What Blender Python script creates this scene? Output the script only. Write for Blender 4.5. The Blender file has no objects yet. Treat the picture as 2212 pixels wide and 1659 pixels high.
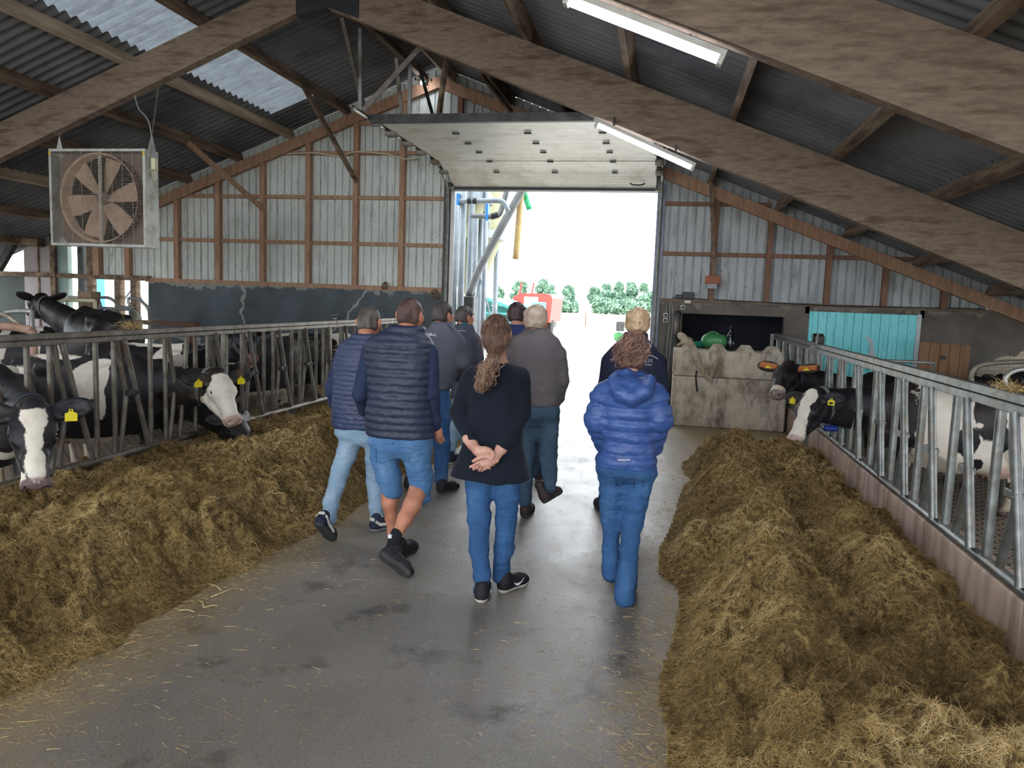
import bpy, math, random
import numpy as np
from mathutils import Vector, Matrix, Euler

# ------------------------------------------------------------------ camera, sky, exposure
SC = bpy.context.scene
COL = SC.collection
F_PX, YAW, PITCH, ROLL, CAM_Z = 1661.0, 0.19294, 0.10847, 0.03701, 1.8
W_PX, H_PX = 2212, 1659
_f = Vector((-math.sin(YAW)*math.cos(PITCH), math.cos(YAW)*math.cos(PITCH), -math.sin(PITCH)))
_r = Vector((math.cos(YAW), math.sin(YAW), 0)); _u = _r.cross(_f)
CR = math.cos(ROLL)*_r + math.sin(ROLL)*_u; CU = -math.sin(ROLL)*_r + math.cos(ROLL)*_u; CF = _f
cam_d = bpy.data.cameras.new('camera'); cam = bpy.data.objects.new('camera', cam_d); COL.objects.link(cam)
cam.matrix_world = Matrix(((CR.x, CU.x, -CF.x, 0), (CR.y, CU.y, -CF.y, 0), (CR.z, CU.z, -CF.z, CAM_Z), (0, 0, 0, 1)))
cam_d.sensor_fit = 'HORIZONTAL'; cam_d.sensor_width = 36; cam_d.lens = 36*F_PX/W_PX
cam_d.clip_start = 0.05; cam_d.clip_end = 600
SC.camera = cam
SC.view_settings.view_transform = 'Standard'; SC.view_settings.look = 'None'
SC.view_settings.gamma = 1; SC.view_settings.use_curve_mapping = False
SC.view_settings.exposure = 0.66
SKY = 4.2
wd = bpy.data.worlds.new('overcast_sky'); SC.world = wd; wd.use_nodes = True
_n = wd.node_tree.nodes; _bg = _n['Background']; _bg.inputs[1].default_value = SKY
_tc = _n.new('ShaderNodeTexCoord'); _sx = _n.new('ShaderNodeSeparateXYZ'); _rp = _n.new('ShaderNodeValToRGB')
wd.node_tree.links.new(_tc.outputs['Generated'], _sx.inputs[0]); wd.node_tree.links.new(_sx.outputs[2], _rp.inputs[0])
_rp.color_ramp.elements[0].position = 0.0; _rp.color_ramp.elements[0].color = (0.80, 0.86, 0.93, 1)
_rp.color_ramp.elements[1].position = 0.35; _rp.color_ramp.elements[1].color = (0.94, 0.97, 1.0, 1)
wd.node_tree.links.new(_rp.outputs[0], _bg.inputs[0])
try:
    SC.cycles.max_bounces = 8; SC.cycles.diffuse_bounces = 5; SC.cycles.glossy_bounces = 3
    SC.cycles.transmission_bounces = 4; SC.cycles.transparent_max_bounces = 8
    SC.cycles.sample_clamp_indirect = 6.0; SC.cycles.use_denoising = True
    SC.cycles.caustics_reflective = False; SC.cycles.caustics_refractive = False
except Exception: pass

def at(x, y, Y):
    """The world point on the vertical plane Y that the photo shows at pixel (x, y)."""
    d = CR*((x-W_PX/2)/F_PX) - CU*((y-H_PX/2)/F_PX) + CF
    return Vector((0, 0, CAM_Z)) + d*(Y/d.y)
def atX(x, y, X):
    d = CR*((x-W_PX/2)/F_PX) - CU*((y-H_PX/2)/F_PX) + CF
    return Vector((0, 0, CAM_Z)) + d*(X/d.x)

# ------------------------------------------------------------------ numpy noise
def _hash(ix, iy, iz, seed):
    h = (ix.astype(np.int64)*374761393 + iy.astype(np.int64)*668265263 + iz.astype(np.int64)*2147483647 + seed*974634777) & 0xffffffff
    h = ((h ^ (h >> 13))*1274126177) & 0xffffffff
    return ((h ^ (h >> 16)) & 0xffff).astype(np.float32)/65535.0
def vnoise(x, y, z, seed=0):
    x = np.asarray(x, np.float32); y = np.asarray(y, np.float32); z = np.asarray(z, np.float32)
    x, y, z = np.broadcast_arrays(x, y, z)
    ix, iy, iz = np.floor(x), np.floor(y), np.floor(z)
    fx, fy, fz = x-ix, y-iy, z-iz
    fx = fx*fx*(3-2*fx); fy = fy*fy*(3-2*fy); fz = fz*fz*(3-2*fz)
    o = 0
    for a in (0, 1):
        for b in (0, 1):
            for c in (0, 1):
                w = (fx if a else 1-fx)*(fy if b else 1-fy)*(fz if c else 1-fz)
                o = o + w*_hash(ix+a, iy+b, iz+c, seed)
    return o*2-1
def fbm(x, y, z, seed=0, octv=4, gain=.5):
    s, a = 0, 1.0
    for i in range(octv):
        s = s + a*vnoise(x*2**i, y*2**i, z*2**i, seed+i); a *= gain
    return s

# ------------------------------------------------------------------ object helpers
def tag(o, label=None, cat=None, group=None, kind=None):
    if label: o['label'] = label
    if cat: o['category'] = cat
    if group: o['group'] = group
    if kind: o['kind'] = kind
    return o
def thing(name, loc, label, cat, group=None):
    o = bpy.data.objects.new(name, None); COL.objects.link(o); o.location = loc
    o.empty_display_size = .1
    return tag(o, label, cat, group)
def copy_tree(o, parent=None):
    c = o.copy(); COL.objects.link(c)
    if parent is not None: c.parent = parent
    for ch in [x for x in COL.objects if x.parent == o]: copy_tree(ch, c)
    return c
def wloc(o):
    v = Vector((0, 0, 0))
    while o is not None: v = v + Vector(o.location); o = o.parent
    return v
def link(name, V, Fc, material, parent=None, origin=None, smooth=False, attrs=None):
    """Link world-space vertices V and faces Fc (n x k array or list) as one mesh object."""
    V = np.asarray(V, np.float32).reshape(-1, 3)
    me = bpy.data.meshes.new(name)
    if parent is not None: org = np.array(wloc(parent), np.float32)
    elif origin is not None: org = np.array(origin, np.float32)
    else: org = np.zeros(3, np.float32)
    if isinstance(Fc, np.ndarray):
        k = Fc.shape[1]
        me.vertices.add(len(V)); me.vertices.foreach_set('co', (V-org).ravel())
        me.loops.add(Fc.size); me.loops.foreach_set('vertex_index', Fc.ravel().astype(np.int32))
        me.polygons.add(len(Fc)); me.polygons.foreach_set('loop_start', np.arange(0, Fc.size, k, dtype=np.int32))
        me.update(calc_edges=True)
    else:
        me.from_pydata([tuple(v) for v in (V-org).tolist()], [], Fc)
    me.validate()
    if smooth: me.polygons.foreach_set('use_smooth', np.ones(len(me.polygons), bool))
    if attrs:
        for an, av in attrs.items():
            a = me.attributes.new(an, 'FLOAT', 'POINT'); a.data.foreach_set('value', np.asarray(av, np.float32))
    me.materials.append(material)
    o = bpy.data.objects.new(name, me); COL.objects.link(o)
    if parent is not None: o.parent = parent
    elif origin is not None: o.location = origin
    return o

class MB:
    """Collects shapes (world space) into one mesh."""
    def __init__(s): s.v = []; s.f = []; s.n = 0
    def add(s, V, F):
        s.v.extend([tuple(p) for p in V]); s.f.extend([tuple(i+s.n for i in q) for q in F]); s.n += len(V); return s
    def box(s, lo, hi, bev=0.0):
        x0, y0, z0 = lo; x1, y1, z1 = hi
        if bev <= 0:
            return s.add([(x0,y0,z0),(x1,y0,z0),(x1,y1,z0),(x0,y1,z0),(x0,y0,z1),(x1,y0,z1),(x1,y1,z1),(x0,y1,z1)],
                     [(0,3,2,1),(4,5,6,7),(0,1,5,4),(1,2,6,5),(2,3,7,6),(3,0,4,7)])
        b = bev; ring = lambda x0,y0,x1,y1,z: [(x0+b,y0,z),(x1-b,y0,z),(x1,y0+b,z),(x1,y1-b,z),(x1-b,y1,z),(x0+b,y1,z),(x0,y1-b,z),(x0,y0+b,z)]
        inner = lambda z: [(x0+b,y0+b,z),(x1-b,y0+b,z),(x1-b,y0+b,z),(x1-b,y1-b,z),(x1-b,y1-b,z),(x0+b,y1-b,z),(x0+b,y1-b,z),(x0+b,y0+b,z)]
        V = inner(z0)+ring(x0,y0,x1,y1,z0+b)+ring(x0,y0,x1,y1,z1-b)+inner(z1)
        F = [tuple(range(7,-1,-1)), tuple(range(24,32))]
        for k in range(3):
            for i in range(8): j=(i+1)%8; F.append((k*8+i,k*8+j,k*8+8+j,k*8+8+i))
        return s.add(V, F)
    def obox(s, a, b, w, h, up=(0,0,1), sh=0.0):
        """Bar from a to b, w wide, h high (in the direction 'up')."""
        a = Vector(a); b = Vector(b); d = (b-a).normalized(); u = Vector(up); r = d.cross(u).normalized(); u = r.cross(d)
        V = [p + r*sx*w/2 + u*sz*h/2 for p in (a, b) for sx, sz in ((-1,-1),(1,-1),(1,1),(-1,1))]
        return s.add(V, [(0,1,2,3),(7,6,5,4),(0,4,5,1),(1,5,6,2),(2,6,7,3),(3,7,4,0)])
    def tube(s, pts, r, n=12, cap=True, closed=False):
        pts = [Vector(p) for p in pts]; m = len(pts); rr = r if isinstance(r, (list, tuple)) else [r]*m
        V = []; prev = None
        for i, p in enumerate(pts):
            if closed: t = (pts[(i+1) % m]-pts[i-1]).normalized()
            elif i == 0: t = (pts[1]-p).normalized()
            elif i == m-1: t = (p-pts[i-1]).normalized()
            else:
                t = ((pts[i+1]-p).normalized()+(p-pts[i-1]).normalized())
                t = t.normalized() if t.length > 1e-6 else (pts[i+1]-p).normalized()
            if prev is None: u = t.orthogonal().normalized()
            else:
                u = prev - t*prev.dot(t); u = u.normalized() if u.length > 1e-6 else t.orthogonal().normalized()
            prev = u; w = t.cross(u)
            for k in range(n):
                a = 2*math.pi*k/n; V.append(p+(u*math.cos(a)+w*math.sin(a))*rr[i])
        F = []
        for i in range(m if closed else m-1):
            j = (i+1) % m
            for k in range(n): F.append((i*n+k, i*n+(k+1)%n, j*n+(k+1)%n, j*n+k))
        if cap and not closed: F.append(tuple(range(n-1,-1,-1))); F.append(tuple((m-1)*n+k for k in range(n)))
        return s.add(V, F)
    def lathe(s, c, prof, n=20, axis=(0,0,1)):
        """prof: list of (radius, distance along the axis from c)."""
        c = Vector(c); ax = Vector(axis).normalized(); u = ax.orthogonal().normalized(); w = ax.cross(u)
        V = []
        for r, h in prof:
            for k in range(n):
                a = 2*math.pi*k/n; V.append(c+ax*h+(u*math.cos(a)+w*math.sin(a))*max(r, 1e-4))
        F = []
        for i in range(len(prof)-1):
            for k in range(n): F.append((i*n+k, i*n+(k+1)%n, (i+1)*n+(k+1)%n, (i+1)*n+k))
        F.append(tuple(range(n-1,-1,-1))); F.append(tuple((len(prof)-1)*n+k for k in range(n)))
        return s.add(V, F)
    def prism(s, poly, d):
        """poly: 3D points of a planar outline; d: extrusion vector."""
        d = Vector(d); P = [Vector(p) for p in poly]; n = len(P)
        V = P+[p+d for p in P]
        F = [tuple(range(n-1,-1,-1)), tuple(range(n, 2*n))]+[(i,(i+1)%n,n+(i+1)%n,n+i) for i in range(n)]
        return s.add(V, F)
    def build(s, name, m, parent=None, smooth=False, origin=None):
        return link(name, s.v, s.f, m, parent, origin, smooth)
def autosmooth(o, ang=.6):
    me = o.data; me.polygons.foreach_set('use_smooth', np.ones(len(me.polygons), bool))
    try: me.set_sharp_from_angle(angle=ang)
    except Exception: pass
    return o
def bez(pts, n=10):
    """Catmull-Rom through pts."""
    P = [Vector(p) for p in pts]; P = [P[0]*2-P[1]]+P+[P[-1]*2-P[-2]]; out = []
    for i in range(1, len(P)-2):
        for k in range(n):
            t = k/n; a, b, c, d = P[i-1], P[i], P[i+1], P[i+2]
            out.append(.5*((2*b)+(c-a)*t+(2*a-5*b+4*c-d)*t*t+(3*b-a-3*c+d)*t**3))
    out.append(P[-2]); return out

# ------------------------------------------------------------------ signed distance shapes -> mesh (surface nets)
def _arr(p): return np.array(p, np.float32)
class Chain:
    """Tapering limb through points with radii; flat=(axis, factor) squeezes its section; quilt=(period, amount)."""
    def __init__(s, pts, k=.03, flat=None, quilt=None, sub=False, wr=0.0, seed=1):
        s.p = [_arr(q[0]) for q in pts]; s.r = [float(q[1]) for q in pts]; s.k = k; s.q = quilt; s.sub = sub; s.fl = None; s.wr = wr; s.seed = seed
        if flat: a = _arr(flat[0]); s.fl = (a/np.linalg.norm(a), flat[1])
        R = max(s.r)*max(1, (flat[1] if flat else 1))+(quilt[1] if quilt else 0)+wr
        P = np.array(s.p); s.lo = P.min(0)-R; s.hi = P.max(0)+R
    def d(s, X):
        o = None; L0 = 0
        for i in range(len(s.p)-1):
            a, b = s.p[i], s.p[i+1]; ab = b-a; L = float(np.linalg.norm(ab))+1e-9
            pa = X-a
            t = np.clip((pa@ab)/(L*L), 0, 1)
            q = pa-t[..., None]*ab
            if s.fl is not None:
                c = q@s.fl[0]; q = q-(c*(1-1/s.fl[1]))[..., None]*s.fl[0]
            dd = np.sqrt((q*q).sum(-1))-(s.r[i]+(s.r[i+1]-s.r[i])*t)
            if s.q: dd = dd-s.q[1]*np.abs(np.sin(np.pi*(L0+t*L)/s.q[0]))**.7
            o = dd if o is None else smin(o, dd, s.k*.5)
            L0 += L
        if s.wr: o = o+s.wr*vnoise(X[..., 0]*9, X[..., 1]*9, X[..., 2]*22, s.seed)
        return o
class Loft:
    """Stack of ellipses along an axis: stations (t, c1, c2, a, b). axis 2: c=(x,y); axis 0: c=(y,z)."""
    def __init__(s, st, axis=2, n=2.2, k=.03, quilt=None, wr=0.0, seed=1, rot=0.0, fine=8):
        S = np.array(sorted(st), np.float32); T = S[:, 0]
        tt = np.linspace(T[0], T[-1], (len(T)-1)*fine+1)
        m = np.gradient(S, axis=0)/np.maximum(np.gradient(T), 1e-6)[:, None]
        idx = np.clip(np.searchsorted(T, tt, 'right')-1, 0, len(T)-2); h = (T[idx+1]-T[idx]); u = (tt-T[idx])/h
        h0 = (1+2*u)*(1-u)**2; h1 = u*(1-u)**2; h2 = u*u*(3-2*u); h3 = u*u*(u-1)
        G = h0[:, None]*S[idx]+(h1*h)[:, None]*m[idx]+h2[:, None]*S[idx+1]+(h3*h)[:, None]*m[idx+1]
        s.tt = tt; s.G = G; s.axis = axis; s.n = n; s.k = k; s.q = quilt; s.wr = wr; s.seed = seed; s.rot = rot; s.sub = False
        ex = (quilt[1] if quilt else 0)+wr
        A = G[:, 3]+ex; B = G[:, 4]+ex
        if rot: A = B = np.maximum(A, B)
        ax = [i for i in range(3) if i != axis]; s.ax = ax
        lo = np.zeros(3); hi = np.zeros(3); lo[axis] = T[0]; hi[axis] = T[-1]
        lo[ax[0]] = (G[:, 1]-A).min(); hi[ax[0]] = (G[:, 1]+A).max(); lo[ax[1]] = (G[:, 2]-B).min(); hi[ax[1]] = (G[:, 2]+B).max()
        s.lo, s.hi = lo, hi
    def d(s, X):
        t = X[..., s.axis]; g = [np.interp(t, s.tt, s.G[:, i]) for i in range(1, 5)]
        u = X[..., s.ax[0]]-g[0]; v = X[..., s.ax[1]]-g[1]
        if s.rot: c, sn = math.cos(s.rot), math.sin(s.rot); u, v = u*c+v*sn, -u*sn+v*c
        a = np.maximum(g[2], .01); b = np.maximum(g[3], .01)
        q = (np.abs(u/a)**s.n+np.abs(v/b)**s.n)**(1/s.n)
        # distance estimate along the ray from the centre
        rr = np.sqrt(u*u+v*v); dd = np.where(q > 1e-4, rr*(1-1/np.maximum(q, 1e-4)), -np.minimum(a, b))
        dd = np.where(q < .5, -np.minimum(a, b)*.5, dd)
        if s.q: dd = dd-s.q[1]*np.abs(np.sin(np.pi*t/s.q[0]))**.7
        if s.wr: dd = dd+s.wr*vnoise(X[..., 0]*8, X[..., 1]*8, X[..., 2]*20, s.seed)
        cap = np.maximum(s.tt[0]-t, t-s.tt[-1])
        return smax(dd, cap+.01, .02)
class Ell:
    def __init__(s, c, r, R=None, k=.03, sub=False):
        s.c = _arr(c); s.r = _arr(r); s.R = None if R is None else np.array(R, np.float32); s.k = k; s.sub = sub
        m = float(max(s.r)) if R is not None else s.r
        s.lo = s.c-m; s.hi = s.c+m
    def d(s, X):
        q = X-s.c
        if s.R is not None: q = q@s.R
        q0 = q/s.r; l0 = np.sqrt((q0*q0).sum(-1)); q1 = q0/s.r; l1 = np.sqrt((q1*q1).sum(-1))
        return l0*(l0-1)/np.maximum(l1, 1e-6)
def smin(a, b, k):
    if k <= 0: return np.minimum(a, b)
    h = np.maximum(k-np.abs(a-b), 0)/k
    return np.minimum(a, b)-h*h*k*.25
def smax(a, b, k): return -smin(-a, -b, k)
def sdf_mesh(prims, res, disp=None, clip=None):
    prims = [p for p in prims if p is not None]
    lo = np.min([p.lo for p in prims if not p.sub], 0)-4*res; hi = np.max([p.hi for p in prims if not p.sub], 0)+4*res
    n = np.ceil((hi-lo)/res).astype(int)+1
    D = np.full(n, 1.0, np.float32)
    ax = [(lo[i]+res*np.arange(n[i])).astype(np.float32) for i in range(3)]
    for p in prims:
        m = p.k+3*res
        i0 = np.maximum(np.floor((p.lo-m-lo)/res).astype(int), 0); i1 = np.minimum(np.ceil((p.hi+m-lo)/res).astype(int)+1, n)
        if (i1 <= i0).any(): continue
        sl = tuple(slice(a, b) for a, b in zip(i0, i1))
        X = np.stack(np.meshgrid(ax[0][sl[0]], ax[1][sl[1]], ax[2][sl[2]], indexing='ij'), -1)
        dd = p.d(X).astype(np.float32)
        D[sl] = smax(D[sl], -dd, p.k) if p.sub else smin(D[sl], dd, p.k)
    if disp is not None or clip is not None:
        X = np.stack(np.meshgrid(*ax, indexing='ij'), -1)
        if disp is not None:
            near = np.abs(D) < .12
            D[near] = D[near]+disp(X[near]).astype(np.float32)
        if clip is not None: D = np.maximum(D, clip(X).astype(np.float32))
    D[0] = D[-1] = 1; D[:, 0] = D[:, -1] = 1; D[:, :, 0] = D[:, :, -1] = 1
    return surface_nets(D, lo, res)
def surface_nets(D, lo, res):
    ins = D < 0
    c = [ins[a:a+ins.shape[0]-1 or None, b:b+ins.shape[1]-1 or None, e:e+ins.shape[2]-1 or None] for a in (0, 1) for b in (0, 1) for e in (0, 1)]
    sh = (D.shape[0]-1, D.shape[1]-1, D.shape[2]-1)
    c = [ins[a:a+sh[0], b:b+sh[1], e:e+sh[2]] for a in (0, 1) for b in (0, 1) for e in (0, 1)]
    cnt = sum(q.astype(np.int8) for q in c); act = (cnt > 0) & (cnt < 8)
    I = np.argwhere(act); idx = np.full(sh, -1, np.int64); idx[act] = np.arange(len(I))
    acc = np.zeros((len(I), 3), np.float64); num = np.zeros(len(I))
    offs = [(a, b, e) for a in (0, 1) for b in (0, 1) for e in (0, 1)]
    vals = {o: D[I[:, 0]+o[0], I[:, 1]+o[1], I[:, 2]+o[2]].astype(np.float64) for o in offs}
    for o in offs:
        for d in range(3):
            if o[d] == 0:
                o2 = tuple(o[i]+(1 if i == d else 0) for i in range(3))
                a, b = vals[o], vals[o2]; m = (a < 0) != (b < 0)
                t = np.where(m, a/np.where(m, a-b, 1), 0)
                P = np.zeros((len(I), 3)); P[:] = o; P[:, d] += t
                acc[m] += P[m]; num[m] += 1
    V = lo+res*(I+acc/np.maximum(num, 1)[:, None])
    Q = []
    for d in range(3):
        e, g = (d+1) % 3, (d+2) % 3
        s0 = [slice(None)]*3; s1 = [slice(None)]*3
        s0[d] = slice(0, -1); s1[d] = slice(1, None)
        A = ins[tuple(s0)]; B = ins[tuple(s1)]
        for flip, M in ((False, A & ~B), (True, ~A & B)):
            E = np.argwhere(M)
            E = E[(E[:, e] > 0) & (E[:, g] > 0) & (E[:, e] < sh[e]) & (E[:, g] < sh[g])]
            if not len(E): continue
            def cell(de, dg):
                T = E.copy(); T[:, e] -= de; T[:, g] -= dg
                return idx[T[:, 0], T[:, 1], T[:, 2]]
            q = np.stack([cell(1, 1), cell(0, 1), cell(0, 0), cell(1, 0)], -1)
            if flip: q = q[:, ::-1]
            Q.append(q)
    Q = np.concatenate(Q); Q = Q[(Q >= 0).all(1)]
    return V.astype(np.float32), Q
def vnormals(V, Q):
    n = np.cross(V[Q[:, 2]]-V[Q[:, 0]], V[Q[:, 3]]-V[Q[:, 1]]); N = np.zeros_like(V)
    for i in range(4): np.add.at(N, Q[:, i], n)
    return N/np.maximum(np.linalg.norm(N, axis=1), 1e-9)[:, None]
def ribbons(P, Dr, L, w, bend=None, seg=2, rng=None):
    """Thin tapering blades: roots P, directions Dr (unit), lengths L, widths w. Returns V, Q."""
    n = len(P); rng = rng or np.random.default_rng(1)
    side = np.cross(Dr, rng.normal(size=(n, 3))); side /= np.maximum(np.linalg.norm(side, axis=1), 1e-9)[:, None]
    if bend is None: bend = rng.normal(size=(n, 3))*.25
    V = np.zeros((n, seg+1, 2, 3), np.float32)
    for s in range(seg+1):
        t = s/seg; c = P+Dr*(L*t)[:, None]+bend*(L*t*t)[:, None]; ww = w*(1-.6*t)
        V[:, s, 0] = c-side*ww[:, None]/2; V[:, s, 1] = c+side*ww[:, None]/2
    base = (np.arange(n)*(seg+1)*2)[:, None]
    Q = np.concatenate([base+np.array([[2*s, 2*s+1, 2*s+3, 2*s+2]]) for s in range(seg)])
    return V.reshape(-1, 3), Q
def merge(parts):
    """parts: list of (V, Q) with quads."""
    V = []; Q = []; n = 0
    for v, q in parts: V.append(v); Q.append(np.asarray(q)+n); n += len(v)
    return np.concatenate(V), np.concatenate(Q)

# ------------------------------------------------------------------ materials
def lin(c):
    if isinstance(c, str): c = tuple(int(c[i:i+2], 16)/255 for i in (1, 3, 5))
    return tuple((x/12.92 if x <= .04045 else ((x+.055)/1.055)**2.4) for x in c[:3])+(1,)
class NT:
    def __init__(s, name):
        s.m = bpy.data.materials.new(name); s.m.use_nodes = True; s.t = s.m.node_tree; s.b = s.t.nodes['Principled BSDF']; s.co = s.t.nodes.new('ShaderNodeTexCoord').outputs['Object']
    def n(s, typ, **kw):
        o = s.t.nodes.new('ShaderNode'+typ)
        for k, v in kw.items():
            if k in o.inputs.keys(): s.set(o.inputs[k], v)
            else: setattr(o, k, v)
        return o
    def set(s, inp, v):
        if hasattr(v, 'links') or isinstance(v, bpy.types.NodeSocket): s.t.links.new(v, inp)
        else: inp.default_value = v
    def map(s, sc=(1, 1, 1), rot=(0, 0, 0), vec=None):
        o = s.t.nodes.new('ShaderNodeMapping'); s.t.links.new(vec or s.co, o.inputs[0]); o.inputs['Scale'].default_value = sc; o.inputs['Rotation'].default_value = rot; return o.outputs[0]
    def noise(s, scale=5, detail=4, rough=.55, vec=None, dist=0):
        o = s.n('TexNoise', Scale=scale, Detail=detail, Roughness=rough, Distortion=dist); s.t.links.new(vec or s.co, o.inputs['Vector']); return o.outputs['Fac']
    def ramp(s, fac, stops):
        o = s.t.nodes.new('ShaderNodeValToRGB'); s.t.links.new(fac, o.inputs[0]); e = o.color_ramp.elements
        while len(e) < len(stops): e.new(.5)
        for i, (p, c) in enumerate(stops): e[i].position = p; e[i].color = c if len(c) == 4 else tuple(c)+(1,)
        return o.outputs[0]
    def mix(s, fac, a, b, mode='MIX'):
        o = s.t.nodes.new('ShaderNodeMix'); o.data_type = 'RGBA'; o.blend_type = mode
        s.set(o.inputs[0], fac); s.set(o.inputs[6], a); s.set(o.inputs[7], b); return o.outputs[2]
    def math(s, op, a, b=0.0, clamp=False):
        o = s.t.nodes.new('ShaderNodeMath'); o.operation = op; o.use_clamp = clamp; s.set(o.inputs[0], a); s.set(o.inputs[1], b); return o.outputs[0]
    def attr(s, name): o = s.t.nodes.new('ShaderNodeAttribute'); o.attribute_name = name; return o.outputs['Fac']
    def sep(s, vec=None): o = s.t.nodes.new('ShaderNodeSeparateXYZ'); s.t.links.new(vec or s.co, o.inputs[0]); return o.outputs
    def bump(s, h, strength=.3, dist=.01):
        o = s.n('Bump', Strength=strength, Distance=dist); s.t.links.new(h, o.inputs['Height']); s.t.links.new(o.outputs[0], s.b.inputs['Normal'])
    def out(s, col=None, rough=.7, metal=0.0, spec=.5):
        if col is not None: s.set(s.b.inputs['Base Color'], col)
        s.set(s.b.inputs['Roughness'], rough); s.set(s.b.inputs['Metallic'], metal)
        s.set(s.b.inputs['Specular IOR Level'], spec)
        return s.m
B0, W1 = (0, 0, 0, 1), (1, 1, 1, 1)
def pbr(name, c1, c2=None, scale=4, rough=.75, metal=0, bump=0, bscale=60, stretch=(1, 1, 1), lo=.35, hi=.65, spec=.4, detail=5, c3=None, s3=1.3, bdist=.006):
    t = NT(name); v = t.map(stretch); c1 = lin(c1)
    if c2 is None: col = c1
    else:
        c2 = lin(c2); f = t.noise(scale, detail, .6, v); col = t.ramp(f, [(lo, c1), (hi, c2)])
    if c3 is not None: col = t.mix(t.ramp(t.noise(s3, 5, .65, v), [(.5, B0), (.68, W1)]), col, lin(c3))
    if bump: t.bump(t.noise(bscale, 4, .6, v), bump, bdist)
    return t.out(col, rough, metal, spec)

# ================================================================== the barn
GY = 14.3                  # gable wall
XR, ZT, SL = -4.38, 5.88, .385   # ridge, underside of the purlins at the ridge, pitch
def roof_z(x, up=0.0): return ZT-SL*abs(x-XR)+up
FLX, FRX = -4.6, 1.9       # feed fences
PEN = -0.2
M = {}
M['timber_red'] = pbr('red_brown_timber', '#94745e', '#b18f76', 3, .85, 0, .3, 30, (6, 6, 1), spec=.2)
M['timber_grey'] = pbr('weathered_timber', '#8c7b68', '#5e4c3f', 2.2, .85, 0, .35, 30, (4, .6, 4), spec=.2, c3='#47382e', s3=1.5)
M['timber_dark'] = pbr('old_glulam', '#74665a', '#8a7a69', 7, .88, 0, .4, 25, (1, 1, 5), spec=.2, c3='#605145', s3=2.4)
M['timber_cream'] = pbr('cream_painted_timber', '#b9ab97', '#94826d', 2.5, .85, 0, .2, 30, (4, .5, 4), spec=.2)
M['roof_sheet'] = pbr('fibre_cement_sheet', '#66676b', '#808183', .9, .95, 0, .25, 25, lo=.3, hi=.7, spec=.1, c3='#55575b', s3=.5)
M['galv'] = pbr('galvanised_steel', '#8f9290', '#6c6f6c', 9, .42, .75, .1, 60, c3='#746a5c', s3=6)
M['galv_old'] = pbr('dirty_galvanised_steel', '#847f76', '#5f5a52', 7, .55, .55, .15, 50, c3='#655546', s3=5)
M['galv_dark'] = pbr('dark_steel', '#4b4c4c', '#353434', 7, .55, .5, .1, 50)
M['black_steel'] = pbr('black_painted_steel', '#1d1e22', '#2a2b2e', 5, .6, .2)
M['white_panel'] = pbr('white_sandwich_panel', '#d9dad4', '#c9c8be', 1.2, .35, 0, .1, 30, c3='#b4afa2', s3=2.0)
M['plastic_black'] = pbr('black_plastic', '#17181a', None, rough=.45)
M['plastic_grey'] = pbr('grey_plastic', '#8f9193', None, rough=.5)
M['cream_plastic'] = pbr('cream_plastic', '#cfc9a8', None, rough=.5)

def m_floor():
    t = NT('alley_concrete')
    a = t.ramp(t.noise(.55, 6, .6), [(.3, lin('#6e6860')), (.5, lin('#827c73')), (.72, lin('#969087'))])
    blot = t.ramp(t.noise(2.3, 5, .65), [(.31, lin('#544e46')), (.44, W1)])
    a = t.mix(.7, a, blot, 'MULTIPLY')
    fine = t.ramp(t.noise(70, 3, .7), [(.32, lin('#4c4840')), (.55, W1), (.80, lin('#ffffff'))])
    a = t.mix(.4, a, fine, 'MULTIPLY')
    bits = t.ramp(t.noise(150, 1, .5), [(.73, B0), (.76, W1)])
    a = t.mix(bits, a, lin('#a89b7a'))
    # straw-coloured dust towards both feed lanes (it lies there)
    x = t.sep()[0]
    e = t.math('ABSOLUTE', t.math('ADD', x, 1.15)); e = t.math('ADD', e, t.math('MULTIPLY', t.noise(1.1, 4), .9))
    dust = t.ramp(t.math('MULTIPLY', e, .4), [(.56, B0), (.85, W1)])
    a = t.mix(t.math('MULTIPLY', dust, .75), a, lin('#8f7b52'))
    t.bump(t.noise(60, 5, .75), .6, .006)
    r = t.ramp(t.noise(1.4, 4), [(.3, (.20,)*3+(1,)), (.75, (.46,)*3+(1,))])
    return t.out(a, r, 0, .6)
M['floor'] = m_floor()
def m_slats():
    t = NT('slatted_pen_floor')
    a = t.ramp(t.noise(2.2, 5), [(.3, lin('#8a7c6b')), (.7, lin('#a89a87'))])
    w = t.n('TexBrick', Scale=1.0, **{'Mortar Size': .012, 'Brick Width': .14, 'Row Height': .065}); t.t.links.new(t.co, w.inputs['Vector'])
    a = t.mix(w.outputs['Fac'], a, lin('#2b241d'))
    t.bump(t.math('SUBTRACT', 1.0, w.outputs['Fac']), .8, .02)
    return t.out(a, .6, 0, .5)
M['slats'] = m_slats()

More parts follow.
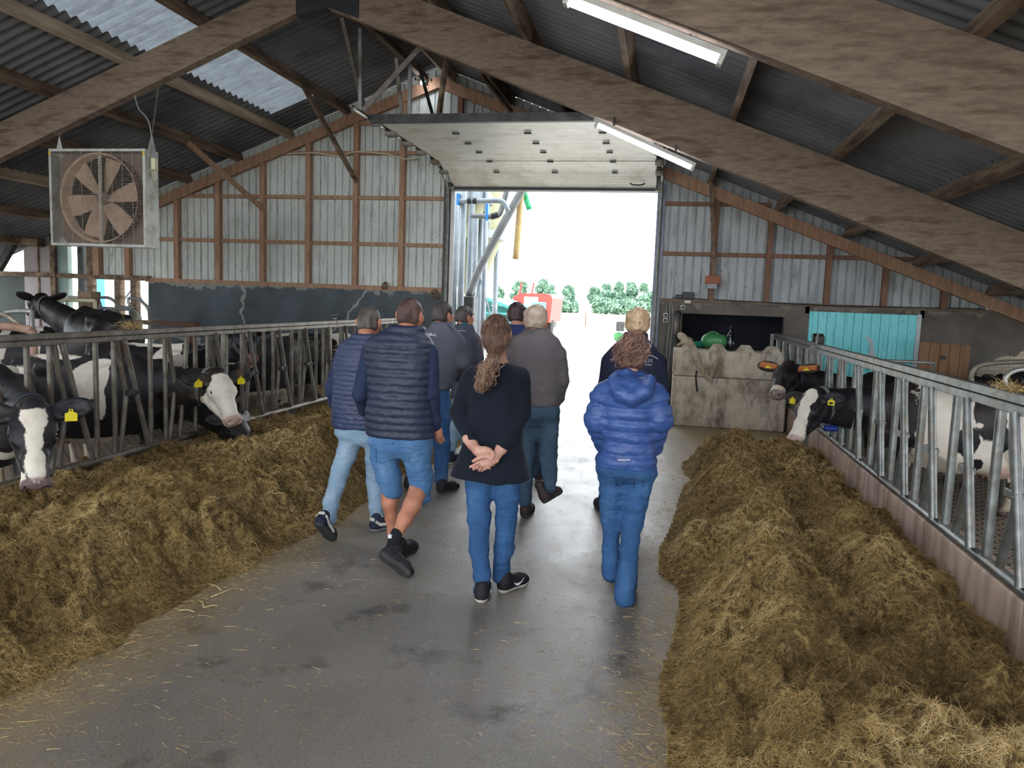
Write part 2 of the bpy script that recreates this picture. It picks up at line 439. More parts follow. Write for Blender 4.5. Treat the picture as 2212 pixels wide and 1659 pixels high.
# floor, pens, kerbs ------------------------------------------------
def struct(o): o['kind'] = 'structure'; return o
V = []; nx, ny = 30, 60
mb = MB().box((FLX-.05, -6, -.25), (FRX+.0, GY+.12, 0)); struct(mb.build('floor', M['floor']))
mb = MB().box((-15, -6, PEN-.1), (FLX-.15, GY+.1, PEN)); struct(mb.build('floor_left', M['slats']))
mb = MB().box((FRX+.15, -6, PEN-.1), (7.6, GY+.1, PEN)); struct(mb.build('floor_right', M['slats']))
M['kerb'] = pbr('pinkish_concrete_kerb', '#97807a', '#84685a', 2.0, .8, 0, .3, 40, c3='#8c7a62', s3=2.5, stretch=(1, .5, 2))
def kerb_mat():
    t = NT('kerb_concrete')
    a = t.ramp(t.noise(1.6, 6, .65, t.map((1, .6, 1.5))), [(.3, lin('#a38b7a')), (.5, lin('#b7a292')), (.75, lin('#c3b1a2'))])
    s = t.sep(); st = t.ramp(t.noise(9, 4, .6, t.map((1, 1, .12))), [(.35, lin('#7a6a58')), (.55, W1)])
    a = t.mix(.5, a, st, 'MULTIPLY')
    low = t.ramp(t.math('ADD', t.math('MULTIPLY', s[2], 2.2), t.math('MULTIPLY', t.noise(4, 4), .35)), [(.18, W1), (.42, B0)])
    a = t.mix(t.math('MULTIPLY', low, .6), a, lin('#7b684b'))
    t.bump(t.noise(50, 4, .7), .25, .004)
    return t.out(a, .8, 0, .3)
M['kerb'] = kerb_mat()
for y0, y1 in ((-6, 4.2), (4.21, 7.43), (7.44, 10.4), (10.41, 14.2)):
    mb = MB().box((FRX-.04, y0, -.2), (FRX+.14, y1, .37), .008)
    o = struct(mb.build('kerb', M['kerb']))
struct(MB().box((FLX-.14, -6, -.2), (FLX-.04, 14.2, .14), .008).build('kerb', M['kerb']))

# roof sheets --------------------------------------------------------
RUP = .20
def sheet(name, x0, x1, y0, y1, m, amp=.028, per=.177, up=RUP, nseg=1):
    ny = int((y1-y0)/per*8)+1; ys = np.linspace(y0, y1, ny); xs = np.linspace(x0, x1, nseg+1)
    X, Y = np.meshgrid(xs, ys, indexing='ij'); Z = ZT+up-SL*np.abs(X-XR)+amp*np.cos(2*np.pi*Y/per)
    Vt = np.stack([X, Y, Z], -1).reshape(-1, 3); n = len(Vt)
    Vb = Vt.copy(); Vb[:, 2] += .007
    i = np.arange(nseg)[:, None]*ny+np.arange(ny-1)[None]; i = i.ravel()
    Q = np.stack([i, i+1, i+1+ny, i+ny], -1); Qb = Q[:, ::-1]+n
    o = link(name, np.concatenate([Vt, Vb]), np.concatenate([Q, Qb]), m, smooth=True)
    return struct(o)
YB = -6.0
# left slope in overlapping courses; the course between two purlins near the ridge is the rooflight strip
t = NT('translucent_rooflight')
tr = t.t.nodes.new('ShaderNodeBsdfTranslucent'); df = t.t.nodes.new('ShaderNodeBsdfDiffuse'); mx = t.t.nodes.new('ShaderNodeMixShader'); tp = t.t.nodes.new('ShaderNodeBsdfTransparent'); mx2 = t.t.nodes.new('ShaderNodeMixShader')
dirt = t.ramp(t.noise(6, 5, .7, t.map((.5, 2, 1))), [(.3, lin('#7d8185')), (.6, lin('#8e9295'))])
t.t.links.new(dirt, tr.inputs[0]); t.t.links.new(dirt, df.inputs[0]); mx.inputs[0].default_value = .82
t.t.links.new(df.outputs[0], mx.inputs[1]); t.t.links.new(tr.outputs[0], mx.inputs[2])
mx2.inputs[0].default_value = .015; t.t.links.new(mx.outputs[0], mx2.inputs[1]); t.t.links.new(tp.outputs[0], mx2.inputs[2])
t.t.links.new(mx2.outputs[0], t.t.nodes['Material Output'].inputs[0]); M['rooflight'] = t.m
sheet('ceiling', -14.6, -10.4, YB, GY+.1, M['roof_sheet'], up=RUP-.012)
sheet('ceiling', -10.6, -7.20, YB, GY+.1, M['roof_sheet'])
sheet('ceiling', -7.36, -6.2, 13.25, GY+.1, M['roof_sheet'], up=RUP+.012)
sheet('ceiling', -7.36, -6.2, YB, 5.0, M['roof_sheet'], up=RUP+.012)
sheet('ceiling', -6.32, -4.44, YB, GY+.1, M['roof_sheet'], up=RUP+.024)
sheet('window_1', -7.36, -6.2, 9.62, 13.25, M['rooflight'], up=RUP+.012)
sheet('window_2', -7.36, -6.2, 5.0, 9.62, M['rooflight'], up=RUP+.012)
sheet('window_3', -4.32, -4.10, 9.9, 12.4, M['rooflight'], up=RUP+.024)
sheet('ceiling', -4.32, -4.10, YB, 9.9, M['roof_sheet'], up=RUP+.024)
sheet('ceiling', -4.32, -4.10, 12.4, GY+.1, M['roof_sheet'], up=RUP+.024)
for a, b, u in ((-4.12, -1.7, .018), (-1.86, .75, .006), (.60, 3.05, 0), (2.9, 7.4, -.012)):
    sheet('ceiling', a, b, YB, GY+.1, M['roof_sheet'], up=RUP+u)
# ridge capping
mb = MB()
for s in (-1, 1): mb.obox((XR+s*.13, YB, roof_z(XR+.13, RUP+.06)), (XR+s*.13, GY+.1, roof_z(XR+.13, RUP+.06)), .28, .012, (s*SL, 0, 1))
struct(mb.build('ceiling', M['roof_sheet']))

# purlins ------------------------------------------------------------
PUR_L = [(-4.62, 'timber_grey'), (-6.14, 'timber_grey'), (-7.30, 'timber_cream'), (-8.40, 'timber_grey'), (-9.52, 'timber_grey'), (-10.64, 'timber_cream'), (-11.8, 'timber_grey'), (-13.0, 'timber_grey')]
PUR_R = [(-4.12, 'timber_cream'), (-3.02, 'timber_grey'), (-1.82, 'timber_grey'), (-.58, 'timber_grey'), (.62, 'timber_grey'), (1.78, 'timber_grey'), (2.92, 'timber_grey'), (4.08, 'timber_grey'), (5.25, 'timber_grey'), (6.4, 'timber_grey')]
for x, mk in PUR_L+PUR_R:
    h = .175; z = roof_z(x)
    for y0, y1 in ((YB, 5.42), (5.44, 9.42), (9.44, GY-.02)):
        mb = MB(); s = 1 if x > XR else -1
        tilt = math.atan(SL)*s
        cx_, cz_ = math.sin(tilt)*h/2, math.cos(tilt)*h/2
        a = Vector((x+cx_, y0, z+cz_)); b = Vector((x+cx_, y1, z+cz_))
        mb.obox(a, b, .075, h, (math.sin(tilt), 0, math.cos(tilt)))
        struct(mb.build('purlin_beam', M[mk]))
# portal rafters ------------------------------------------------------
def rafter(yf, w=.14):
    for s, dep0, dep1, xe in ((-1, .40, .56, -14.2), (1, .52, .62, 7.0)):
        x0 = XR; P = [(x0, yf, roof_z(x0)), (xe, yf, roof_z(xe)), (xe, yf, roof_z(xe)-dep1), (x0, yf, roof_z(x0)-dep0)]
        if s > 0: P = P[::-1]
        struct(MB().prism(P, (0, w, 0)).build('rafter_beam', M['timber_dark']))
    # steel apex plate
    P = [(XR-.42, yf-.012, roof_z(XR-.42, .0)), (XR, yf-.012, roof_z(XR, .03)), (XR+.42, yf-.012, roof_z(XR+.42)), (XR+.42, yf-.012, roof_z(XR+.42)-.50), (XR, yf-.012, roof_z(XR)-.52), (XR-.42, yf-.012, roof_z(XR-.42)-.44)]
    struct(MB().prism(P[::-1], (0, w+.024, 0)).build('apex_plate_beam', M['black_steel']))
rafter(9.43); rafter(5.36); rafter(1.30); rafter(-2.8)
# eave posts of the portals
for yf in (-2.8, 1.30, 5.36, 9.43):
    for xe in (-14.1, 6.9):
        struct(MB().box((xe-.12, yf, PEN), (xe+.12, yf+.14, roof_z(xe)-.3)).build('portal_post_column', M['timber_dark']))

# gable wall ----------------------------------------------------------
def gable_sheet(name, x0, x1, z0, m, per=.153, ztop=None):
    """Trapezoid-profiled wall sheeting, ribs 35 mm deep, cut to the roof line."""
    prof = [(0, 0), (.112, 0), (.120, .034), (.140, .034), (.148, 0)]
    xs = []; ds = []; k = math.floor(x0/per)
    while k*per < x1:
        for u, d in prof:
            x = k*per+u
            if x0 <= x <= x1: xs.append(x); ds.append(d)
        k += 1
    xs = [x0]+xs+[x1]; ds = [ds[0]]+ds+[ds[-1]]; n = len(xs); V = []
    for x, d in zip(xs, ds):
        zt = roof_z(x, .19) if ztop is None else min(ztop, roof_z(x, .19))
        V += [(x, GY+.03+d, z0), (x, GY+.03+d, zt), (x, GY+.034+d, z0), (x, GY+.034+d, zt)]
    F = []
    for i in range(n-1):
        a, b = 4*i, 4*i+4; F += [(a, b, b+1, a+1), (a+2, a+3, b+3, b+2)]
    return struct(link(name, V, F, m))
def m_clad(name, c1, c2, c3):
    t = NT(name); s = t.map((1, 1, .12))
    a = t.ramp(t.noise(1.3, 5), [(.3, lin(c1)), (.7, lin(c2))])
    st = t.ramp(t.noise(16, 5, .7, s), [(.33, lin(c3)), (.46, W1)])
    a = t.mix(.55, a, st, 'MULTIPLY')
    nick = t.ramp(t.noise(38, 2, .5, t.map((1, 1, .5))), [(.70, B0), (.735, W1)])
    a = t.mix(t.math('MULTIPLY', nick, .8), a, lin('#3a3b3a'))
    return t.out(a, .55, 0, .35)
M['clad_l'] = m_clad('grey_wall_sheeting', '#bcc2bd', '#d6dad4', '#8d8f88')
M['clad_r'] = m_clad('dusty_wall_sheeting', '#989d9e', '#b2b6b5', '#77726c')
DXL, DXR, DZ = -4.06, -.26, 3.86
gable_sheet('wall_back', -11.72, DXL-.1, 1.96, M['clad_l'])
gable_sheet('wall_back', DXR+.1, 7.0, 1.92, M['clad_r'])
gable_sheet('wall_back', DXL-.1, DXR+.1, DZ+.02, M['clad_r'])
# brickwork plinth
def m_plinth(name, base, alt, pale, brick):
    t = NT(name)
    a = t.ramp(t.noise(1.4, 6, .62), [(.3, lin(base)), (.7, lin(alt))])
    v = t.map((1, 1, 1), (math.pi/2, 0, 0))
    br = t.n('TexBrick', Scale=1.0, **{'Mortar Size': .006, 'Brick Width': .22, 'Row Height': .07}); t.t.links.new(v, br.inputs['Vector'])
    br.inputs['Color1'].default_value = lin(brick); br.inputs['Color2'].default_value = lin('#b3a48e'); br.inputs['Mortar'].default_value = lin('#8e8678')
    z = t.sep()[2]
    edge = t.math('ADD', t.math('MULTIPLY', z, -.9), t.math('MULTIPLY', t.noise(1.1, 5, .6), 1.1))
    bare = t.ramp(edge, [(-0.0, B0), (.0, B0)])
    e2 = t.ramp(t.math('ADD', edge, .52-(.28 if 'tar' in name else .34)), [(.60, B0), (.615, W1)])
    if 'soot' in name:
        xx = t.math('DIVIDE', t.math('SUBTRACT', t.sep()[0], 5.95), 1.15); zz = t.math('DIVIDE', t.math('SUBTRACT', z, .80), .66)
        dd = t.math('SQRT', t.math('ADD', t.math('MULTIPLY', xx, xx), t.math('MULTIPLY', zz, zz))); dd = t.math('ADD', dd, t.math('MULTIPLY', t.noise(2.2, 5, .65), .7))
        e2 = t.math('MAXIMUM', e2, t.ramp(dd, [(.985, W1), (1.0, B0)]))
    a = t.mix(e2, a, br.outputs['Color'])
    cr = t.n('TexVoronoi', Scale=.36, feature='DISTANCE_TO_EDGE'); 
    dn = t.n('TexNoise', Scale=2.5, Detail=4); t.t.links.new(t.co, dn.inputs['Vector'])
    vv = t.mix(.35, t.co, dn.outputs['Color']); t.t.links.new(vv, cr.inputs['Vector'])
    crack = t.ramp(cr.outputs['Distance'], [(.003, W1), (.008, B0)])
    a = t.mix(t.math('MULTIPLY', crack, .8), a, lin(pale))
    hi = t.ramp(t.math('ADD', t.math('MULTIPLY', z, .8), t.math('MULTIPLY', t.noise(2.6, 5, .7), .62)), [(.90+.86, B0), (.905+.86, W1)])
    hi2 = t.ramp(t.math('SUBTRACT', t.math('ADD', t.math('MULTIPLY', z, .8), t.math('MULTIPLY', t.noise(2.6, 5, .7), .62)), 1.0), [(.80, B0), (.82, W1)])
    a = t.mix(t.math('MULTIPLY', hi2, .55), a, lin(pale))
    t.bump(t.noise(12, 6, .7), .3, .01)
    return t.out(a, .8, 0, .35)
M['plinth_l'] = m_plinth('tarred_render', '#3f4649', '#5d656a', '#a8a99e', '#a08a78')
M['plinth_r'] = m_plinth('sooty_render', '#4f4a45', '#746c64', '#8d8578', '#b8ad9c')
struct(MB().box((-10.56, GY, PEN), (DXL-.12, GY+.22, 1.90)).build('wall_left', M['plinth_l']))
# right plinth with the opening behind the concrete blocks and the teal door
ox0, ox1, oz0, oz1 = .30, 2.06, .9, 1.68
mb = MB(); mb.box((DXR+.12, GY, -.2), (ox0, GY+.22, 1.88)); mb.box((ox0, GY, -.2), (ox1, GY+.22, oz0)); mb.box((ox0, GY, oz1), (ox1, GY+.22, 1.88))
mb.box((ox1, GY, -.2), (2.47, GY+.22, 1.88)); mb.box((2.40, GY, 1.76), (4.33, GY+.22, 1.88)); mb.box((4.27, GY, -.2), (7.4, GY+.22, 1.88))
struct(mb.build('wall_right', M['plinth_r']))
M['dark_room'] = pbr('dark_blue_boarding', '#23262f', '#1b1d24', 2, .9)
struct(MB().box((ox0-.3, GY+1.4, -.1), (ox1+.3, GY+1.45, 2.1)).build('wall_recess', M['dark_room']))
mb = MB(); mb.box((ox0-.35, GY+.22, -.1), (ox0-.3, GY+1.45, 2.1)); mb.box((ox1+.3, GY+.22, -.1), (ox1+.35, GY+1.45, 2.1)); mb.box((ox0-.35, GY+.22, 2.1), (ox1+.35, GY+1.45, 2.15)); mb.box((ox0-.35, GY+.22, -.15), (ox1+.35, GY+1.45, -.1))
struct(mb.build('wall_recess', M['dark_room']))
# pale timber sill rails on top of the plinth
struct(MB().box((-10.6, GY-.05, 1.90), (DXL-.12, GY+.2, 1.985)).build('trim_1', M['timber_red']))
M['sill_dark'] = pbr('dusty_sill', '#77685a', '#5c4f45', 3, .85)
struct(MB().box((DXR+.12, GY-.05, 1.88), (7.4, GY+.2, 1.935)).build('trim_2', M['sill_dark']))
# studs and girts (timber frame on the inside)
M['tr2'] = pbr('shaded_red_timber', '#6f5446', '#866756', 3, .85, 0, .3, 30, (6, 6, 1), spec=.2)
for px in (-9.85, -8.92, -7.95, -6.975, -5.99, -5.05):
    struct(MB().box((px-.05, GY-.09, 1.985), (px+.05, GY+.03, roof_z(px)-.02)).build('wall_stud_beam', M['timber_red']))
struct(MB().box((-11.05, GY-.09, 1.985), (-10.93, GY+.03, roof_z(-11)-.02)).build('wall_stud_beam', M['timber_red']))
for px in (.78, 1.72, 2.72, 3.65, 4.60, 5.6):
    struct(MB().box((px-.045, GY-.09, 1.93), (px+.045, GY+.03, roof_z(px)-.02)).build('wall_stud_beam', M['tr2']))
for z, xa in ((2.78, -11.9), (3.66, -9.9), (4.50, -7.7)):
    struct(MB().box((xa if z > 3 else -11.7, GY-.045, z-.035), (DXL-.14, GY+.03, z+.035)).build('wall_girt_beam', M['timber_red']))
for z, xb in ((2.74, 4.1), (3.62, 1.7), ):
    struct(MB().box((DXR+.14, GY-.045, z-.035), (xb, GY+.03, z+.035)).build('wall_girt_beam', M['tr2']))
struct(MB().box((-6.3, GY-.05, 5.02), (-1.9, GY+.03, 5.10)).build('wall_girt_beam', M['timber_red']))
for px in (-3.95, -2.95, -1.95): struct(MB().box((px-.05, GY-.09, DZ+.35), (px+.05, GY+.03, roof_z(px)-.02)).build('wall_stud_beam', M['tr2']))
# sloping gable plates
for s, xe in ((-1, -12.4), (1, 7.2)):
    struct(MB().prism([(XR, GY-.11, roof_z(XR)), (xe, GY-.11, roof_z(xe)), (xe, GY-.11, roof_z(xe)-.21), (XR, GY-.11, roof_z(XR)-.21)][::(1 if s < 0 else -1)], (0, .1, 0)).build('gable_plate_beam', M['timber_red']))
# diagonal braces on the purlins
def brace(a, b, w=.05, h=.09, m='timber_grey', name='brace_beam'): return struct(MB().obox(a, b, w, h).build(name, M[m]))
brace((-6.12, 12.3, roof_z(-6.12)), at(770, 392, GY-.1))
brace((-8.38, 12.45, roof_z(-8.38)), at(569, 452, GY-.1), m='timber_red')
brace((-4.3, 9.7, 5.35), at(785, 232, 10.6), .05, .06, 'galv_old')
brace((-3.2, 10.8, 5.3), at(946, 262, 10.6), .05, .07, 'timber_grey')
brace(at(1040, 160, 12.6), at(1105, 242, 13.6), .05, .08, 'timber_grey')

# overhead door -------------------------------------------------------
DT = 4.17
def door_section(ya, za, yb, zb, th=.045):
    mb = MB(); d = Vector((0, yb-ya, zb-za)).normalized(); nrm = Vector((0, -d.z, d.y))
    n = 5; 
    mb.prism([(DXL+.03, ya, za), (DXR-.03, ya, za), (DXR-.03, yb, zb), (DXL+.03, yb, zb)], nrm*th)
    # pressed ribs
    L = math.hypot(yb-ya, zb-za)
    k = .07
    while k < L-.03:
        p = Vector((0, ya, za))+d*k - nrm*.002
        mb.prism([(DXL+.05, p.y, p.z), (DXR-.05, p.y, p.z), (DXR-.05, p.y+d.y*.012, p.z+d.z*.012), (DXL+.05, p.y+d.y*.012, p.z+d.z*.012)], nrm*.004)
        k += .085
    return mb
door = bpy.data.objects.new('door_1', None); COL.objects.link(door); door.location = (DXL, GY, DZ); door['kind'] = 'structure'
secs = [(10.30, 4.17, 10.99, 4.17), (11.0, 4.17, 11.69, 4.17), (11.70, 4.17, 12.39, 4.17), (12.40, 4.17, 13.16, 4.165), (13.20, 4.155, 13.72, 4.08), (13.73, 4.08, 14.24, 3.87)]
for s_ in secs: door_section(*s_).build('door_section', M['white_panel'], door)
MB().box((DXL-.05, 10.22, 4.14), (DXR+.05, 10.30, 4.25)).build('rear_bar', M['galv_dark'], door)
MB().obox((DXL, 14.25, 3.86), (DXR, 14.25, 3.86), .05, .07).build('rubber_seal', M['plastic_black'], door)
for s_ in secs[:5]:
    for xx in (-3.1, -2.05, -1.0):
        y = s_[2]-.02; z = s_[3]-.02
        MB().box((xx-.05, y-.025, z-.015), (xx+.05, y+.03, z+.01), .004).build('door_hinge', M['galv_dark'], door)
o = MB().tube(bez([(-.75, 14.05, 3.93), (-.68, 14.0, 3.90), (-.56, 14.0, 3.90), (-.49, 14.05, 3.93)], 6), .012, 8).build('door_handle', M['plastic_black'], door, smooth=True)
# tracks with rollers
for sx, x in ((-1, DXL-.07), (1, DXR+.07)):
    tr_ = bpy.data.objects.new('door_track_frame', None); COL.objects.link(tr_); tr_.location = (x, GY, 0); tr_['kind'] = 'structure'
    pts = [(x, 9.75, 4.20), (x, 13.2, 4.20)]+[(x, 13.2+math.sin(a)*1.0, 3.6+.6*math.cos(a)) for a in (.5, .9, 1.25)]+[(x, 14.2, 3.3), (x, 14.2, .02)]
    MB().tube([Vector(p) for p in pts], .028, 6).build('rail', M['galv'], tr_)
    MB().tube([Vector((p[0]+sx*.06, p[1], p[2]+.05)) for p in pts[:2]], .02, 6).build('angle', M['galv_old'], tr_)
    for s_ in secs:
        for y, z in ((s_[0]+.05, s_[1]), (s_[2]-.05, s_[3])):
            mbk = MB(); mbk.box((min(x, x-sx*.12), y-.04, z-.05), (max(x, x-sx*.12), y+.04, z+.0)); mbk.tube([(x-.02, y, z-.03), (x+.02, y, z-.03)], .028, 10)
            mbk.build('roller_bracket', M['galv_old'], tr_)
# jambs and lintel
M['jamb'] = pbr('dark_jamb', '#4c4a4a', '#5d5a57', 3, .7)
M['jamb_blue'] = pbr('steel_jamb_blue_grey', '#5f6573', '#7a7f8a', 3, .5, .3)
struct(MB().box((DXL-.16, GY-.06, 0), (DXL-.02, GY+.2, DZ+.1)).build('door_jamb', M['jamb']))
struct(MB().box((DXR-.0, GY-.06, 0), (DXR+.14, GY+.2, DZ+.1)).build('door_jamb', M['jamb_blue']))
struct(MB().box((DXL-.02, GY+.0, DZ-.03), (DXR+.0, GY+.2, DZ+.06)).build('door_lintel', M['galv_dark']))
struct(MB().box((DXL-.1, GY-.05, DZ+.33), (DXR+.1, GY+.02, DZ+.43)).build('lintel_beam', M['tr2']))
# hangers of the door tracks
for a, b, m in ((at(778, 60, 10.3), at(778, 245, 10.3), 'galv'), (at(856, 125, 10.6), at(868, 255, 10.6), 'galv_old'), (at(886, 140, 10.4), at(884, 262, 10.4), 'galv'), (at(903, 135, 12.4), at(940, 268, 11.5), 'galv_dark')):
    struct(MB().obox(a, b, .05, .02, (0, 1, .01)).build('track_hanger_trim', M[m]))
brace(at(785, 238, 10.3), at(905, 105, 10.3), .02, .07, 'galv_old', 'track_brace_trim')
# teal sliding door and its white edge
M['teal'] = m_clad('teal_boards', '#7adfe4', '#92e9ea', '#5fc3c8')
M['edge_white'] = pbr('white_edge', '#c9d2d4', '#b4bcc0', 3, .6)
td = bpy.data.objects.new('door_2', None); COL.objects.link(td); td.location = (3.36, GY-.05, .1); td['kind'] = 'structure'
x = 2.47
while x < 4.2:
    MB().box((x+.003, GY-.06, PEN+.1), (min(x+.142, 4.2), GY-.03, 1.80), .004).build('board', M['teal'], td); x += .145
MB().box((4.2, GY-.075, PEN+.1), (4.27, GY-.02, 1.81)).build('edge', M['edge_white'], td)
MB().box((2.47, GY-.03, PEN+.1), (4.2, GY+.0, 1.80)).build('backing', M['teal'], td)
# torn patch of facing on the teal door
mb = MB(); mb.prism([(3.40, GY-.062, 1.42), (3.52, GY-.062, 1.36), (3.58, GY-.062, 1.10), (3.66, GY-.062, 1.02), (3.45, GY-.062, 1.03), (3.50, GY-.062, 1.18), (3.46, GY-.062, 1.32)], (0, -.004, 0)); mb.build('torn_strip', M['edge_white'], td)
# left end of the gable: opening with posts, rails, pink-grey panels
M['panel_pink'] = pbr('pink_grey_panel', '#a39a9b', '#8b8284', 1.2, .7)
M['panel_green'] = pbr('dark_green_panel', '#3a4440', '#2e3835', 2, .7)
M['post_green'] = pbr('grey_green_post', '#8fa39d', '#7e918b', 2, .6)
mb = MB(); mb.box((-13.55, GY, PEN), (-12.82, GY+.05, 2.75)); struct(mb.build('wall_left', M['panel_pink']))
for x in (-13.2,): struct(MB().box((x, GY-.02, PEN), (x+.04, GY, 2.75)).build('trim_3', M['timber_grey']))
struct(MB().box((-14.8, GY, PEN), (-13.55, GY+.06, 1.92)).build('wall_left', M['panel_green']))
struct(MB().box((-14.8, GY-.07, 1.92), (-10.5, GY+.08, 2.02)).build('trim_4', M['timber_grey']))
struct(MB().box((-12.82, GY-.1, PEN), (-12.70, GY+.08, 3.4)).build('portal_post_column', M['timber_grey']))
struct(MB().box((-12.70, GY-.02, PEN), (-12.45, GY+.1, 3.2)).build('portal_post_column', M['post_green']))
struct(MB().box((-12.20, GY-.04, PEN), (-12.07, GY+.1, 3.0)).build('portal_post_column', M['galv_dark']))
struct(MB().box((-11.98, GY-.04, PEN), (-11.86, GY+.1, 3.0)).build('portal_post_column', M['timber_grey']))
struct(MB().box((-11.80, GY-.08, 2.0), (-11.66, GY+.1, 3.1)).build('portal_post_column', M['timber_red']))
struct(MB().box((-11.36, GY, PEN), (-11.22, GY+.14, 1.95)).build('portal_post_column', M['timber_grey']))
struct(MB().box((-10.98, GY, PEN), (-10.85, GY+.14, 1.95)).build('portal_post_column', M['timber_grey']))
struct(MB().box((-14.8, GY+.1, 3.2), (-11.6, GY+.16, 4.3)).build('wall_left', M['panel_green']))
for z, m, dz in ((3.32, 'timber_cream', .20), (2.75, 'timber_grey', .14)):
    struct(MB().obox((-14.8, 13.6, z+.1), (-12.6, 13.6, z-.15), .1, dz).build('brace_beam', M[m]))
struct(MB().obox((-14.5, 13.7, 2.45), (-12.7, 13.7, 3.0), .1, .12).build('brace_beam', M['timber_grey']))
struct(MB().obox((-13.6, 13.7, 2.05), (-13.0, 13.7, 2.9), .12, .14).build('brace_beam', M['galv_dark']))
struct(MB().tube([(-15, 13.5, 2.62), (-13.3, 13.5, 2.70)], .10, 12).build('pipe_beam', M['galv_dark']))
# low side walls, open above (curtain sides)
M['side'] = pbr('side_wall_concrete', '#7d776e', '#68625a', 2, .85)
struct(MB().box((-14.95, YB, PEN), (-14.8, GY, .9)).build('wall_side', M['side']))
struct(MB().box((7.4, YB, PEN), (7.55, GY, 1.0)).build('wall_side', M['side']))

# ================================================================== feed fences
def fence_panel(X, y0, y1, units, side, label, closed=(), grp=None, post=True):
    """Self-locking feed fence panel along Y. side=-1: left pen (bays run away from the camera), +1: right pen."""
    zt0, zt1, zp = (1.33, 1.42, .335) if side < 0 else (1.29, 1.40, .40)
    mt = M['galv_old'] if side < 0 else M['galv']
    T = thing('headlock_fence', (X, y0, 0), label, 'feed fence', grp)
    zm = (zt0+zt1)/2
    mb = MB(); mb.box((X-.03, y0+.004, zm+.002), (X+.03, y1-.004, zt1), .004); mb.box((X-.036, y0+.004, zt0), (X+.036, y1-.004, zm-.003), .004); mb.build('top_rail', mt, T)
    autosmooth(MB().tube([(X, y0+.004, zp), (X, y1-.004, zp)], .034, 16).build('bottom_rail', mt, T))
    if post:
        ob = MB().box((X-.09, y1-.075, zp-.35), (X-.03, y1-.015, zt1-.01), .006).build('post', mt, T)
        MB().box((X-.095, y1-.08, 1.0), (X+.045, y1-.01, 1.015)).build('bracket', mt, ob)
    r = .0215; zb, ztp = zp+.03, zt0+.01
    def tb(name, pts, r=r, par=T):
        return autosmooth(MB().tube(pts, r, 12).build(name, mt, par))
    for i, u in enumerate(units):
        if side < 0:      # V1 upright, bent brace, tilting bar, V2 upright
            if u-.215 > y0: tb('upright', [(X, u-.215, zb), (X, u-.215, ztp)])
            if u > y1-.02: continue
            tb('upright', [(X, u, zb), (X, u, ztp)])
            if u+.16 > y1: continue
            tb('brace', bez([(X, u+.045, ztp), (X, u+.085, 1.12), (X, u+.140, .88), (X, u+.125, .72), (X, u+.06, zb)], 4))
            if i in closed: top, bot = (X+.035, u+.29, ztp), (X+.035, u+.16, zb)
            else: top, bot = (X+.035, u+.085, ztp), (X+.035, min(u+.39, y1-.11), zb)
        else:
            tb('upright', [(X, u, zb), (X, u, ztp)], .028)
            tb('brace', bez([(X, u-.165, ztp), (X, u-.20, 1.1), (X, u-.30, .84), (X, u-.27, .70), (X, u-.185, zb)], 4), .026)
            if i in closed: top, bot = (X-.035, u-.36, ztp), (X-.035, u-.24, zb)
            else: top, bot = (X-.035, u-.255, ztp), (X-.035, u-.53, zb)
        a, b = Vector(top), Vector(bot)
        lb = tb('locking_bar', [a, a+(b-a)*.5, b], r+(.001 if side < 0 else .006))
        c = a+(b-a)*((ztp-.87)/(ztp-zb)); br = Vector((X, (u+.14) if side < 0 else (u-.29), .87))
        mb = MB(); lo = (min(br.y, c.y)-.02, max(br.y, c.y)+.03)
        mb.box((X+.0, lo[0], .845), (X+.055, lo[1], .895), .006) if side < 0 else mb.box((X-.055, lo[0], .845), (X, lo[1], .895), .006)
        mb.tube([(c.x-.03, c.y, .87), (c.x+.04, c.y, .87)], .012, 8); mb.build('pivot_clamp', M['galv_dark'] if side < 0 else M['galv'], lb)
    return T
LG, RG = 'feed fence panels on the left', 'feed fence panels on the right'
fence_panel(FLX, 3.0, 7.60, [3.69, 4.38, 5.068, 5.767, 6.457, 7.145], -1, 'long steel feed fence panel nearest on the left, white-faced cow reaching through it', closed=(4,), grp=LG)
fence_panel(FLX, 7.60, 10.25, [7.80, 8.49, 9.18, 9.87], -1, 'steel feed fence panel behind the man in light jeans, over yellow feed heap', grp=LG)
fence_panel(FLX, 10.25, 13.9, [10.46, 11.15, 11.85, 12.55, 13.25], -1, 'far steel feed fence panel near the cracked dark wall, behind the men', grp=LG)
fence_panel(FRX, 2.8, 7.44, [3.48, 4.135, 4.785, 5.455, 6.11, 6.76, 7.42], 1, 'galvanised feed fence panel nearest on the right, on the pink kerb', closed=(), grp=RG, post=False)
fence_panel(FRX, 7.44, 10.23, [8.20, 8.90, 9.55, 10.2], 1, 'middle galvanised feed fence panel with the black cow with white blaze', grp=RG)
fence_panel(FRX, 10.23, 14.1, [10.95, 11.65, 12.35, 13.05, 13.75], 1, 'far dusty feed fence panel running to the wall beside the teal door', grp=RG)
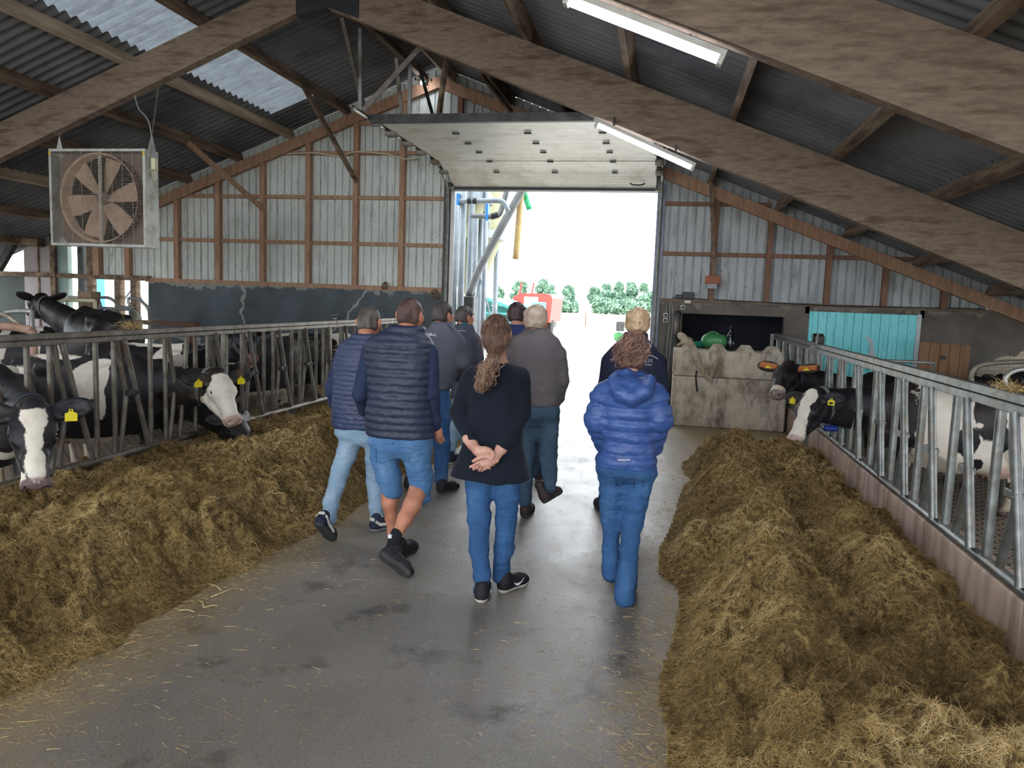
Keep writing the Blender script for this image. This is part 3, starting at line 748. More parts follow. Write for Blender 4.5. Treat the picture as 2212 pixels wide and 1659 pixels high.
# winch clamp on the right fence
cl = thing('cable_winch', (FRX, 10.2, 1.40), 'small dark cable winch clamped on top of the right feed fence', 'winch')
MB().box((FRX-.05, 10.1, 1.40), (FRX+.05, 10.2, 1.50), .01).build('housing', M['galv_dark'], cl)
MB().tube([(FRX-.06, 10.28, 1.47), (FRX+.06, 10.28, 1.47)], .055, 14).build('drum', M['plastic_black'], cl)
MB().tube([(FRX-.05, 10.05, 1.40), (FRX-.05, 10.05, 1.52), (FRX-.05, 9.97, 1.52)], .01, 6).build('handle', M['galv_old'], cl)
MB().box((FRX-.055, 10.04, 1.0), (FRX-.045, 10.06, 1.40)).build('strap', M['galv_old'], cl)
cl = thing('fence_latch', (FLX, 10.3, 1.42), 'small dark latch frame standing on the left feed fence top rail', 'latch')
mb = MB(); mb.tube([(FLX-.02, 10.15, 1.42), (FLX-.02, 10.15, 1.50), (FLX-.02, 10.42, 1.50), (FLX-.02, 10.42, 1.42)], .008, 6); mb.build('frame', M['plastic_black'], cl)
MB().box((FLX-.03, 10.22, 1.44), (FLX-.01, 10.34, 1.455)).build('bolt', M['plastic_black'], cl)

# ================================================================== hanging fan
M['fan_box'] = pbr('fan_sheet_steel', '#b5b6b0', '#9b9d97', 4, .5, .2, c3='#8c8677', s3=5)
M['fan_blade'] = pbr('dusty_fan_blade', '#a38873', '#8a705c', 5, .8)
M['fan_in'] = pbr('fan_shroud', '#5a4c42', '#6f5e50', 4, .8)
M['wire'] = pbr('guard_wire', '#a39c90', '#857d72', 20, .5, .4)
fx0, fx1 = at(107, 420, 9.15).x, at(314, 420, 9.15).x
fz1, fz0 = at(210, 321, 9.15).z, at(215, 532, 9.15).z
fy0, fy1 = 9.15, 9.42
fan = thing('barn_fan', ((fx0+fx1)/2, fy0, fz0), 'big square dusty barn fan with wire guard hanging on chains', 'fan')
t_ = .035; mb = MB()
mb.box((fx0, fy0, fz0), (fx0+t_, fy1, fz1)); mb.box((fx1-t_, fy0, fz0), (fx1, fy1, fz1)); mb.box((fx0+t_, fy0, fz0), (fx1-t_, fy1, fz0+t_)); mb.box((fx0+t_, fy0, fz1-t_), (fx1-t_, fy1, fz1))
mb.build('housing', M['fan_box'], fan)
cxf, czf = (fx0+fx1)/2+.02, (fz0+fz1)/2; RF = min(fx1-fx0, fz1-fz0)/2-.075
o = MB().lathe((cxf, fy1-.1, czf), [(RF, 0), (RF+.012, 0), (RF+.012, -.14), (RF+.03, -.17), (RF+.0, -.14), (RF, 0)], 40, (0, 1, 0)).build('shroud_ring', M['fan_blade'], fan, True)
mb = MB()
for k in range(40):
    a0, a1 = 2*math.pi*k/40, 2*math.pi*(k+1)/40
    def sq(a):
        c, s_ = math.cos(a), math.sin(a); m_ = max(abs(c)/((fx1-fx0)/2-t_), abs(s_)/((fz1-fz0)/2-t_)); return (cxf-.02+c/m_, fy1-.1, czf+s_/m_)
    p0, p1 = (cxf+RF*math.cos(a0), fy1-.1, czf+RF*math.sin(a0)), (cxf+RF*math.cos(a1), fy1-.1, czf+RF*math.sin(a1))
    mb.add([p0, p1, sq(a1), sq(a0)]+[(q[0], q[1]+.004, q[2]) for q in (p0, p1, sq(a1), sq(a0))], [(0, 1, 2, 3), (7, 6, 5, 4)])
mb.build('rear_panel', M['fan_in'], fan)
for k in range(6):
    a = math.radians(k*60+12); u = Vector((math.cos(a), 0, math.sin(a))); w = Vector((-math.sin(a), 0, math.cos(a))); y = fy0+.10
    c = Vector((cxf, y, czf)); V = []
    for rr, ww, tw in ((.08, .06, .05), (.25, .10, .045), (.42, .13, .03), (RF-.03, .135, .02)):
        for sgn in (-1, 0, 1): V.append(c+u*rr+w*ww*sgn+Vector((0, tw*sgn+(.012 if sgn == 0 else 0), 0)))
    F = [(3*i+j, 3*i+j+1, 3*i+j+4, 3*i+j+3) for i in range(3) for j in range(2)]; n_ = len(V)
    V += [v+Vector((0, .005, 0)) for v in V]; F += [tuple(i+n_ for i in f[::-1]) for f in F]
    link('blade', V, F, M['fan_blade'], fan)
MB().lathe((cxf, fy0+.06, czf), [(.0, 0), (.075, .0), (.09, .02), (.09, .14), (.05, .16)], 20, (0, 1, 0)).build('hub', M['fan_in'], fan, True)
mb = MB()
for xx in (cxf-.12, cxf+.12): mb.box((xx-.015, fy0+.21, fz0+t_), (xx+.015, fy0+.24, fz1-t_))
mb.box((cxf-.02, fy0+.035, fz0+t_), (cxf+.02, fy0+.05, fz1-t_)); mb.build('motor_mount', M['wire'], fan)
mb = MB(); z = fz0+t_+.012
while z < fz1-t_-.005:
    mb.box((fx0+t_-.01, fy0+.004, z), (fx1-t_+.01, fy0+.0075, z+.0035)); z += .0195
for k in range(1, 9):
    x = fx0+t_+(fx1-fx0-2*t_)*k/9; mb.box((x, fy0+.001, fz0+t_-.01), (x+.004, fy0+.005, fz1-t_+.01))
mb.build('guard_grille', M['wire'], fan)
for x, sg in ((fx0+.05, 1), (fx1-.03, -1)):
    P = [(x-.06, fy0+.14, fz1-.02), (x+.06, fy0+.14, fz1-.02), (x+.0, fy0+.14, fz1+.20)]
    if sg < 0: P = [(fx1+.003, fy0+.02, fz1-.10), (fx1+.003, fy1-.02, fz1-.10), (fx1+.003, fy0+.14, fz1+.22)]; MB().prism(P, (.005, 0, 0)).build('hanger_plate', M['fan_box'], fan)
    else: MB().prism(P[::-1], (0, .005, 0)).build('hanger_plate', M['fan_box'], fan)
MB().box((fx0+.004, fy0-.004, fz1-.08), (fx0+.028, fy0, fz1-.03)).build('yellow_label', pbr('yellow_sticker', '#c9a93e'), fan)
MB().box((fx1-.03, fy0-.004, fz1-.09), (fx1-.004, fy0, fz1-.03)).build('yellow_label', bpy.data.materials['yellow_sticker'], fan)
sw = MB().box((fx1+.005, fy0+.10, fz1-.25), (fx1+.075, fy0+.17, fz1-.10), .006).build('switch_box', M['cream_plastic'], fan)
MB().tube(bez([(fx1+.04, fy0+.13, fz1-.25), (fx1+.06, fy0+.13, fz1-.34), (fx1+.03, fy0+.13, fz1-.38), (fx1+.015, fy0+.13, fz1-.28)], 6), .006, 6).build('cable', M['cream_plastic'], fan)
def chain(p0, p1, label, pitch=.034):
    mb = MB(); d = Vector(p1)-Vector(p0); n = int(d.length/pitch); dn = d.normalized()
    for i in range(n):
        c = Vector(p0)+dn*(i+.5)*pitch; a = Vector((1, 0, 0)) if i % 2 else Vector((0, 1, 0)); pts = []
        for k in range(10):
            th = 2*math.pi*k/10; pts.append(c+dn*math.cos(th)*.024+a*math.sin(th)*.0105)
        mb.tube(pts, .0034, 5, closed=True)
    o = mb.build('hanging_chain', M['galv_old'], None, True, origin=p1); return tag(o, label, 'chain', 'chains carrying the fan')
def under(x): return roof_z(x)-(.40+.16*min(1, abs(x-XR)/9.8)) if x < XR else roof_z(x)-(.52+.1*min(1, (x-XR)/11.4))
chain((fx0+.05, fy0+.145, fz1+.19), (fx0+.05, 9.45, under(fx0+.05)), 'short chain on the left corner of the hanging fan')
chain((fx1+.005, fy0+.145, fz1+.21), (fx1+.005, 9.45, under(fx1)), 'long chain on the right corner of the hanging fan')
o = MB().tube(bez([at(291, 206, 9.45), at(300, 235, 9.4), at(322, 265, 9.35), (fx1+.03, fy0+.13, fz1-.05), (fx1+.04, fy0+.13, fz1-.10)], 8), .008, 8).build('power_cord', M['plastic_grey'], smooth=True); tag(o, 'grey power cord curving from the rafter to the fan', 'cord')

# ================================================================== tube lamps
def emis(name, col, s):
    m = bpy.data.materials.new(name); m.use_nodes = True; b = m.node_tree.nodes['Principled BSDF']
    b.inputs['Base Color'].default_value = lin(col); b.inputs['Emission Color'].default_value = lin(col); b.inputs['Emission Strength'].default_value = s; return m
M['tube_glow'] = emis('lit_lamp_tube', '#f0f4ff', 85)
M['lamp_body'] = pbr('lamp_housing', '#c9c8c2', '#aaa79d', 4, .6)
def lamp(a, b, label, g='tube lamps under the roof', hang=(.03, .04)):
    a, b = Vector(a), Vector(b); T = thing('tube_lamp', a, label, 'lamp', g); d = (b-a).normalized()
    MB().obox(a, b, .085, .04, (0, 0, 1)).build('housing', M['lamp_body'], T)
    o_ = Vector((0, 0, -.042)); MB().tube([a+d*.05+o_, b-d*.05+o_], .030, 12).build('lit_tube', M['tube_glow'], T, True)
    for p in (a+d*.25, b-d*.25): MB().box((p.x-.01, p.y-.01, p.z), (p.x+.01, p.y+hang[0], p.z+hang[1])).build('bracket', M['galv_dark'], T)
    for p in (a+d*.02, b-d*.05): MB().obox(p+o_, p+d*.035+o_, .075, .07, (0, 0, 1)).build('end_cap', M['lamp_body'], T)
lamp(at(1215, -18, 5.30), at(1568, 119, 5.30), 'nearest lit tube lamp, under the close right rafter')
lamp(at(1284, 258, 9.33), at(1502, 357, 9.33), 'lit tube lamp under the second rafter, over the open doorway', hang=(.09, .13))
lamp(at(92, 399, 13.7), at(170, 416, 13.7), 'small lit tube lamp far left, seen behind the hanging fan')
for x0, y_, lab in ((-8.6, 5.28, 'added tube lamp under the close left rafter, out of frame'), (4.0, 5.28, 'added tube lamp under the close right rafter near the eave, out of frame'), (-8.6, 1.22, 'added unseen tube lamp on the rafter behind, far left'), (-5.9, 1.22, 'added unseen tube lamp on the rafter behind, left'), (-1.2, 1.22, 'added unseen tube lamp on the rafter behind, right'), (3.4, 1.22, 'added unseen tube lamp on the rafter behind, far right')):  # extra lamps out of view, added to brighten the near end of the barn
    lamp((x0, y_, under(x0)+.02), (x0+1.4, y_, under(x0+1.4)), lab)
o = lamp(at(903, 185, 13.9)+Vector((0, 0, .1)), at(925, 187, 13.9)+Vector((0, 0, .1)), 'short lit lamp high in the gable under the ridge')

# ================================================================== concrete blocks and what lies on them
def m_block():
    t = NT('stained_block_concrete')
    a = t.ramp(t.noise(2.4, 6, .65), [(.32, lin('#857a6a')), (.5, lin('#b3a896')), (.7, lin('#c9bfae'))])
    st = t.ramp(t.noise(6, 6, .7, t.map((1, 1, .35))), [(.34, lin('#57493a')), (.52, W1)])
    a = t.mix(.7, a, st, 'MULTIPLY'); t.bump(t.noise(26, 6, .7), .5, .008)
    return t.out(a, .85, 0, .3)
M['block'] = m_block()
o = MB().box((.16, 11.8, 0), (1.815, 12.55, .755), .02).build('concrete_block', M['block'], origin=(1, 12.2, 0)); tag(o, 'big stained concrete stacking block, lower one, on the alley floor', 'concrete block', 'stacked concrete blocks')
b2 = thing('concrete_block', (.94, 12.2, .76), 'stained concrete block, upper one, with four studs on top', 'concrete block', 'stacked concrete blocks')
MB().box((.155, 11.81, .76), (1.74, 12.5, 1.16), .02).build('body', M['block'], b2)
for x in (.38, .80, 1.20, 1.58):
    mb = MB(); z = 1.16
    mb.add([(x-.13, 11.84, z), (x+.13, 11.84, z), (x+.13, 12.10, z), (x-.13, 12.10, z), (x-.06, 11.91, z+.10), (x+.06, 11.91, z+.10), (x+.06, 12.03, z+.10), (x-.06, 12.03, z+.10)], [(3, 2, 1, 0), (4, 5, 6, 7), (0, 1, 5, 4), (1, 2, 6, 5), (2, 3, 7, 6), (3, 0, 4, 7)])
    mb.build('stud', M['block'], b2)
# green jerrycan lying on its side
M['green_can'] = pbr('green_can_plastic', '#276b3e', '#43854f', 3, .35); M['bottle'] = pbr('dark_bottle_glass', '#12141b', None, rough=.15, spec=.6)
jx, jy, jz = .66, 12.34, 1.162
can = thing('jerrycan', (jx, jy, jz), 'green plastic container lying on the upper concrete block', 'container')
V_, Q_ = sdf_mesh([Chain([((jx+.02, jy-.02, jz+.125), .115), ((jx+.20, jy-.09, jz+.12), .11)], flat=((0, 0, 1), 1.0)), Chain([((jx+.05, jy-.03, jz+.125), .121), ((jx+.055, jy-.03, jz+.125), .121)], k=.01), Chain([((jx+.13, jy-.06, jz+.123), .119), ((jx+.135, jy-.06, jz+.123), .119)], k=.01)], .012)
link('body', V_, Q_, M['green_can'], can, smooth=True)
MB().tube([(jx-.08, jy, jz+.06), (jx-.26, jy-.04, jz+.05)], [.06, .045], 14).build('neck', pbr('dark_green_plastic', '#1f6f5c'), can, True)
MB().tube(bez([(jx-.02, jy-.04, jz+.22), (jx+.06, jy-.06, jz+.265), (jx+.14, jy-.1, jz+.25), (jx+.18, jy-.1, jz+.21)], 5), .013, 8).build('handle', M['green_can'], can, True)
bt = thing('bottle', (1.0, 12.22, 1.16), 'dark glass bottle standing behind the studs of the upper block', 'bottle')
MB().lathe((1.0, 12.22, 1.16), [(.0, 0), (.062, 0), (.066, .02), (.066, .20), (.05, .25), (.024, .29), (.022, .34)], 20).build('body', M['bottle'], bt, True)
MB().lathe((1.0, 12.22, 1.50), [(.0, 0), (.026, 0), (.026, .03), (.0, .032)], 16).build('cap', M['plastic_black'], bt, True)
# beige work coat hanging over the edge
M['canvas'] = pbr('beige_canvas', '#a29582', '#857660', 6, .9, 0, .4, 30)
P = [at(1473, 728, 12.05), at(1490, 745, 11.92), at(1503, 768, 11.80), at(1513, 790, 11.77), at(1522, 810, 11.76), at(1535, 822, 11.74)]
V_, Q_ = sdf_mesh([Chain([(P[0]+Vector((0, 0, .02)), .05), (P[1], .06), (P[2], .055), (P[3], .05)], flat=((0, 1, 0), .55)), Chain([(P[3], .04), (P[4], .02), (P[5], .03)], flat=((0, 1, 0), .6)), Chain([(at(1517, 795, 11.76), .03), (at(1536, 790, 11.76), .035), (at(1541, 800, 11.76), .03), (at(1533, 818, 11.76), .02)], flat=((0, 1, 0), .6)), Chain([(at(1470, 725, 12.05), .05), (at(1484, 732, 12.05), .035), (at(1500, 735, 12.03), .02)]), Chain([(at(1465, 745, 12.0), .03), (at(1482, 735, 12.0), .04)])], .009, disp=lambda X: .018*vnoise(X[..., 0]*22, X[..., 1]*22, X[..., 2]*9, 3)+.006*vnoise(X[..., 0]*60, X[..., 1]*60, X[..., 2]*30, 4))
tag(link('work_coat', V_, Q_, M['canvas'], origin=P[1], smooth=True), 'crumpled beige canvas coat draped over the upper concrete block', 'coat')
MB2 = MB().tube(bez([at(1505, 800, 11.79), at(1503, 815, 11.78), at(1506, 845, 11.78)], 5), .012, 8)
tag(MB2.build('hanging_strap', M['plastic_black'], smooth=True, origin=at(1505, 800, 11.79)), 'dark strap hanging down the face of the concrete blocks', 'strap')

# ================================================================== fittings on the right wall
def box_thing(name, lo, hi, m, label, cat, g=None, bev=.006):
    c = ((lo[0]+hi[0])/2, (lo[1]+hi[1])/2, lo[2]); return tag(MB().box(lo, hi, bev).build(name, m, origin=c), label, cat, g)
for (px, py), lab in (((1438, 681), 'white double wall socket left, beside the doorway jamb'), ((1475, 664), 'white wall socket right, over the grey drain pipe')):
    c = at(px, py, GY-.03); T = thing('wall_socket', c, lab, 'socket', 'sockets on the right wall')
    n_ = 2 if px < 1450 else 1
    for i in range(n_):
        z = c.z-.09*i; MB().box((c.x-.04, GY-.06, z-.04), (c.x+.04, GY-.005, z+.04), .006).build('frame', M['white_panel'], T); MB().box((c.x-.027, GY-.065, z-.027), (c.x+.027, GY-.058, z+.027)).build('socket_face', M['plastic_black'], T)
    MB().tube([(c.x, GY-.02, c.z+.04), (c.x, GY-.02, 1.90)], .006, 6).build('cable', M['plastic_grey'], T)
for i, px in enumerate((1441, 1446, 1451)):
    a = at(px, 655, GY-.03); pts = bez([a+Vector((-.05, 0, .06)), a, (a.x+.02*i, GY-.03, 1.5), (a.x+.01*i-.02, GY-.03, .6), (a.x-.04, GY-.03, .2)], 6)
    tag(MB().tube(pts, .009, 6).build('cable_conduit', M['plastic_grey'] if i else M['galv_old'], smooth=True, origin=a), ['cable conduit nearest the door jamb, running down the sooty wall', 'middle of three thin conduits down the sooty wall', 'thin conduit nearest the pale pipe stub on the sooty wall'][i], 'conduit', 'conduits beside the doorway')
c = at(1463, 676, GY-.2)
T = thing('drain_pipe', (c.x, GY-.2, 0), 'pale upright pipe stub beside the dark wall opening', 'pipe')
MB().tube([(c.x, GY-.18, 1.25), (c.x, GY-.18, 1.62)], .05, 16).build('stub', M['galv_old'], T, True)
MB().tube([(c.x-.06, GY-.18, 0), (c.x, GY-.18, 1.0), (c.x, GY-.18, 1.3)], [.07, .07, .06], 14).build('lower_pipe', M['galv_dark'], T, True)
MB().tube([(c.x, GY-.18, 1.62), (c.x+.02, GY-.05, 1.68)], .055, 12).build('elbow', M['galv_dark'], T, True)
# orange heater lamp hanging by a lath
c = at(1540, 606, 14.02)
T = thing('hanging_motor_box', c, 'orange-topped box hanging from a long lath on the right wall', 'box')
MB().box((c.x-.13, 13.95, c.z-.06), (c.x+.13, 14.12, c.z+.08), .012).build('orange_cover', pbr('faded_orange', '#a8583a', '#8d5a48', 4, .7), T)
MB().box((c.x-.09, 13.97, c.z-.14), (c.x+.07, 14.10, c.z-.06)).build('base', M['plastic_grey'], T)
MB().obox((c.x+.02, 14.02, c.z+.08), at(1535, 380, 13.9), .06, .03, (0, 1, 0)).build('lath', M['timber_grey'], T)
MB().tube([(c.x-.1, 14.0, c.z-.1), (c.x-.32, 14.2, 1.96)], .005, 5).build('cord', M['plastic_grey'], T)
MB().tube([(c.x+.06, 14.0, c.z-.1), (c.x-.05, 14.2, 2.2), (c.x+.06, 14.2, 1.96)], .005, 5).build('cord', M['plastic_grey'], T)
c = at(1487, 634, GY-.05)
T = thing('switch_gear_box', (c.x, GY-.1, 1.935), 'small black box on the sill of the right wall', 'box')
MB().box((c.x-.10, GY-.10, 1.935), (c.x+.10, GY-.02, 2.06), .008).build('case', M['plastic_black'], T)
MB().box((c.x-.22, GY-.09, 1.935), (c.x-.10, GY-.03, 2.01), .008).build('side_case', M['plastic_black'], T)
MB().box((c.x-.06, GY-.08, 1.86), (c.x+.05, GY-.052, 1.91), .004).build('plug', M['white_panel'], T)
c = at(2137, 664, GY-.02); box_thing('junction_box', (c.x-.07, GY-.09, c.z-.04), (c.x+.07, GY-.05, c.z+.04), M['white_panel'], 'small white junction box on the sill right of the teal door', 'box')
tag(MB().tube(bez([(.1, GY-.06, 1.955), (1.5, GY-.07, 1.93), (3, GY-.07, 1.91), (4.8, GY-.06, 1.94), (6.4, GY-.06, 1.93)], 10), .007, 6).build('wall_cable', M['plastic_black'], origin=(.1, GY, 1.9)), 'thin black cable sagging along the right wall sill', 'cable')
pts = bez([at(300, 505-155, GY-.1)]+[at(x, y, GY-.12) for x, y in ((620, 332), (680, 330), (730, 337), (768, 328), (830, 332), (875, 343), (905, 341))], 8)
tag(MB().tube(pts[8:], .013, 8).build('wall_cable', M['cream_plastic'], smooth=True, origin=pts[8]), 'pale cable sagging along the upper left wall battens', 'cable')
# bundle of rope on a nail left of the doorway
def knot(c, r, m, label, name, cat, seed):
    rr = random.Random(seed); mb = MB()
    for k in range(4):
        pts = []; ph = rr.random()*6; a1, a2 = rr.uniform(.7, 1), rr.uniform(.5, 1)
        for i in range(14):
            th = 2*math.pi*i/14; pts.append(Vector(c)+Vector((math.cos(th)*r*a1, -.03+.02*math.sin(th*2+ph), math.sin(th+ph*.1)*r*a2-.02*k)))
        mb.tube(pts, .012, 6, closed=True)
    return tag(mb.build(name, m, smooth=True, origin=c), label, cat)
M['rope'] = pbr('old_rope', '#7a6c57', '#5e5242', 20, .9)
knot(at(940, 632, GY-.02), .08, M['rope'], 'coil of old rope hung on the dark wall beside the doorway', 'rope_coil', 'rope', 3)
knot(at(832, 614, GY-.06), .05, M['rope'], 'small knot of twine lying on the red sill left of the doorway', 'twine_knot', 'twine', 5)
# wooden hatch and cow stall bars on the right
h0, h1 = at(1988, 738, 13.2), at(2088, 842, 13.2)
T = thing('wooden_gate', ((h0.x+h1.x)/2, 13.2, PEN), 'orange-brown board gate standing right of the teal door', 'gate')
w_ = (h1.x-h0.x)/5; M['gate_wood'] = pbr('orange_brown_boards', '#8f6d50', '#7b5b40', 2, .75, 0, .3, 30, (6, 6, .6))
for i in range(5): MB().box((h0.x+i*w_+.003, 13.2, PEN+.02), (h0.x+(i+1)*w_-.003, 13.23, h0.z-.02*i*.3), .004).build('board', M['gate_wood'], T)
for z in (.45, 1.15): MB().box((h0.x, 13.231, z), (h1.x, 13.26, z+.09)).build('ledge', M['gate_wood'], T)
MB().tube([(h0.x+.35, 13.17, 1.15), (h0.x+.35, 13.21, 1.15)], .035, 10).build('bolt', M['galv_dark'], T)
def bars(name, chains, r, m, label, cat, g=None, legs=True):
    mb = MB()
    if legs:
        for e in (chains[0][0], chains[-1][-1]): mb.tube([Vector(e), Vector((e[0], e[1]+.02, PEN if e[0] > 2 or e[1] < 9 else -.0))], r, 8)
    for c in chains: mb.tube(bez(c, 6), r, 10)
    return tag(mb.build(name, m, smooth=True, origin=chains[0][0]), label, cat, g)
M['stall'] = pbr('worn_stall_tube', '#9a9184', '#7d7467', 8, .5, .4, c3='#6b5c4c', s3=4)
M['stall_new'] = pbr('clean_stall_tube', '#b9bbb8', '#9c9e9b', 8, .4, .6)
bars('gate_rail', [[at(1890, 778, 11.0), at(1950, 781, 11.0), at(2018, 784, 11.0)]], .022, M['stall_new'], 'pale steel rail in front of the teal door', 'rail')
bars('stall_divider', [[at(2125, 845, 9.4), at(2103, 833, 9.4), at(2098, 812, 9.4), at(2110, 793, 9.4), at(2140, 785, 9.4), at(2212, 781, 9.4), at(2260, 780, 9.4)]], .028, M['stall'], 'brown bent stall divider tube at the right frame edge', 'stall divider', 'stall dividers on the right')
bars('stall_divider', [[at(2190, 850, 8.8), at(2172, 830, 8.8), at(2175, 812, 8.8), at(2195, 800, 8.8), at(2225, 797, 8.8), at(2260, 797, 8.8)]], .026, M['stall_new'], 'shiny bent stall divider tube above the white cow hip', 'stall divider', 'stall dividers on the right')

# ================================================================== cubicle stalls on the left
SG = 'stall dividers on the left'
Y_ = 11.6
for pts, lab in (([(143, 668), (143, 648), (150, 642), (168, 643), (180, 650), (205, 668)], 'bent tube divider behind the dark cow, left of the wooden post'),
                 ([(219, 665), (214, 650), (213, 644), (232, 643), (245, 649), (258, 662), (272, 664), (288, 664)], 'bent tube divider right of the wooden post, before the bright opening'),
                 ([(281, 661), (277, 650), (280, 644), (297, 645), (310, 655), (322, 665)], 'bent tube divider next to the end of the dark wall'),
                 ([(225, 690), (229, 678), (237, 672), (254, 676), (270, 688), (288, 696), (304, 699)], 'nearer low curved divider above the dark cow rump')):
    bars('stall_divider', [[at(x, y, Y_ if lab[0] == 'b' else 10.4) for x, y in pts]], .024, M['stall_new'], lab, 'stall divider', SG)
bars('stall_rail', [[at(205, 665, 11.0), at(245, 667, 11.0), at(285, 669, 11.0), at(299, 678, 11.0), at(303, 694, 11.0)]], .026, M['stall_new'], 'long pale stall rail bending down beside the dark wall', 'rail')
bars('stall_rail', [[at(108, 647, 10.8), at(150, 648, 10.8), at(205, 650, 10.8)]], .03, M['cream_plastic'], 'thick cream rail running to the wooden post behind the cow', 'rail')
bars('stall_rail', [[at(300, 697, 10.4), at(322, 699, 10.4), at(345, 702, 10.4)]], .02, M['stall'], 'short brown rail stub over the left fence', 'rail')
bars('stall_divider', [[at(-12, 690, 7.6), at(10, 676, 7.6), at(38, 672, 7.6), at(68, 673, 7.6)]], .028, M['stall_new'], 'pale tube crossing the black and white cow at the left edge', 'stall divider', SG)
bars('stall_divider', [[at(-15, 676, 7.3), at(12, 681, 7.3), at(40, 700, 7.3), at(60, 710, 7.3), at(72, 710, 7.3)]], .026, M['stall'], 'brown tube sloping down beside the dark cow at the left edge', 'stall divider', SG)
bars('stall_rail', [[at(-15, 704, 7.2), at(25, 706, 7.2), at(70, 714, 7.2)]], .045, pbr('pink_brown_pole', '#a38474', '#8c6e5d', 5, .7), 'thick pinkish pole low at the left edge', 'rail')
p0, p1 = at(179, 637, 11.3), at(203, 637, 11.3)
T = thing('timber_post', ((p0.x+p1.x)/2, 11.3, PEN), 'thick timber post with a block cap among the stalls', 'post')
MB().box((p0.x+.02, 11.24, PEN), (p1.x-.0, 11.42, p0.z-.02), .006).build('shaft', pbr('post_timber', '#8f7a66', '#75604d', 4, .85), T)
MB().box((p0.x-.02, 11.2, p0.z-.06), (p1.x+.02, 11.44, p0.z+.06), .006).build('cap_block', bpy.data.materials['post_timber'], T)
# raised lying area
struct(MB().box((-14.7, 9.05, PEN), (-6.95, GY-.1, .0)).build('floor_left', M['side']))
struct(MB().box((4.4, 5.0, PEN), (7.3, GY-.1, .0)).build('floor_right', M['side']))
pl = at(345, 697, 12.6); T = thing('timber_rail', (pl.x, 12.6, PEN), 'long brown plank rail behind the left feed fence below the dark wall', 'plank')
M['plank'] = pbr('brown_plank', '#6a4733', '#7d5a43', 3, .8, stretch=(.4, 3, 3)); MB().box((pl.x-1.0, 12.55, pl.z-.04), (pl.x+.75, 12.7, pl.z+.03), .005).build('plank', M['plank'], T)
for x in (pl.x-.8, pl.x+.5): MB().box((x, 12.7, PEN), (x+.09, 12.78, pl.z+.02), .005).build('post', M['plank'], T)

# ================================================================== feed (silage) along both fences
def m_straw():
    t = NT('cut_silage_straw'); f = t.attr('shade')
    c = t.ramp(f, [(.0, lin('#54442a')), (.25, lin('#7e6840')), (.55, lin('#a98f5c')), (.8, lin('#c7ad78')), (1.0, lin('#e2cf9f'))])
    return t.out(c, .8, 0, .2)
M['straw'] = m_straw()
def m_silage():
    t = NT('silage_mass')
    c = t.ramp(t.noise(26, 6, .75), [(.36, lin('#453620')), (.5, lin('#7d6740')), (.62, lin('#b19763'))])
    f = t.ramp(t.noise(110, 4, .75, t.map((1, 1, 1))), [(.3, lin('#5d4a2a')), (.5, W1)])
    c = t.mix(.75, c, f, 'MULTIPLY')
    t.bump(t.noise(90, 5, .75), .9, .015)
    return t.out(c, .9, 0, .15)
M['silage'] = m_silage()
def sstep(a, b, x): t = np.clip((x-a)/(b-a), 0, 1); return t*t*(3-2*t)
def clumps(x, y, seed):
    wx = x+.10*vnoise(x*3.1, y*3.1, 0*x, seed+7); wy = y+.10*vnoise(x*3.1, y*3.1, 0*x+5, seed+8)
    r1 = 1-np.abs(vnoise(wx*2.6, wy*2.2, 0*x, seed)); r2 = 1-np.abs(vnoise(wx*6.3, wy*5.7, 0*x+3, seed+1))
    r3 = vnoise(wx*15, wy*14, 0*x, seed+2); r4 = vnoise(x*34, y*34, 0*x, seed+3)
    r5 = 1-np.abs(vnoise(wx*11.5, wy*10.5, 0*x+6, seed+4))
    return .130*(r1-.62)+.095*(r2-.6)+.062*(r5-.6)+.026*r3+.015*r4
def h_left(x, y):
    edge = -2.66+.05*(y-3)*.9+.11*vnoise(x*0, y*1.3, 0*x, 11)+.05*vnoise(x*0, y*4.3, 0*x, 12)
    edge = np.minimum(edge, -2.38)
    u = edge-x
    base = .33*sstep(0, .62, u)+.05*sstep(.5, 1.0, u)-.13*sstep(1.0, 1.75, u)
    base = base*(1-.35*sstep(8.5, 10.5, y))*(1-sstep(11.8, 13.4, y))
    base = base+.05*np.exp(-((x+3.25)**2)/.1)*sstep(3, 5, y)*(1-sstep(9, 11, y))
    m = sstep(.02, .42, u)
    h = base+clumps(x, y, 21)*m*(1.15-.3*sstep(8, 12, y))
    # hollow eaten out under the nearest head
    h = h-.16*np.exp(-(((x+3.82)/.22)**2+((y-4.10)/.26)**2))
    return np.where(u > 0, np.maximum(h, .004), -.05), u
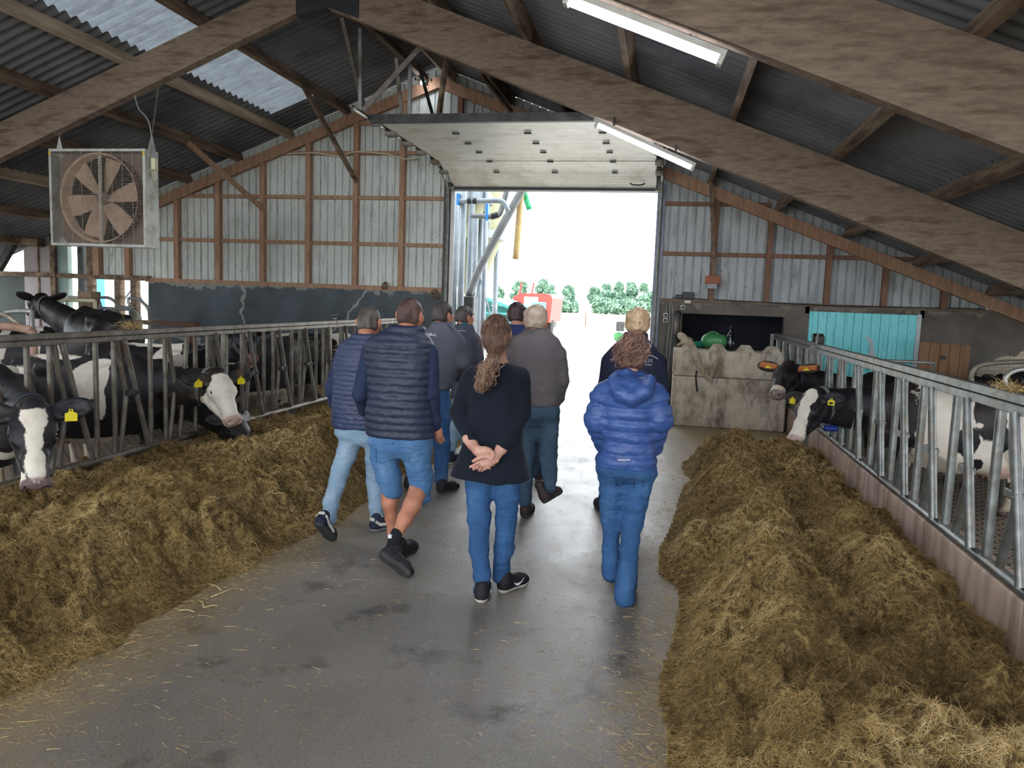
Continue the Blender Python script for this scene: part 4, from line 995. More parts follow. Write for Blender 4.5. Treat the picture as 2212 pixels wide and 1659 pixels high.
def h_right(x, y):
    edge = .12+.08*vnoise(x*0, y*1.1, 0*x, 31)+.05*vnoise(x*0, y*3.7, 0*x, 32)+.20*sstep(6.5, 9.0, y)+.5*sstep(8.9, 10.3, y)-.04*sstep(5, 2.5, y)
    u = x-edge
    cr = .74+.10*vnoise(x*0, y*.9, 0*x, 33)+.12*sstep(7, 10, y)
    base = .08*sstep(0, .25, u)+.21*np.exp(-((x-cr)/.27)**2)*(1+.25*vnoise(x*0, y*1.3, 0*x, 34))
    base = base+(.15+.06*vnoise(x*.0, y*1.1, 0*x, 35))*np.exp(-((x-1.42)/.24)**2)+.045
    near = sstep(4.3, 2.9, y); base = base*(1-near)+near*(.27*sstep(0, .55, u)+.02*np.sin(y*5))
    base = base*(1-sstep(9.2, 10.5, y))
    m = sstep(.0, .30, u)*(1-.8*sstep(9.4, 10.4, y))
    h = base*sstep(0, .2, u)+clumps(x, y, 41)*m*1.05
    h = h-.12*np.exp(-(((x-1.13)/.10)**2+((y-5.05)/.55)**2))-.10*np.exp(-(((x-1.22)/.08)**2+((y-3.45)/.30)**2))
    return np.where((u > 0) & (y < 10.5), np.maximum(h, .004), -.05), u
def heap(name, hf, x0, x1, y0, y1, ns, label, seed, dens, lit):
    dx = .018; xs = np.arange(x0, x1+1e-6, dx); ys = [y0]
    while ys[-1] < y1: ys.append(ys[-1]+.014+.0022*max(0, ys[-1]-3))
    ys = np.array(ys); X, Y = np.meshgrid(xs, ys, indexing='ij'); Hh, u = hf(X, Y)
    wob = .030
    Xd = X+wob*vnoise(X*9, Y*9, Hh*0+1, seed+50)*np.clip(Hh/.15, 0, 1)*(X < x1-.06)*(X > x0+.06); Yd = Y+wob*vnoise(X*9, Y*9, Hh*0+9, seed+51)*np.clip(Hh/.15, 0, 1)
    Vv = np.stack([Xd, Yd, Hh], -1).reshape(-1, 3); nx, ny = X.shape
    i = (np.arange(nx-1)[:, None]*ny+np.arange(ny-1)[None]).ravel(); Q = np.stack([i, i+ny, i+ny+1, i+1], -1)
    keep = (Vv[Q][:, :, 2] > 0).any(1); Q = Q[keep]
    used = np.unique(Q); rm = np.full(len(Vv), -1); rm[used] = np.arange(len(used)); Vv = Vv[used]; Q = rm[Q]
    Vv[:, 2] = np.maximum(Vv[:, 2], -.01)
    rng = np.random.default_rng(seed)
    # strands: density follows nearness to the camera
    tot = []
    px = rng.uniform(x0, x1, ns*6); w = rng.random(ns*6)
    a, b = 1/(y0+dens), 1/(y1+dens); py = 1/(a+(b-a)*rng.random(ns*6))-dens
    hh, uu = hf(px, py); ok = (hh > 0) & ((uu > .25) | (w < np.clip(uu*3+.25, 0, 1))); px, py, hh = px[ok][:ns], py[ok][:ns], hh[ok][:ns]
    e = .02; gx = (hf(px+e, py)[0]-hf(px-e, py)[0])/(2*e); gy = (hf(px, py+e)[0]-hf(px, py-e)[0])/(2*e)
    gx = np.clip(gx, -1.6, 1.6); gy = np.clip(gy, -1.6, 1.6)
    N = np.stack([-gx, -gy, np.ones_like(gx)], -1); N /= np.linalg.norm(N, axis=1)[:, None]
    R = rng.normal(size=N.shape); T = np.cross(N, R); T /= np.linalg.norm(T, axis=1)[:, None]
    D = T+N*rng.uniform(-.05, .38, len(px))[:, None]**1.0; D /= np.linalg.norm(D, axis=1)[:, None]
    far = np.clip(py/5, .7, 2.4)
    L = rng.gamma(4.0, .0085, len(px))+.008; L = np.clip(L, .01, .075); Wd = rng.uniform(.0011, .0030, len(px))*far
    P = np.stack([px, py, hh], -1)+N*rng.uniform(-.002, .007, len(px))[:, None]-D*(L*.35)[:, None]
    v2, q2 = ribbons(P, D, L, Wd, bend=rng.normal(size=P.shape)*.22-np.array([0, 0, .06]), seg=2, rng=rng)
    tone = .47+.30*vnoise(px*1.8, py*1.8, px*0, seed+9)+.22*vnoise(px*7, py*7, px*0, seed+10)+rng.normal(0, .17, len(px))+.45*np.clip(hh-.2, -.2, .06)  # last term puts top light into the tone: high strands lighter, hollows darker
    tone = np.clip(tone, .02, 1); sh = np.repeat(tone, 6)
    base = link(name, Vv, Q, M['silage'], smooth=True); base['kind'] = 'stuff'; tag(base, label, 'feed')
    s = link('straw_strands', v2, q2, M['straw'], base, attrs={'shade': sh}); s['kind'] = 'stuff'
    # loose bits on the concrete beyond the edge
    n = lit; lx = rng.uniform(x0-.9, x1+.9, n*5); ly = 1/(a+(b-a)*rng.random(n*5))-dens; hh, uu = hf(lx, ly)
    p = np.where(uu < 0, np.exp(uu/.16)+.035, 0)*((lx < FRX-.08) & (lx > FLX)); ok = rng.random(n*5) < p; lx, ly = lx[ok][:n], ly[ok][:n]; k = len(lx)
    th = rng.uniform(0, 2*np.pi, k); D = np.stack([np.cos(th), np.sin(th), rng.uniform(-.02, .10, k)], -1); L = np.clip(rng.gamma(2.5, .009, k)+.006, .006, .09)
    P = np.stack([lx, ly, np.full(k, .004)], -1); v3, q3 = ribbons(P, D, L, rng.uniform(.001, .0032, k), bend=np.stack([rng.normal(0, .3, k), rng.normal(0, .3, k), np.zeros(k)], -1), seg=2, rng=rng)
    s2 = link('scattered_straw', v3, q3, M['straw'], base, attrs={'shade': np.repeat(np.clip(rng.normal(.55, .22, k), 0, 1), 6)}); s2['kind'] = 'stuff'
    return base
QF = globals().get("QUICK", 1.0)
heap('silage_feed', h_left, FLX-.16, -2.2, 1.9, 13.5, int(400000*QF), 'long heap of chopped grass silage along the left feed fence', 5, 1.0, int(26000*QF))
heap('silage_feed', h_right, -.05, FRX-.045, 1.6, 10.6, int(430000*QF), 'long ridged heap of chopped grass silage against the pink kerb', 6, .6, int(26000*QF))
# a few long stalks and a clump on the floor
rng0 = random.Random(4); mb = MB()
for (x0, y0), (x1, y1) in (((447, 1260), (478, 1275)), ((455, 1290), (512, 1268)), ((428, 1296), (440, 1312)), ((440, 1312), (470, 1308)), ((385, 1318), (420, 1322)), ((1585, 1300), (1592, 1330))):
    d = lambda x, y: (lambda r: Vector((0, 0, CAM_Z))+r*(-(CAM_Z-.008)/r.z))(CR*((x-W_PX/2)/F_PX)-CU*((y-H_PX/2)/F_PX)+CF)
    a, b = d(x0, y0), d(x1, y1); mb.tube([a, (a+b)/2+Vector((.005, .01, .004)), b], .003, 5)
o = mb.build('loose_stalks', pbr('pale_stalk', '#cdb988'), smooth=True, origin=(-2.4, 4, 0)); tag(o, 'few long pale stalks on the concrete at the left heap edge', 'straw', kind='stuff')
for (px, py, X, lab) in ((288, 703, -4.6, 'wisp of hay lying on the left fence top rail'), (700, 843, -4.6, 'clump of hay on the left bottom rail beside the man in light jeans'), (2180, 838, 1.9, 'smear of hay on the right fence top rail')):
    c = atX(px, py, X); r_ = np.random.default_rng(px); n_ = 260; th = r_.uniform(0, 6.28, n_); D = np.stack([np.cos(th)*.3, np.sin(th), r_.normal(0, .3, n_)], -1); D /= np.linalg.norm(D, axis=1)[:, None]
    P = np.array(c)+r_.normal(0, 1, (n_, 3))*np.array([.02, .09, .018]); v_, q_ = ribbons(P, D, r_.uniform(.03, .09, n_), r_.uniform(.002, .004, n_), rng=r_)
    o = link('hay_wisp', v_, q_, M['straw'], origin=c, attrs={'shade': np.repeat(r_.uniform(.4, .9, n_), 6)}); tag(o, lab, 'hay', kind='stuff')

# ================================================================== cattle
def m_cow(name='cattle_hide', dark='#16171b', brown='#2c2119', white='#d9d2c3', dirt='#94764f', tan='#b9703a'):
    t = NT(name); w = t.attr('white'); n1 = t.noise(9, 3, .6); n2 = t.noise(42, 4, .7)
    f = t.math('ADD', w, t.math('MULTIPLY', t.math('SUBTRACT', n1, .5), .05)); f = t.math('ADD', f, t.math('MULTIPLY', t.math('SUBTRACT', n2, .5), .022))
    m = t.math('ADD', t.math('MULTIPLY', f, 120), .5, True)
    blk = t.mix(t.ramp(t.noise(3, 4), [(.45, B0), (.75, W1)]), lin(dark), lin(brown))
    wh = t.mix(t.ramp(t.noise(5, 5, .7), [(.45, B0), (.8, (.6, .6, .6, 1))]), lin(white), lin('#b7a588'))
    c = t.mix(m, blk, wh)
    c = t.mix(t.attr('dirt'), c, lin(dirt)); c = t.mix(t.attr('tan'), c, lin(tan)); c = t.mix(t.attr('pink'), c, lin('#b98a7c'))
    spots = t.ramp(t.noise(55, 2, .6), [(.50, B0), (.54, W1)])
    c = t.mix(t.math('MULTIPLY', t.attr('grey'), t.math('ADD', t.math('MULTIPLY', spots, .35), .6)), c, lin('#54474a'))
    hair = t.noise(130, 3, .7, t.map((1, 1, .35))); t.bump(t.math('ADD', hair, t.math('MULTIPLY', t.noise(18, 3), .6)), .22, .006)
    r = t.math('ADD', t.math('MULTIPLY', n1, .2), .42)
    return t.out(c, r, 0, .35)
M['cow'] = m_cow(); M['cow_brown'] = m_cow('brown_hide', '#151315', '#2a1e19', '#cfc2ae')
M['eye'] = pbr('cow_eye', '#0d0a09', None, rough=.1, spec=.8)
M['tag'] = pbr('yellow_ear_tag', '#d8c81e', '#c9b81a', 6, .45)
M['collar_g'] = pbr('grey_webbing_collar', '#6d716f', '#585b59', 20, .8); M['collar_b'] = pbr('dark_neck_strap', '#2b2f38', None, rough=.6)
M['blue_box'] = pbr('blue_neck_transponder', '#1d2f78', '#253a8c', 5, .4)
def basis(fwd, up):
    h = np.array(fwd, float); h /= np.linalg.norm(h); u = np.array(up, float); u -= h*(u@h); u /= np.linalg.norm(u); l = np.cross(u, h)
    return np.stack([h, l, u], 1)
def cow(label, pos, yaw, poll, muzzle, paint=(), headpaint=(), base=-1, size=.93, res=.016, hres=None, mat='cow', roll=0.0, ears=((.15, .95, .05), (.15, -.95, .05)), legs=True,
        collar=None, box=False, tags=(1, 1), tan_ears=False, pale_muzzle=False, mouth=False, tail=True, face_dirt=0, group='cattle along the feed fences', belly_dirt=True, hlen=None, white_legs=True, name='cow', pink=True):
    """pos: ground point under the middle of the trunk; poll, muzzle: world points. Built in the cow's own frame (x forward, y left, z up)."""
    cy_, sy_ = math.cos(yaw), math.sin(yaw); Rb = np.array([[cy_, -sy_, 0], [sy_, cy_, 0], [0, 0, 1]]); P0 = np.array(pos, float)
    loc = lambda p: (Rb.T@(np.array(p, float)-P0))/size
    pl, mz = loc(poll), loc(muzzle); hd = mz-pl; HL = np.linalg.norm(hd); hs = hlen or 1.15; lx = HL/(.50*hs)
    upv = np.array([0, 0, 1.0]); Hb = basis(hd, upv+1e-3)
    if roll: c, s = math.cos(roll), math.sin(roll); Hb = np.stack([Hb[:, 0], c*Hb[:, 1]+s*Hb[:, 2], -s*Hb[:, 1]+c*Hb[:, 2]], 1)
    hp = lambda x, y, z: pl+Hb@(np.array([x*lx, y, z])*hs)
    pr = []
    pr.append(Loft([(-.98, 0, 1.12, .10, .12), (-.90, 0, 1.08, .19, .22), (-.72, 0, 1.05, .25, .30), (-.48, 0, 1.01, .285, .35), (-.2, 0, .95, .33, .41), (.08, 0, .94, .34, .42), (.32, 0, .98, .29, .40), (.52, 0, 1.03, .225, .34), (.66, 0, 1.07, .13, .22)], axis=0, n=2.25, k=.06))
    pr += [Ell((-.46, .23, 1.28), (.10, .07, .07), k=.09), Ell((-.46, -.23, 1.28), (.10, .07, .07), k=.09), Ell((-.93, .10, 1.22), (.07, .05, .06), k=.07), Ell((-.93, -.10, 1.22), (.07, .05, .06), k=.07),
           Chain([((-.95, 0, 1.30), .045), ((-.4, 0, 1.345), .05), ((.1, 0, 1.345), .05), ((.42, 0, 1.37), .07)], k=.10), Ell((.30, .20, 1.05), (.20, .10, .28), k=.08), Ell((.30, -.20, 1.05), (.20, .10, .28), k=.08),
           Ell((-.15, .0, .66), (.5, .26, .20), k=.12)]
    nb = np.array([.52, 0, 1.10]); nh = hp(-.02, 0, -.10); mid = nb*.5+nh*.5+np.array([0, 0, .02 if pl[2] < 1.2 else -.02])
    pr.append(Chain([((.42, 0, 1.05), .27), (nb, .24), (mid, .20), (nh, .145)], k=.09, flat=((-math.sin(0), 1, 0), .72)))
    pr.append(Chain([((.60, 0, .80), .10), (mid+np.array([-.02, 0, -.17]), .06), (hp(.10, 0, -.20), .045)], k=.10))
    pr.append(Ell((.62, 0, .80), (.10, .13, .16), k=.10))
    if legs:
        for s in (-1, 1):
            dx = .05*s
            pr.append(Chain([((.36, .17*s, .85), .13), ((.33, .18*s, .66), .095), ((.38+dx, .16*s, .42), .058), ((.37+dx, .16*s, .36), .050), ((.37+dx, .155*s, .16), .036), ((.39+dx, .155*s, .09), .045)], k=.05))
            pr.append(Chain([((.40+dx, .155*s, .065), .048), ((.43+dx, .155*s, .03), .060)], k=.02, flat=((0, 0, 1), .9)))
            pr.append(Chain([((-.68, .17*s, 1.0), .20), ((-.62, .20*s, .82), .16), ((-.60-dx, .20*s, .70), .115), ((-.80-dx, .18*s, .52), .072), ((-.87-dx, .17*s, .46), .058), ((-.84-dx, .165*s, .34), .042), ((-.80-dx, .16*s, .16), .038), ((-.79-dx, .16*s, .09), .046)], k=.06))
            pr.append(Chain([((-.78-dx, .16*s, .065), .048), ((-.75-dx, .16*s, .03), .060)], k=.02, flat=((0, 0, 1), .9)))
        pr.append(Ell((-.52, 0, .60), (.24, .19, .17), k=.07))
        for sx in (-.62, -.44):
            for s in (-1, 1): pr.append(Chain([((sx, .08*s, .48), .022), ((sx, .08*s, .42), .015)], k=.02))
    if tail: pr.append(Chain([((-.96, 0, 1.27), .045), ((-1.04, 0, 1.12), .034), ((-1.05, .01, .8), .024), ((-1.03, .03, .55), .022), ((-1.03, .04, .46), .045), ((-1.03, .03, .30), .02)], k=.04))
    # head
    q = hs
    H = [Chain([(hp(0, 0, -.03), .088*q), (hp(.16, 0, -.035), .10*q)], k=.05, flat=(Hb[:, 1], 1.12)),
         Ell(hp(.12, 0, -.02), np.array([.13, .122, .075])*q, Hb, k=.05),
         Chain([(hp(.15, 0, -.02), .080*q), (hp(.30, 0, -.03), .068*q), (hp(.43, 0, -.045), .060*q)], k=.04, flat=(Hb[:, 1], 1.1)),
         Chain([(hp(.08, .045, -.150), .085*q), (hp(.22, .03, -.135), .062*q), (hp(.40, .012, -.095), .036*q)], k=.04), Chain([(hp(.08, -.045, -.150), .085*q), (hp(.22, -.03, -.135), .062*q), (hp(.40, -.012, -.095), .036*q)], k=.04),
         Ell(hp(.450, 0, -.050), np.array([.058, .076, .068])*q, Hb, k=.035), Ell(hp(.468, .046, -.030), np.array([.034, .032, .036])*q, Hb, k=.02), Ell(hp(.468, -.046, -.030), np.array([.034, .032, .036])*q, Hb, k=.02),
         Ell(hp(.425, 0, -.112-(.03 if mouth else 0)), np.array([.058, .046, .026])*q, Hb, k=.02),
         Ell(hp(.165, .098, .0), np.array([.045, .025, .026])*q, Hb, k=.03), Ell(hp(.165, -.098, .0), np.array([.045, .025, .026])*q, Hb, k=.03),
         Ell(hp(-.015, 0, .035), np.array([.05, .065, .035])*q, Hb, k=.04)]
    for s in (-1, 1):
        n_ = Ell(hp(.495, .046*s, -.022), np.array([.026, .018, .020])*q, Hb, k=.012, sub=True); H.append(n_)
        H.append(Ell(hp(.17, .118*s, -.002), np.array([.024, .014, .017])*q, Hb, k=.01, sub=True))
    H.append(Ell(hp(.47, 0, -.094-(.014 if mouth else 0)), np.array([.06, .07, .006 if not mouth else .018])*q, Hb, k=.008, sub=True))
    etip = []
    for s, e in zip((1, -1), ears):
        if e is None: etip.append(None); continue
        b = hp(.015, .085*s, -.01); d = Hb@np.array([-e[0], e[1], e[2]]); d /= np.linalg.norm(d); up = Hb@np.array([1.0, 0, -.25]); E = basis(d, up)
        c = b+d*.115*q
        H.append(Ell(c, np.array([.120, .030, .068])*q, np.stack([E[:, 0], E[:, 2], E[:, 1]], 1) if False else np.stack([E[:, 0], E[:, 1], E[:, 2]], 1), k=.03))
        fr = E[:, 1]*(1 if (E[:, 1]@Hb[:, 2]) > 0 else -1)
        H.append(Ell(c+d*.012*q+fr*.026*q, np.array([.092, .020, .048])*q, E, k=.015, sub=True)); etip.append((c, d, fr, E))
    hair_tuft = lambda X: .004*vnoise(X[..., 0]*30, X[..., 1]*30, X[..., 2]*30, 5)+.006*vnoise(X[..., 0]*6, X[..., 1]*6, X[..., 2]*6, 6)
    cp = hp(-.10, 0, -.08); cn = Hb[:, 0]
    full = pr+H
    def clipb(X): return (X-cp)@cn
    def cliph(X): return -((X-cp)@cn+.03)
    v1, q1 = sdf_mesh(full, res/size, disp=hair_tuft, clip=clipb)
    fine = H+[p for p in pr if isinstance(p, Chain)][1:3]
    # the head half of the same field, meshed finer
    lo = pl-.42*q; hi = pl+.62*q
    hr = (hres or res*.62)/size
    keep = []
    for p in full:
        if (np.array(p.hi) > lo).all() and (np.array(p.lo) < hi).all(): keep.append(p)
    class Boxed:
        def __init__(s, p): s.p = p; s.k = p.k; s.sub = p.sub; s.lo = np.maximum(p.lo, lo); s.hi = np.minimum(p.hi, hi); s.d = p.d
    v2, q2 = sdf_mesh([Boxed(p) for p in keep], hr, disp=hair_tuft, clip=lambda X: np.maximum(cliph(X), np.max(np.maximum(lo-X, X-hi), -1)))
    V, Q = merge([(v1, q1), (v2, q2)]); N = vnormals(V, Q)
    # colour fields
    X = V; hl = ((X-pl)@Hb)/(q*np.array([lx, 1, 1]))
    f = np.full(len(X), .12*base, np.float32)
    inhead = (hl[:, 0] > -.06)
    for fr_, c, r, val in [('b',)+tuple(p) for p in paint]+[('h',)+tuple(p) for p in headpaint]:
        c = np.array(c, float); r = np.array(r, float); Y_ = X if fr_ == 'b' else hl
        l = np.sqrt((((Y_-c)/r)**2).sum(1)); s = (1-l)*min(r.min(), .15)
        if fr_ == 'h': s = np.where(inhead, s, -.2)
        elif len(headpaint) or True: s = np.where(inhead & (hl[:, 0] > .0), -.2, s)
        f = np.maximum(f, s) if val > 0 else np.minimum(f, -s)
    z = X[:, 2]
    hoof = sstep(.085, .07, z)
    pk = np.zeros(len(X)); gr = np.zeros(len(X)); tn = np.zeros(len(X))
    nz = sstep(.43, .455, hl[:, 0])*sstep(-.105, -.085, hl[:, 2])
    if pale_muzzle: f = np.where(hl[:, 0] > .375, np.maximum(f, .1), f); gr = nz*.95
    elif pink: pk = nz*.6; gr = nz*(.95 if pink == 2 else .35); pk = pk*(.6 if pink == 2 else 1)
    else: gr = nz*.9
    gr = np.maximum(gr, hoof*.95)
    if mouth: pk = np.maximum(pk, sstep(.36, .40, hl[:, 0])*sstep(-.16, -.13, hl[:, 2])*sstep(-.075, -.09, hl[:, 2]))
    if legs:
        ud = np.sqrt((((X-np.array([-.52, 0, .57]))/np.array([.24, .19, .17]))**2).sum(1)); pk = np.maximum(pk, sstep(1.08, 1.0, ud)*.55*(z < .62)); f = np.where((ud < 1.15) & (z < .60), np.maximum(f, .1), f)
        if white_legs: f = np.where((z < .34) & (z > .05), np.maximum(f, .06), f)
    dr = np.clip(.8*sstep(.75, .35, z)*(.5+.5*vnoise(X[:, 0]*5, X[:, 1]*5, z*5, 8)), 0, .85)*(f > 0) + .35*sstep(.5, .2, z)*(f <= 0)
    dr = dr*(~inhead); dr = dr+face_dirt*inhead*np.clip(vnoise(hl[:, 0]*14, hl[:, 1]*14, hl[:, 2]*14, 9), 0, 1)
    if tan_ears:
        for et in etip:
            if et is not None: rr = X-et[0]; tn = np.maximum(tn, sstep(.13, .10, np.abs(rr@et[1]))*sstep(.06, .04, np.linalg.norm(rr-np.outer(rr@et[1], et[1]), axis=1))*(.35+.6*(N@et[2] > -.2)))
    Wd = (V*size)@Rb.T+P0
    T = thing(name, tuple(P0), label, 'cow', group)
    link('body', Wd, Q, M[mat], T, smooth=True, attrs=dict(white=f, pink=pk, grey=gr, tan=tn, dirt=dr))
    W = lambda p: Vector((Rb@(np.array(p)*size)+P0).tolist()); Dw = lambda d: Vector((Rb@np.array(d)).tolist())
    for s in (-1, 1):
        MB().lathe(W(hp(.168, .094*s, -.002)), [(.0, -.0), (.013*q*size, .004), (.021*q*size, .014), (.013*q*size, .024), (0, .026)], 14, Dw(Hb[:, 1]*s)).build('eye', M['eye'], T, True)
    for i, et in enumerate(etip):
        if et is None or not tags[i]: continue
        c, d, fr, E = et; c0 = W(c+d*.0*q+fr*.046*q)+Vector((0, 0, -.012)); dn = Vector((0, 0, -1)); side = Dw(d); side = (side-dn*side.dot(dn)); side = side.normalized() if side.length > .05 else Vector((1, 0, 0)); n_ = side.cross(dn)
        w = .031*q*size/.93; h = .060*q*size/.93; top = c0+dn*.0
        P = [top-side*w*.28, top+side*w*.28, top+side*w*.38+dn*h*.28, top+side*w+dn*h*.42, top+side*w+dn*h*1.15, top-side*w+dn*h*1.15, top-side*w+dn*h*.42, top-side*w*.38+dn*h*.28]
        tg = MB().prism(P, n_*.003).build('ear_tag', M['tag'], T)
        MB().lathe(top+dn*.008-n_*.003, [(0, 0), (.006, 0), (.006, .008), (0, .009)], 8, n_).build('tag_pin', M['plastic_black'], tg)
    if collar:
        c = hp(-.12, 0, -.08) if not isinstance(collar, tuple) else hp(*collar[1]); cm = collar if not isinstance(collar, tuple) else collar[0]
        ax = nh-mid; ax = ax/np.linalg.norm(ax); ax = ax*.6+Hb[:, 0]*.4; ax /= np.linalg.norm(ax); E = basis(ax, (0, 0, 1)); pts = []
        for k in range(28):
            th = 2*math.pi*k/28; dd = E[:, 1]*math.cos(th)+E[:, 2]*math.sin(th); t_ = .02
            for _ in range(60):       # march out to the skin
                x = (c+dd*t_)[None]; dv = min([float(p.d(x.astype(np.float32))[0]) for p in full if not p.sub and (p.lo-.1 < x[0]).all() and (p.hi+.1 > x[0]).all()] or [1])
                if dv > .004: break
                t_ += max(.004, -dv*.7)
            pts.append(W(c+dd*(t_+.004)))
        mbc = MB(); axw = Dw(ax)
        n_ = len(pts); Vv = []
        for p in pts: o_ = (p-W(c)).normalized(); Vv += [p-axw*.020, p+axw*.020, p+axw*.020+o_*.005, p-axw*.020+o_*.005]
        F = []
        for i in range(n_):
            j = (i+1) % n_
            for a_ in range(4): F.append((4*i+a_, 4*j+a_, 4*j+(a_+1) % 4, 4*i+(a_+1) % 4))
        mbc.add(Vv, F); co = mbc.build('collar', M[cm], T, True)
        if box:
            lowp = min(pts, key=lambda p: p.z); vb, qb = sdf_mesh([Chain([(lowp-Vector((.045, 0, .035)), .032), (lowp+Vector((.045, 0, -.035)), .032)], flat=((0, 1, 0), 1.15))], .006)
            link('transponder', vb, qb, M['blue_box'], co, smooth=True)
    return T
# left of the alley
CQ = globals().get('CQ', 1.0)
cow('black cow with white blaze looking at the camera at the left edge, yellow tag', (-5.52, 5.44, PEN), math.atan2(-.60, .80), (-4.08, 4.34, .955), (-3.86, 4.12, .50),
    paint=[((-.1, 0, 1.2), (.42, .5, .5), 1), ((.62, 0, .75), (.12, .2, .16), 1), ((-.8, 0, .8), (.3, .5, .6), 1)],
    headpaint=[((.05, 0, .08), (.12, .075, .12), 1), ((.20, 0, .08), (.16, .047, .14), 1), ((.36, 0, .04), (.12, .055, .12), 1), ((.43, -.06, -.06), (.05, .05, .07), 1), ((.42, 0, -.12), (.06, .05, .05), 1), ((-.03, 0, .05), (.05, .1, .1), -1)],
    hres=.0075*CQ, pink=2, collar='collar_b', box=True, tags=(1, 0), ears=((.12, .97, .12), (.12, -.97, .0)), hlen=1.2)
cow('black and white cow with an all-white face reaching through the left feed fence', (-5.45, 6.62, PEN), math.radians(3), (-4.22, 6.72, .955), (-3.93, 6.56, .565),
    paint=[((.10, -.28, 1.22), (.22, .3, .24), 1), ((.24, -.30, .98), (.06, .2, .18), 1), ((-.78, -.1, .92), (.22, .5, .36), 1), ((-.45, 0, 1.36), (.30, .12, .05), 1), ((-.55, -.3, 1.0), (.03, .1, .04), -1), ((-.1, 0, .50), (.35, .4, .06), 1)],
    headpaint=[((.26, 0, -.05), (.34, .30, .22), 1), ((.02, .0, -.14), (.10, .3, .14), -1), ((-.02, 0, .03), (.035, .2, .10), -1), ((.0, .16, -.02), (.12, .09, .12), -1), ((.0, -.16, -.02), (.12, .09, .12), -1)],
    hres=.008*CQ, collar='collar_g', ears=((.05, .95, .10), (.05, -.95, .05)), hlen=1.2, face_dirt=.25)
cow('black cow with thin white blaze lifting its open mouth behind the left fence', (-6.05, 8.42, PEN), math.radians(2), (-4.95, 8.45, 1.31), (-4.66, 8.12, 1.02),
    paint=[((.22, -.1, 1.2), (.20, .5, .3), 1), ((-.1, 0, 1.38), (.5, .08, .04), 1), ((.3, 0, .6), (.2, .4, .15), 1)], headpaint=[((.10, 0, .06), (.14, .022, .08), 1), ((.45, 0, -.02), (.03, .05, .03), 1)],
    res=.02, hres=.010, mouth=True, tags=(0, 0), ears=((.3, .9, .0), (.3, -.9, .0)), hlen=1.15)
cow('black cow with its muzzle down in the feed beside the white-faced cow', (-5.62, 7.32, PEN), math.radians(-3), (-4.22, 7.02, .50), (-3.98, 6.88, .16),
    headpaint=[], res=.02, hres=.012, tags=(0, 0), size=.86, hlen=1.15, ears=((.5, .6, -.4), (.5, -.6, -.4)), pink=False)
cow('big black cow with white belly standing behind the left fence in the middle', (-5.75, 10.35, PEN), math.radians(62), (-5.25, 11.35, 1.05), (-5.05, 11.75, .75), paint=[((.0, 0, .50), (.7, .5, .14), 1), ((-.8, .2, .5), (.2, .3, .2), 1)], res=.024, tags=(0, 0), ears=((.3, .9, .0), (.3, -.9, .0)), white_legs=False)
cow('black cow with white shoulder far behind the man in light jeans', (-5.75, 12.35, PEN), math.radians(8), (-4.75, 12.4, 1.0), (-4.35, 12.35, .75), paint=[((.35, 0, 1.25), (.3, .5, .35), 1), ((-.75, 0, 1.2), (.16, .5, .4), 1)], res=.026, tags=(0, 0))
cow('dark grey-brown cow with grey collar standing head turned away among the stalls', (-8.05, 9.75, 0), math.radians(149), (-9.42, 10.25, 1.56), (-9.8, 10.45, 1.36), paint=[], res=.02, mat='cow_brown', collar='collar_g', tags=(0, 0), size=1.03, ears=((.3, .9, .25), (.3, -.9, .25)), white_legs=False)
cow('black and white striped cow lying in the stalls at the left edge', (-10.25, 10.6, -.45), math.radians(200), (-11.4, 10.2, 1.0), (-11.8, 9.9, .8), paint=[((-.35, .3, 1.1), (.10, .5, .5), 1), ((-.7, .2, 1.2), (.08, .5, .5), 1), ((.05, .3, 1.2), (.07, .5, .3), 1)], res=.024, tags=(0, 0), legs=False, tail=False, size=1.1)
cow('cow with a white rump between the two front cows at the left edge', (-7.95, 7.1, PEN), math.radians(182), (-9.3, 7.0, 1.1), (-9.7, 7.0, .8), paint=[((-.8, 0, 1.2), (.35, .5, .4), 1)], res=.024, tags=(0, 0), size=.85)
# right of the alley
cow('black cow with white blaze and grey collar reaching over the pink kerb', (2.82, 8.33, PEN), math.radians(181), tuple(at(1757, 857, 8.02)), tuple(at(1711, 952, 7.74)),
    paint=[((-.30, 0, 1.0), (.75, .6, .9), 1), ((1.05, 0, 1.0), (.42, .6, .9), -1), ((-.30, .3, 1.12), (.16, .4, .26), -1), ((-.10, .3, .85), (.12, .3, .16), -1), ((-.42, .3, .88), (.08, .3, .16), -1), ((-.22, .3, .60), (.07, .3, .07), -1), ((-.20, .3, 1.02), (.05, .3, .03), 1), ((-.78, .3, 1.05), (.05, .3, .08), -1), ((-.62, 0, 1.3), (.12, .3, .2), -1)],
    headpaint=[((.06, .0, .07), (.12, .075, .12), 1), ((.22, 0, .06), (.16, .06, .10), 1), ((.36, 0, .02), (.14, .08, .07), 1), ((.45, 0, -.05), (.09, .12, .12), 1)],
    hres=.008*CQ, collar='collar_g', box=True, ears=((.30, .95, -.05), (-.02, -.97, -.10)), hlen=1.02, size=.95)
cow('almost black cow with orange ears and a pale ringed muzzle, right side', (2.85, 9.9, PEN), math.radians(182), tuple(at(1703, 794, 9.6)), tuple(at(1673, 850, 9.22)), headpaint=[], res=.018, hres=.0095, mat='cow_brown', tan_ears=True, pale_muzzle=True, collar='collar_b', ears=((.10, .95, .10), (.0, -.97, .12)), hlen=1.28, size=.9, white_legs=False)
cow('white cow whose hip shows above the right fence near the bent stall tube', (5.05, 9.9, PEN), math.radians(165), (3.75, 10.3, 1.0), (3.3, 10.4, .6), paint=[((-.3, 0, 1.0), (.9, .6, .9), 1)], res=.022, tags=(0, 0), size=.93)
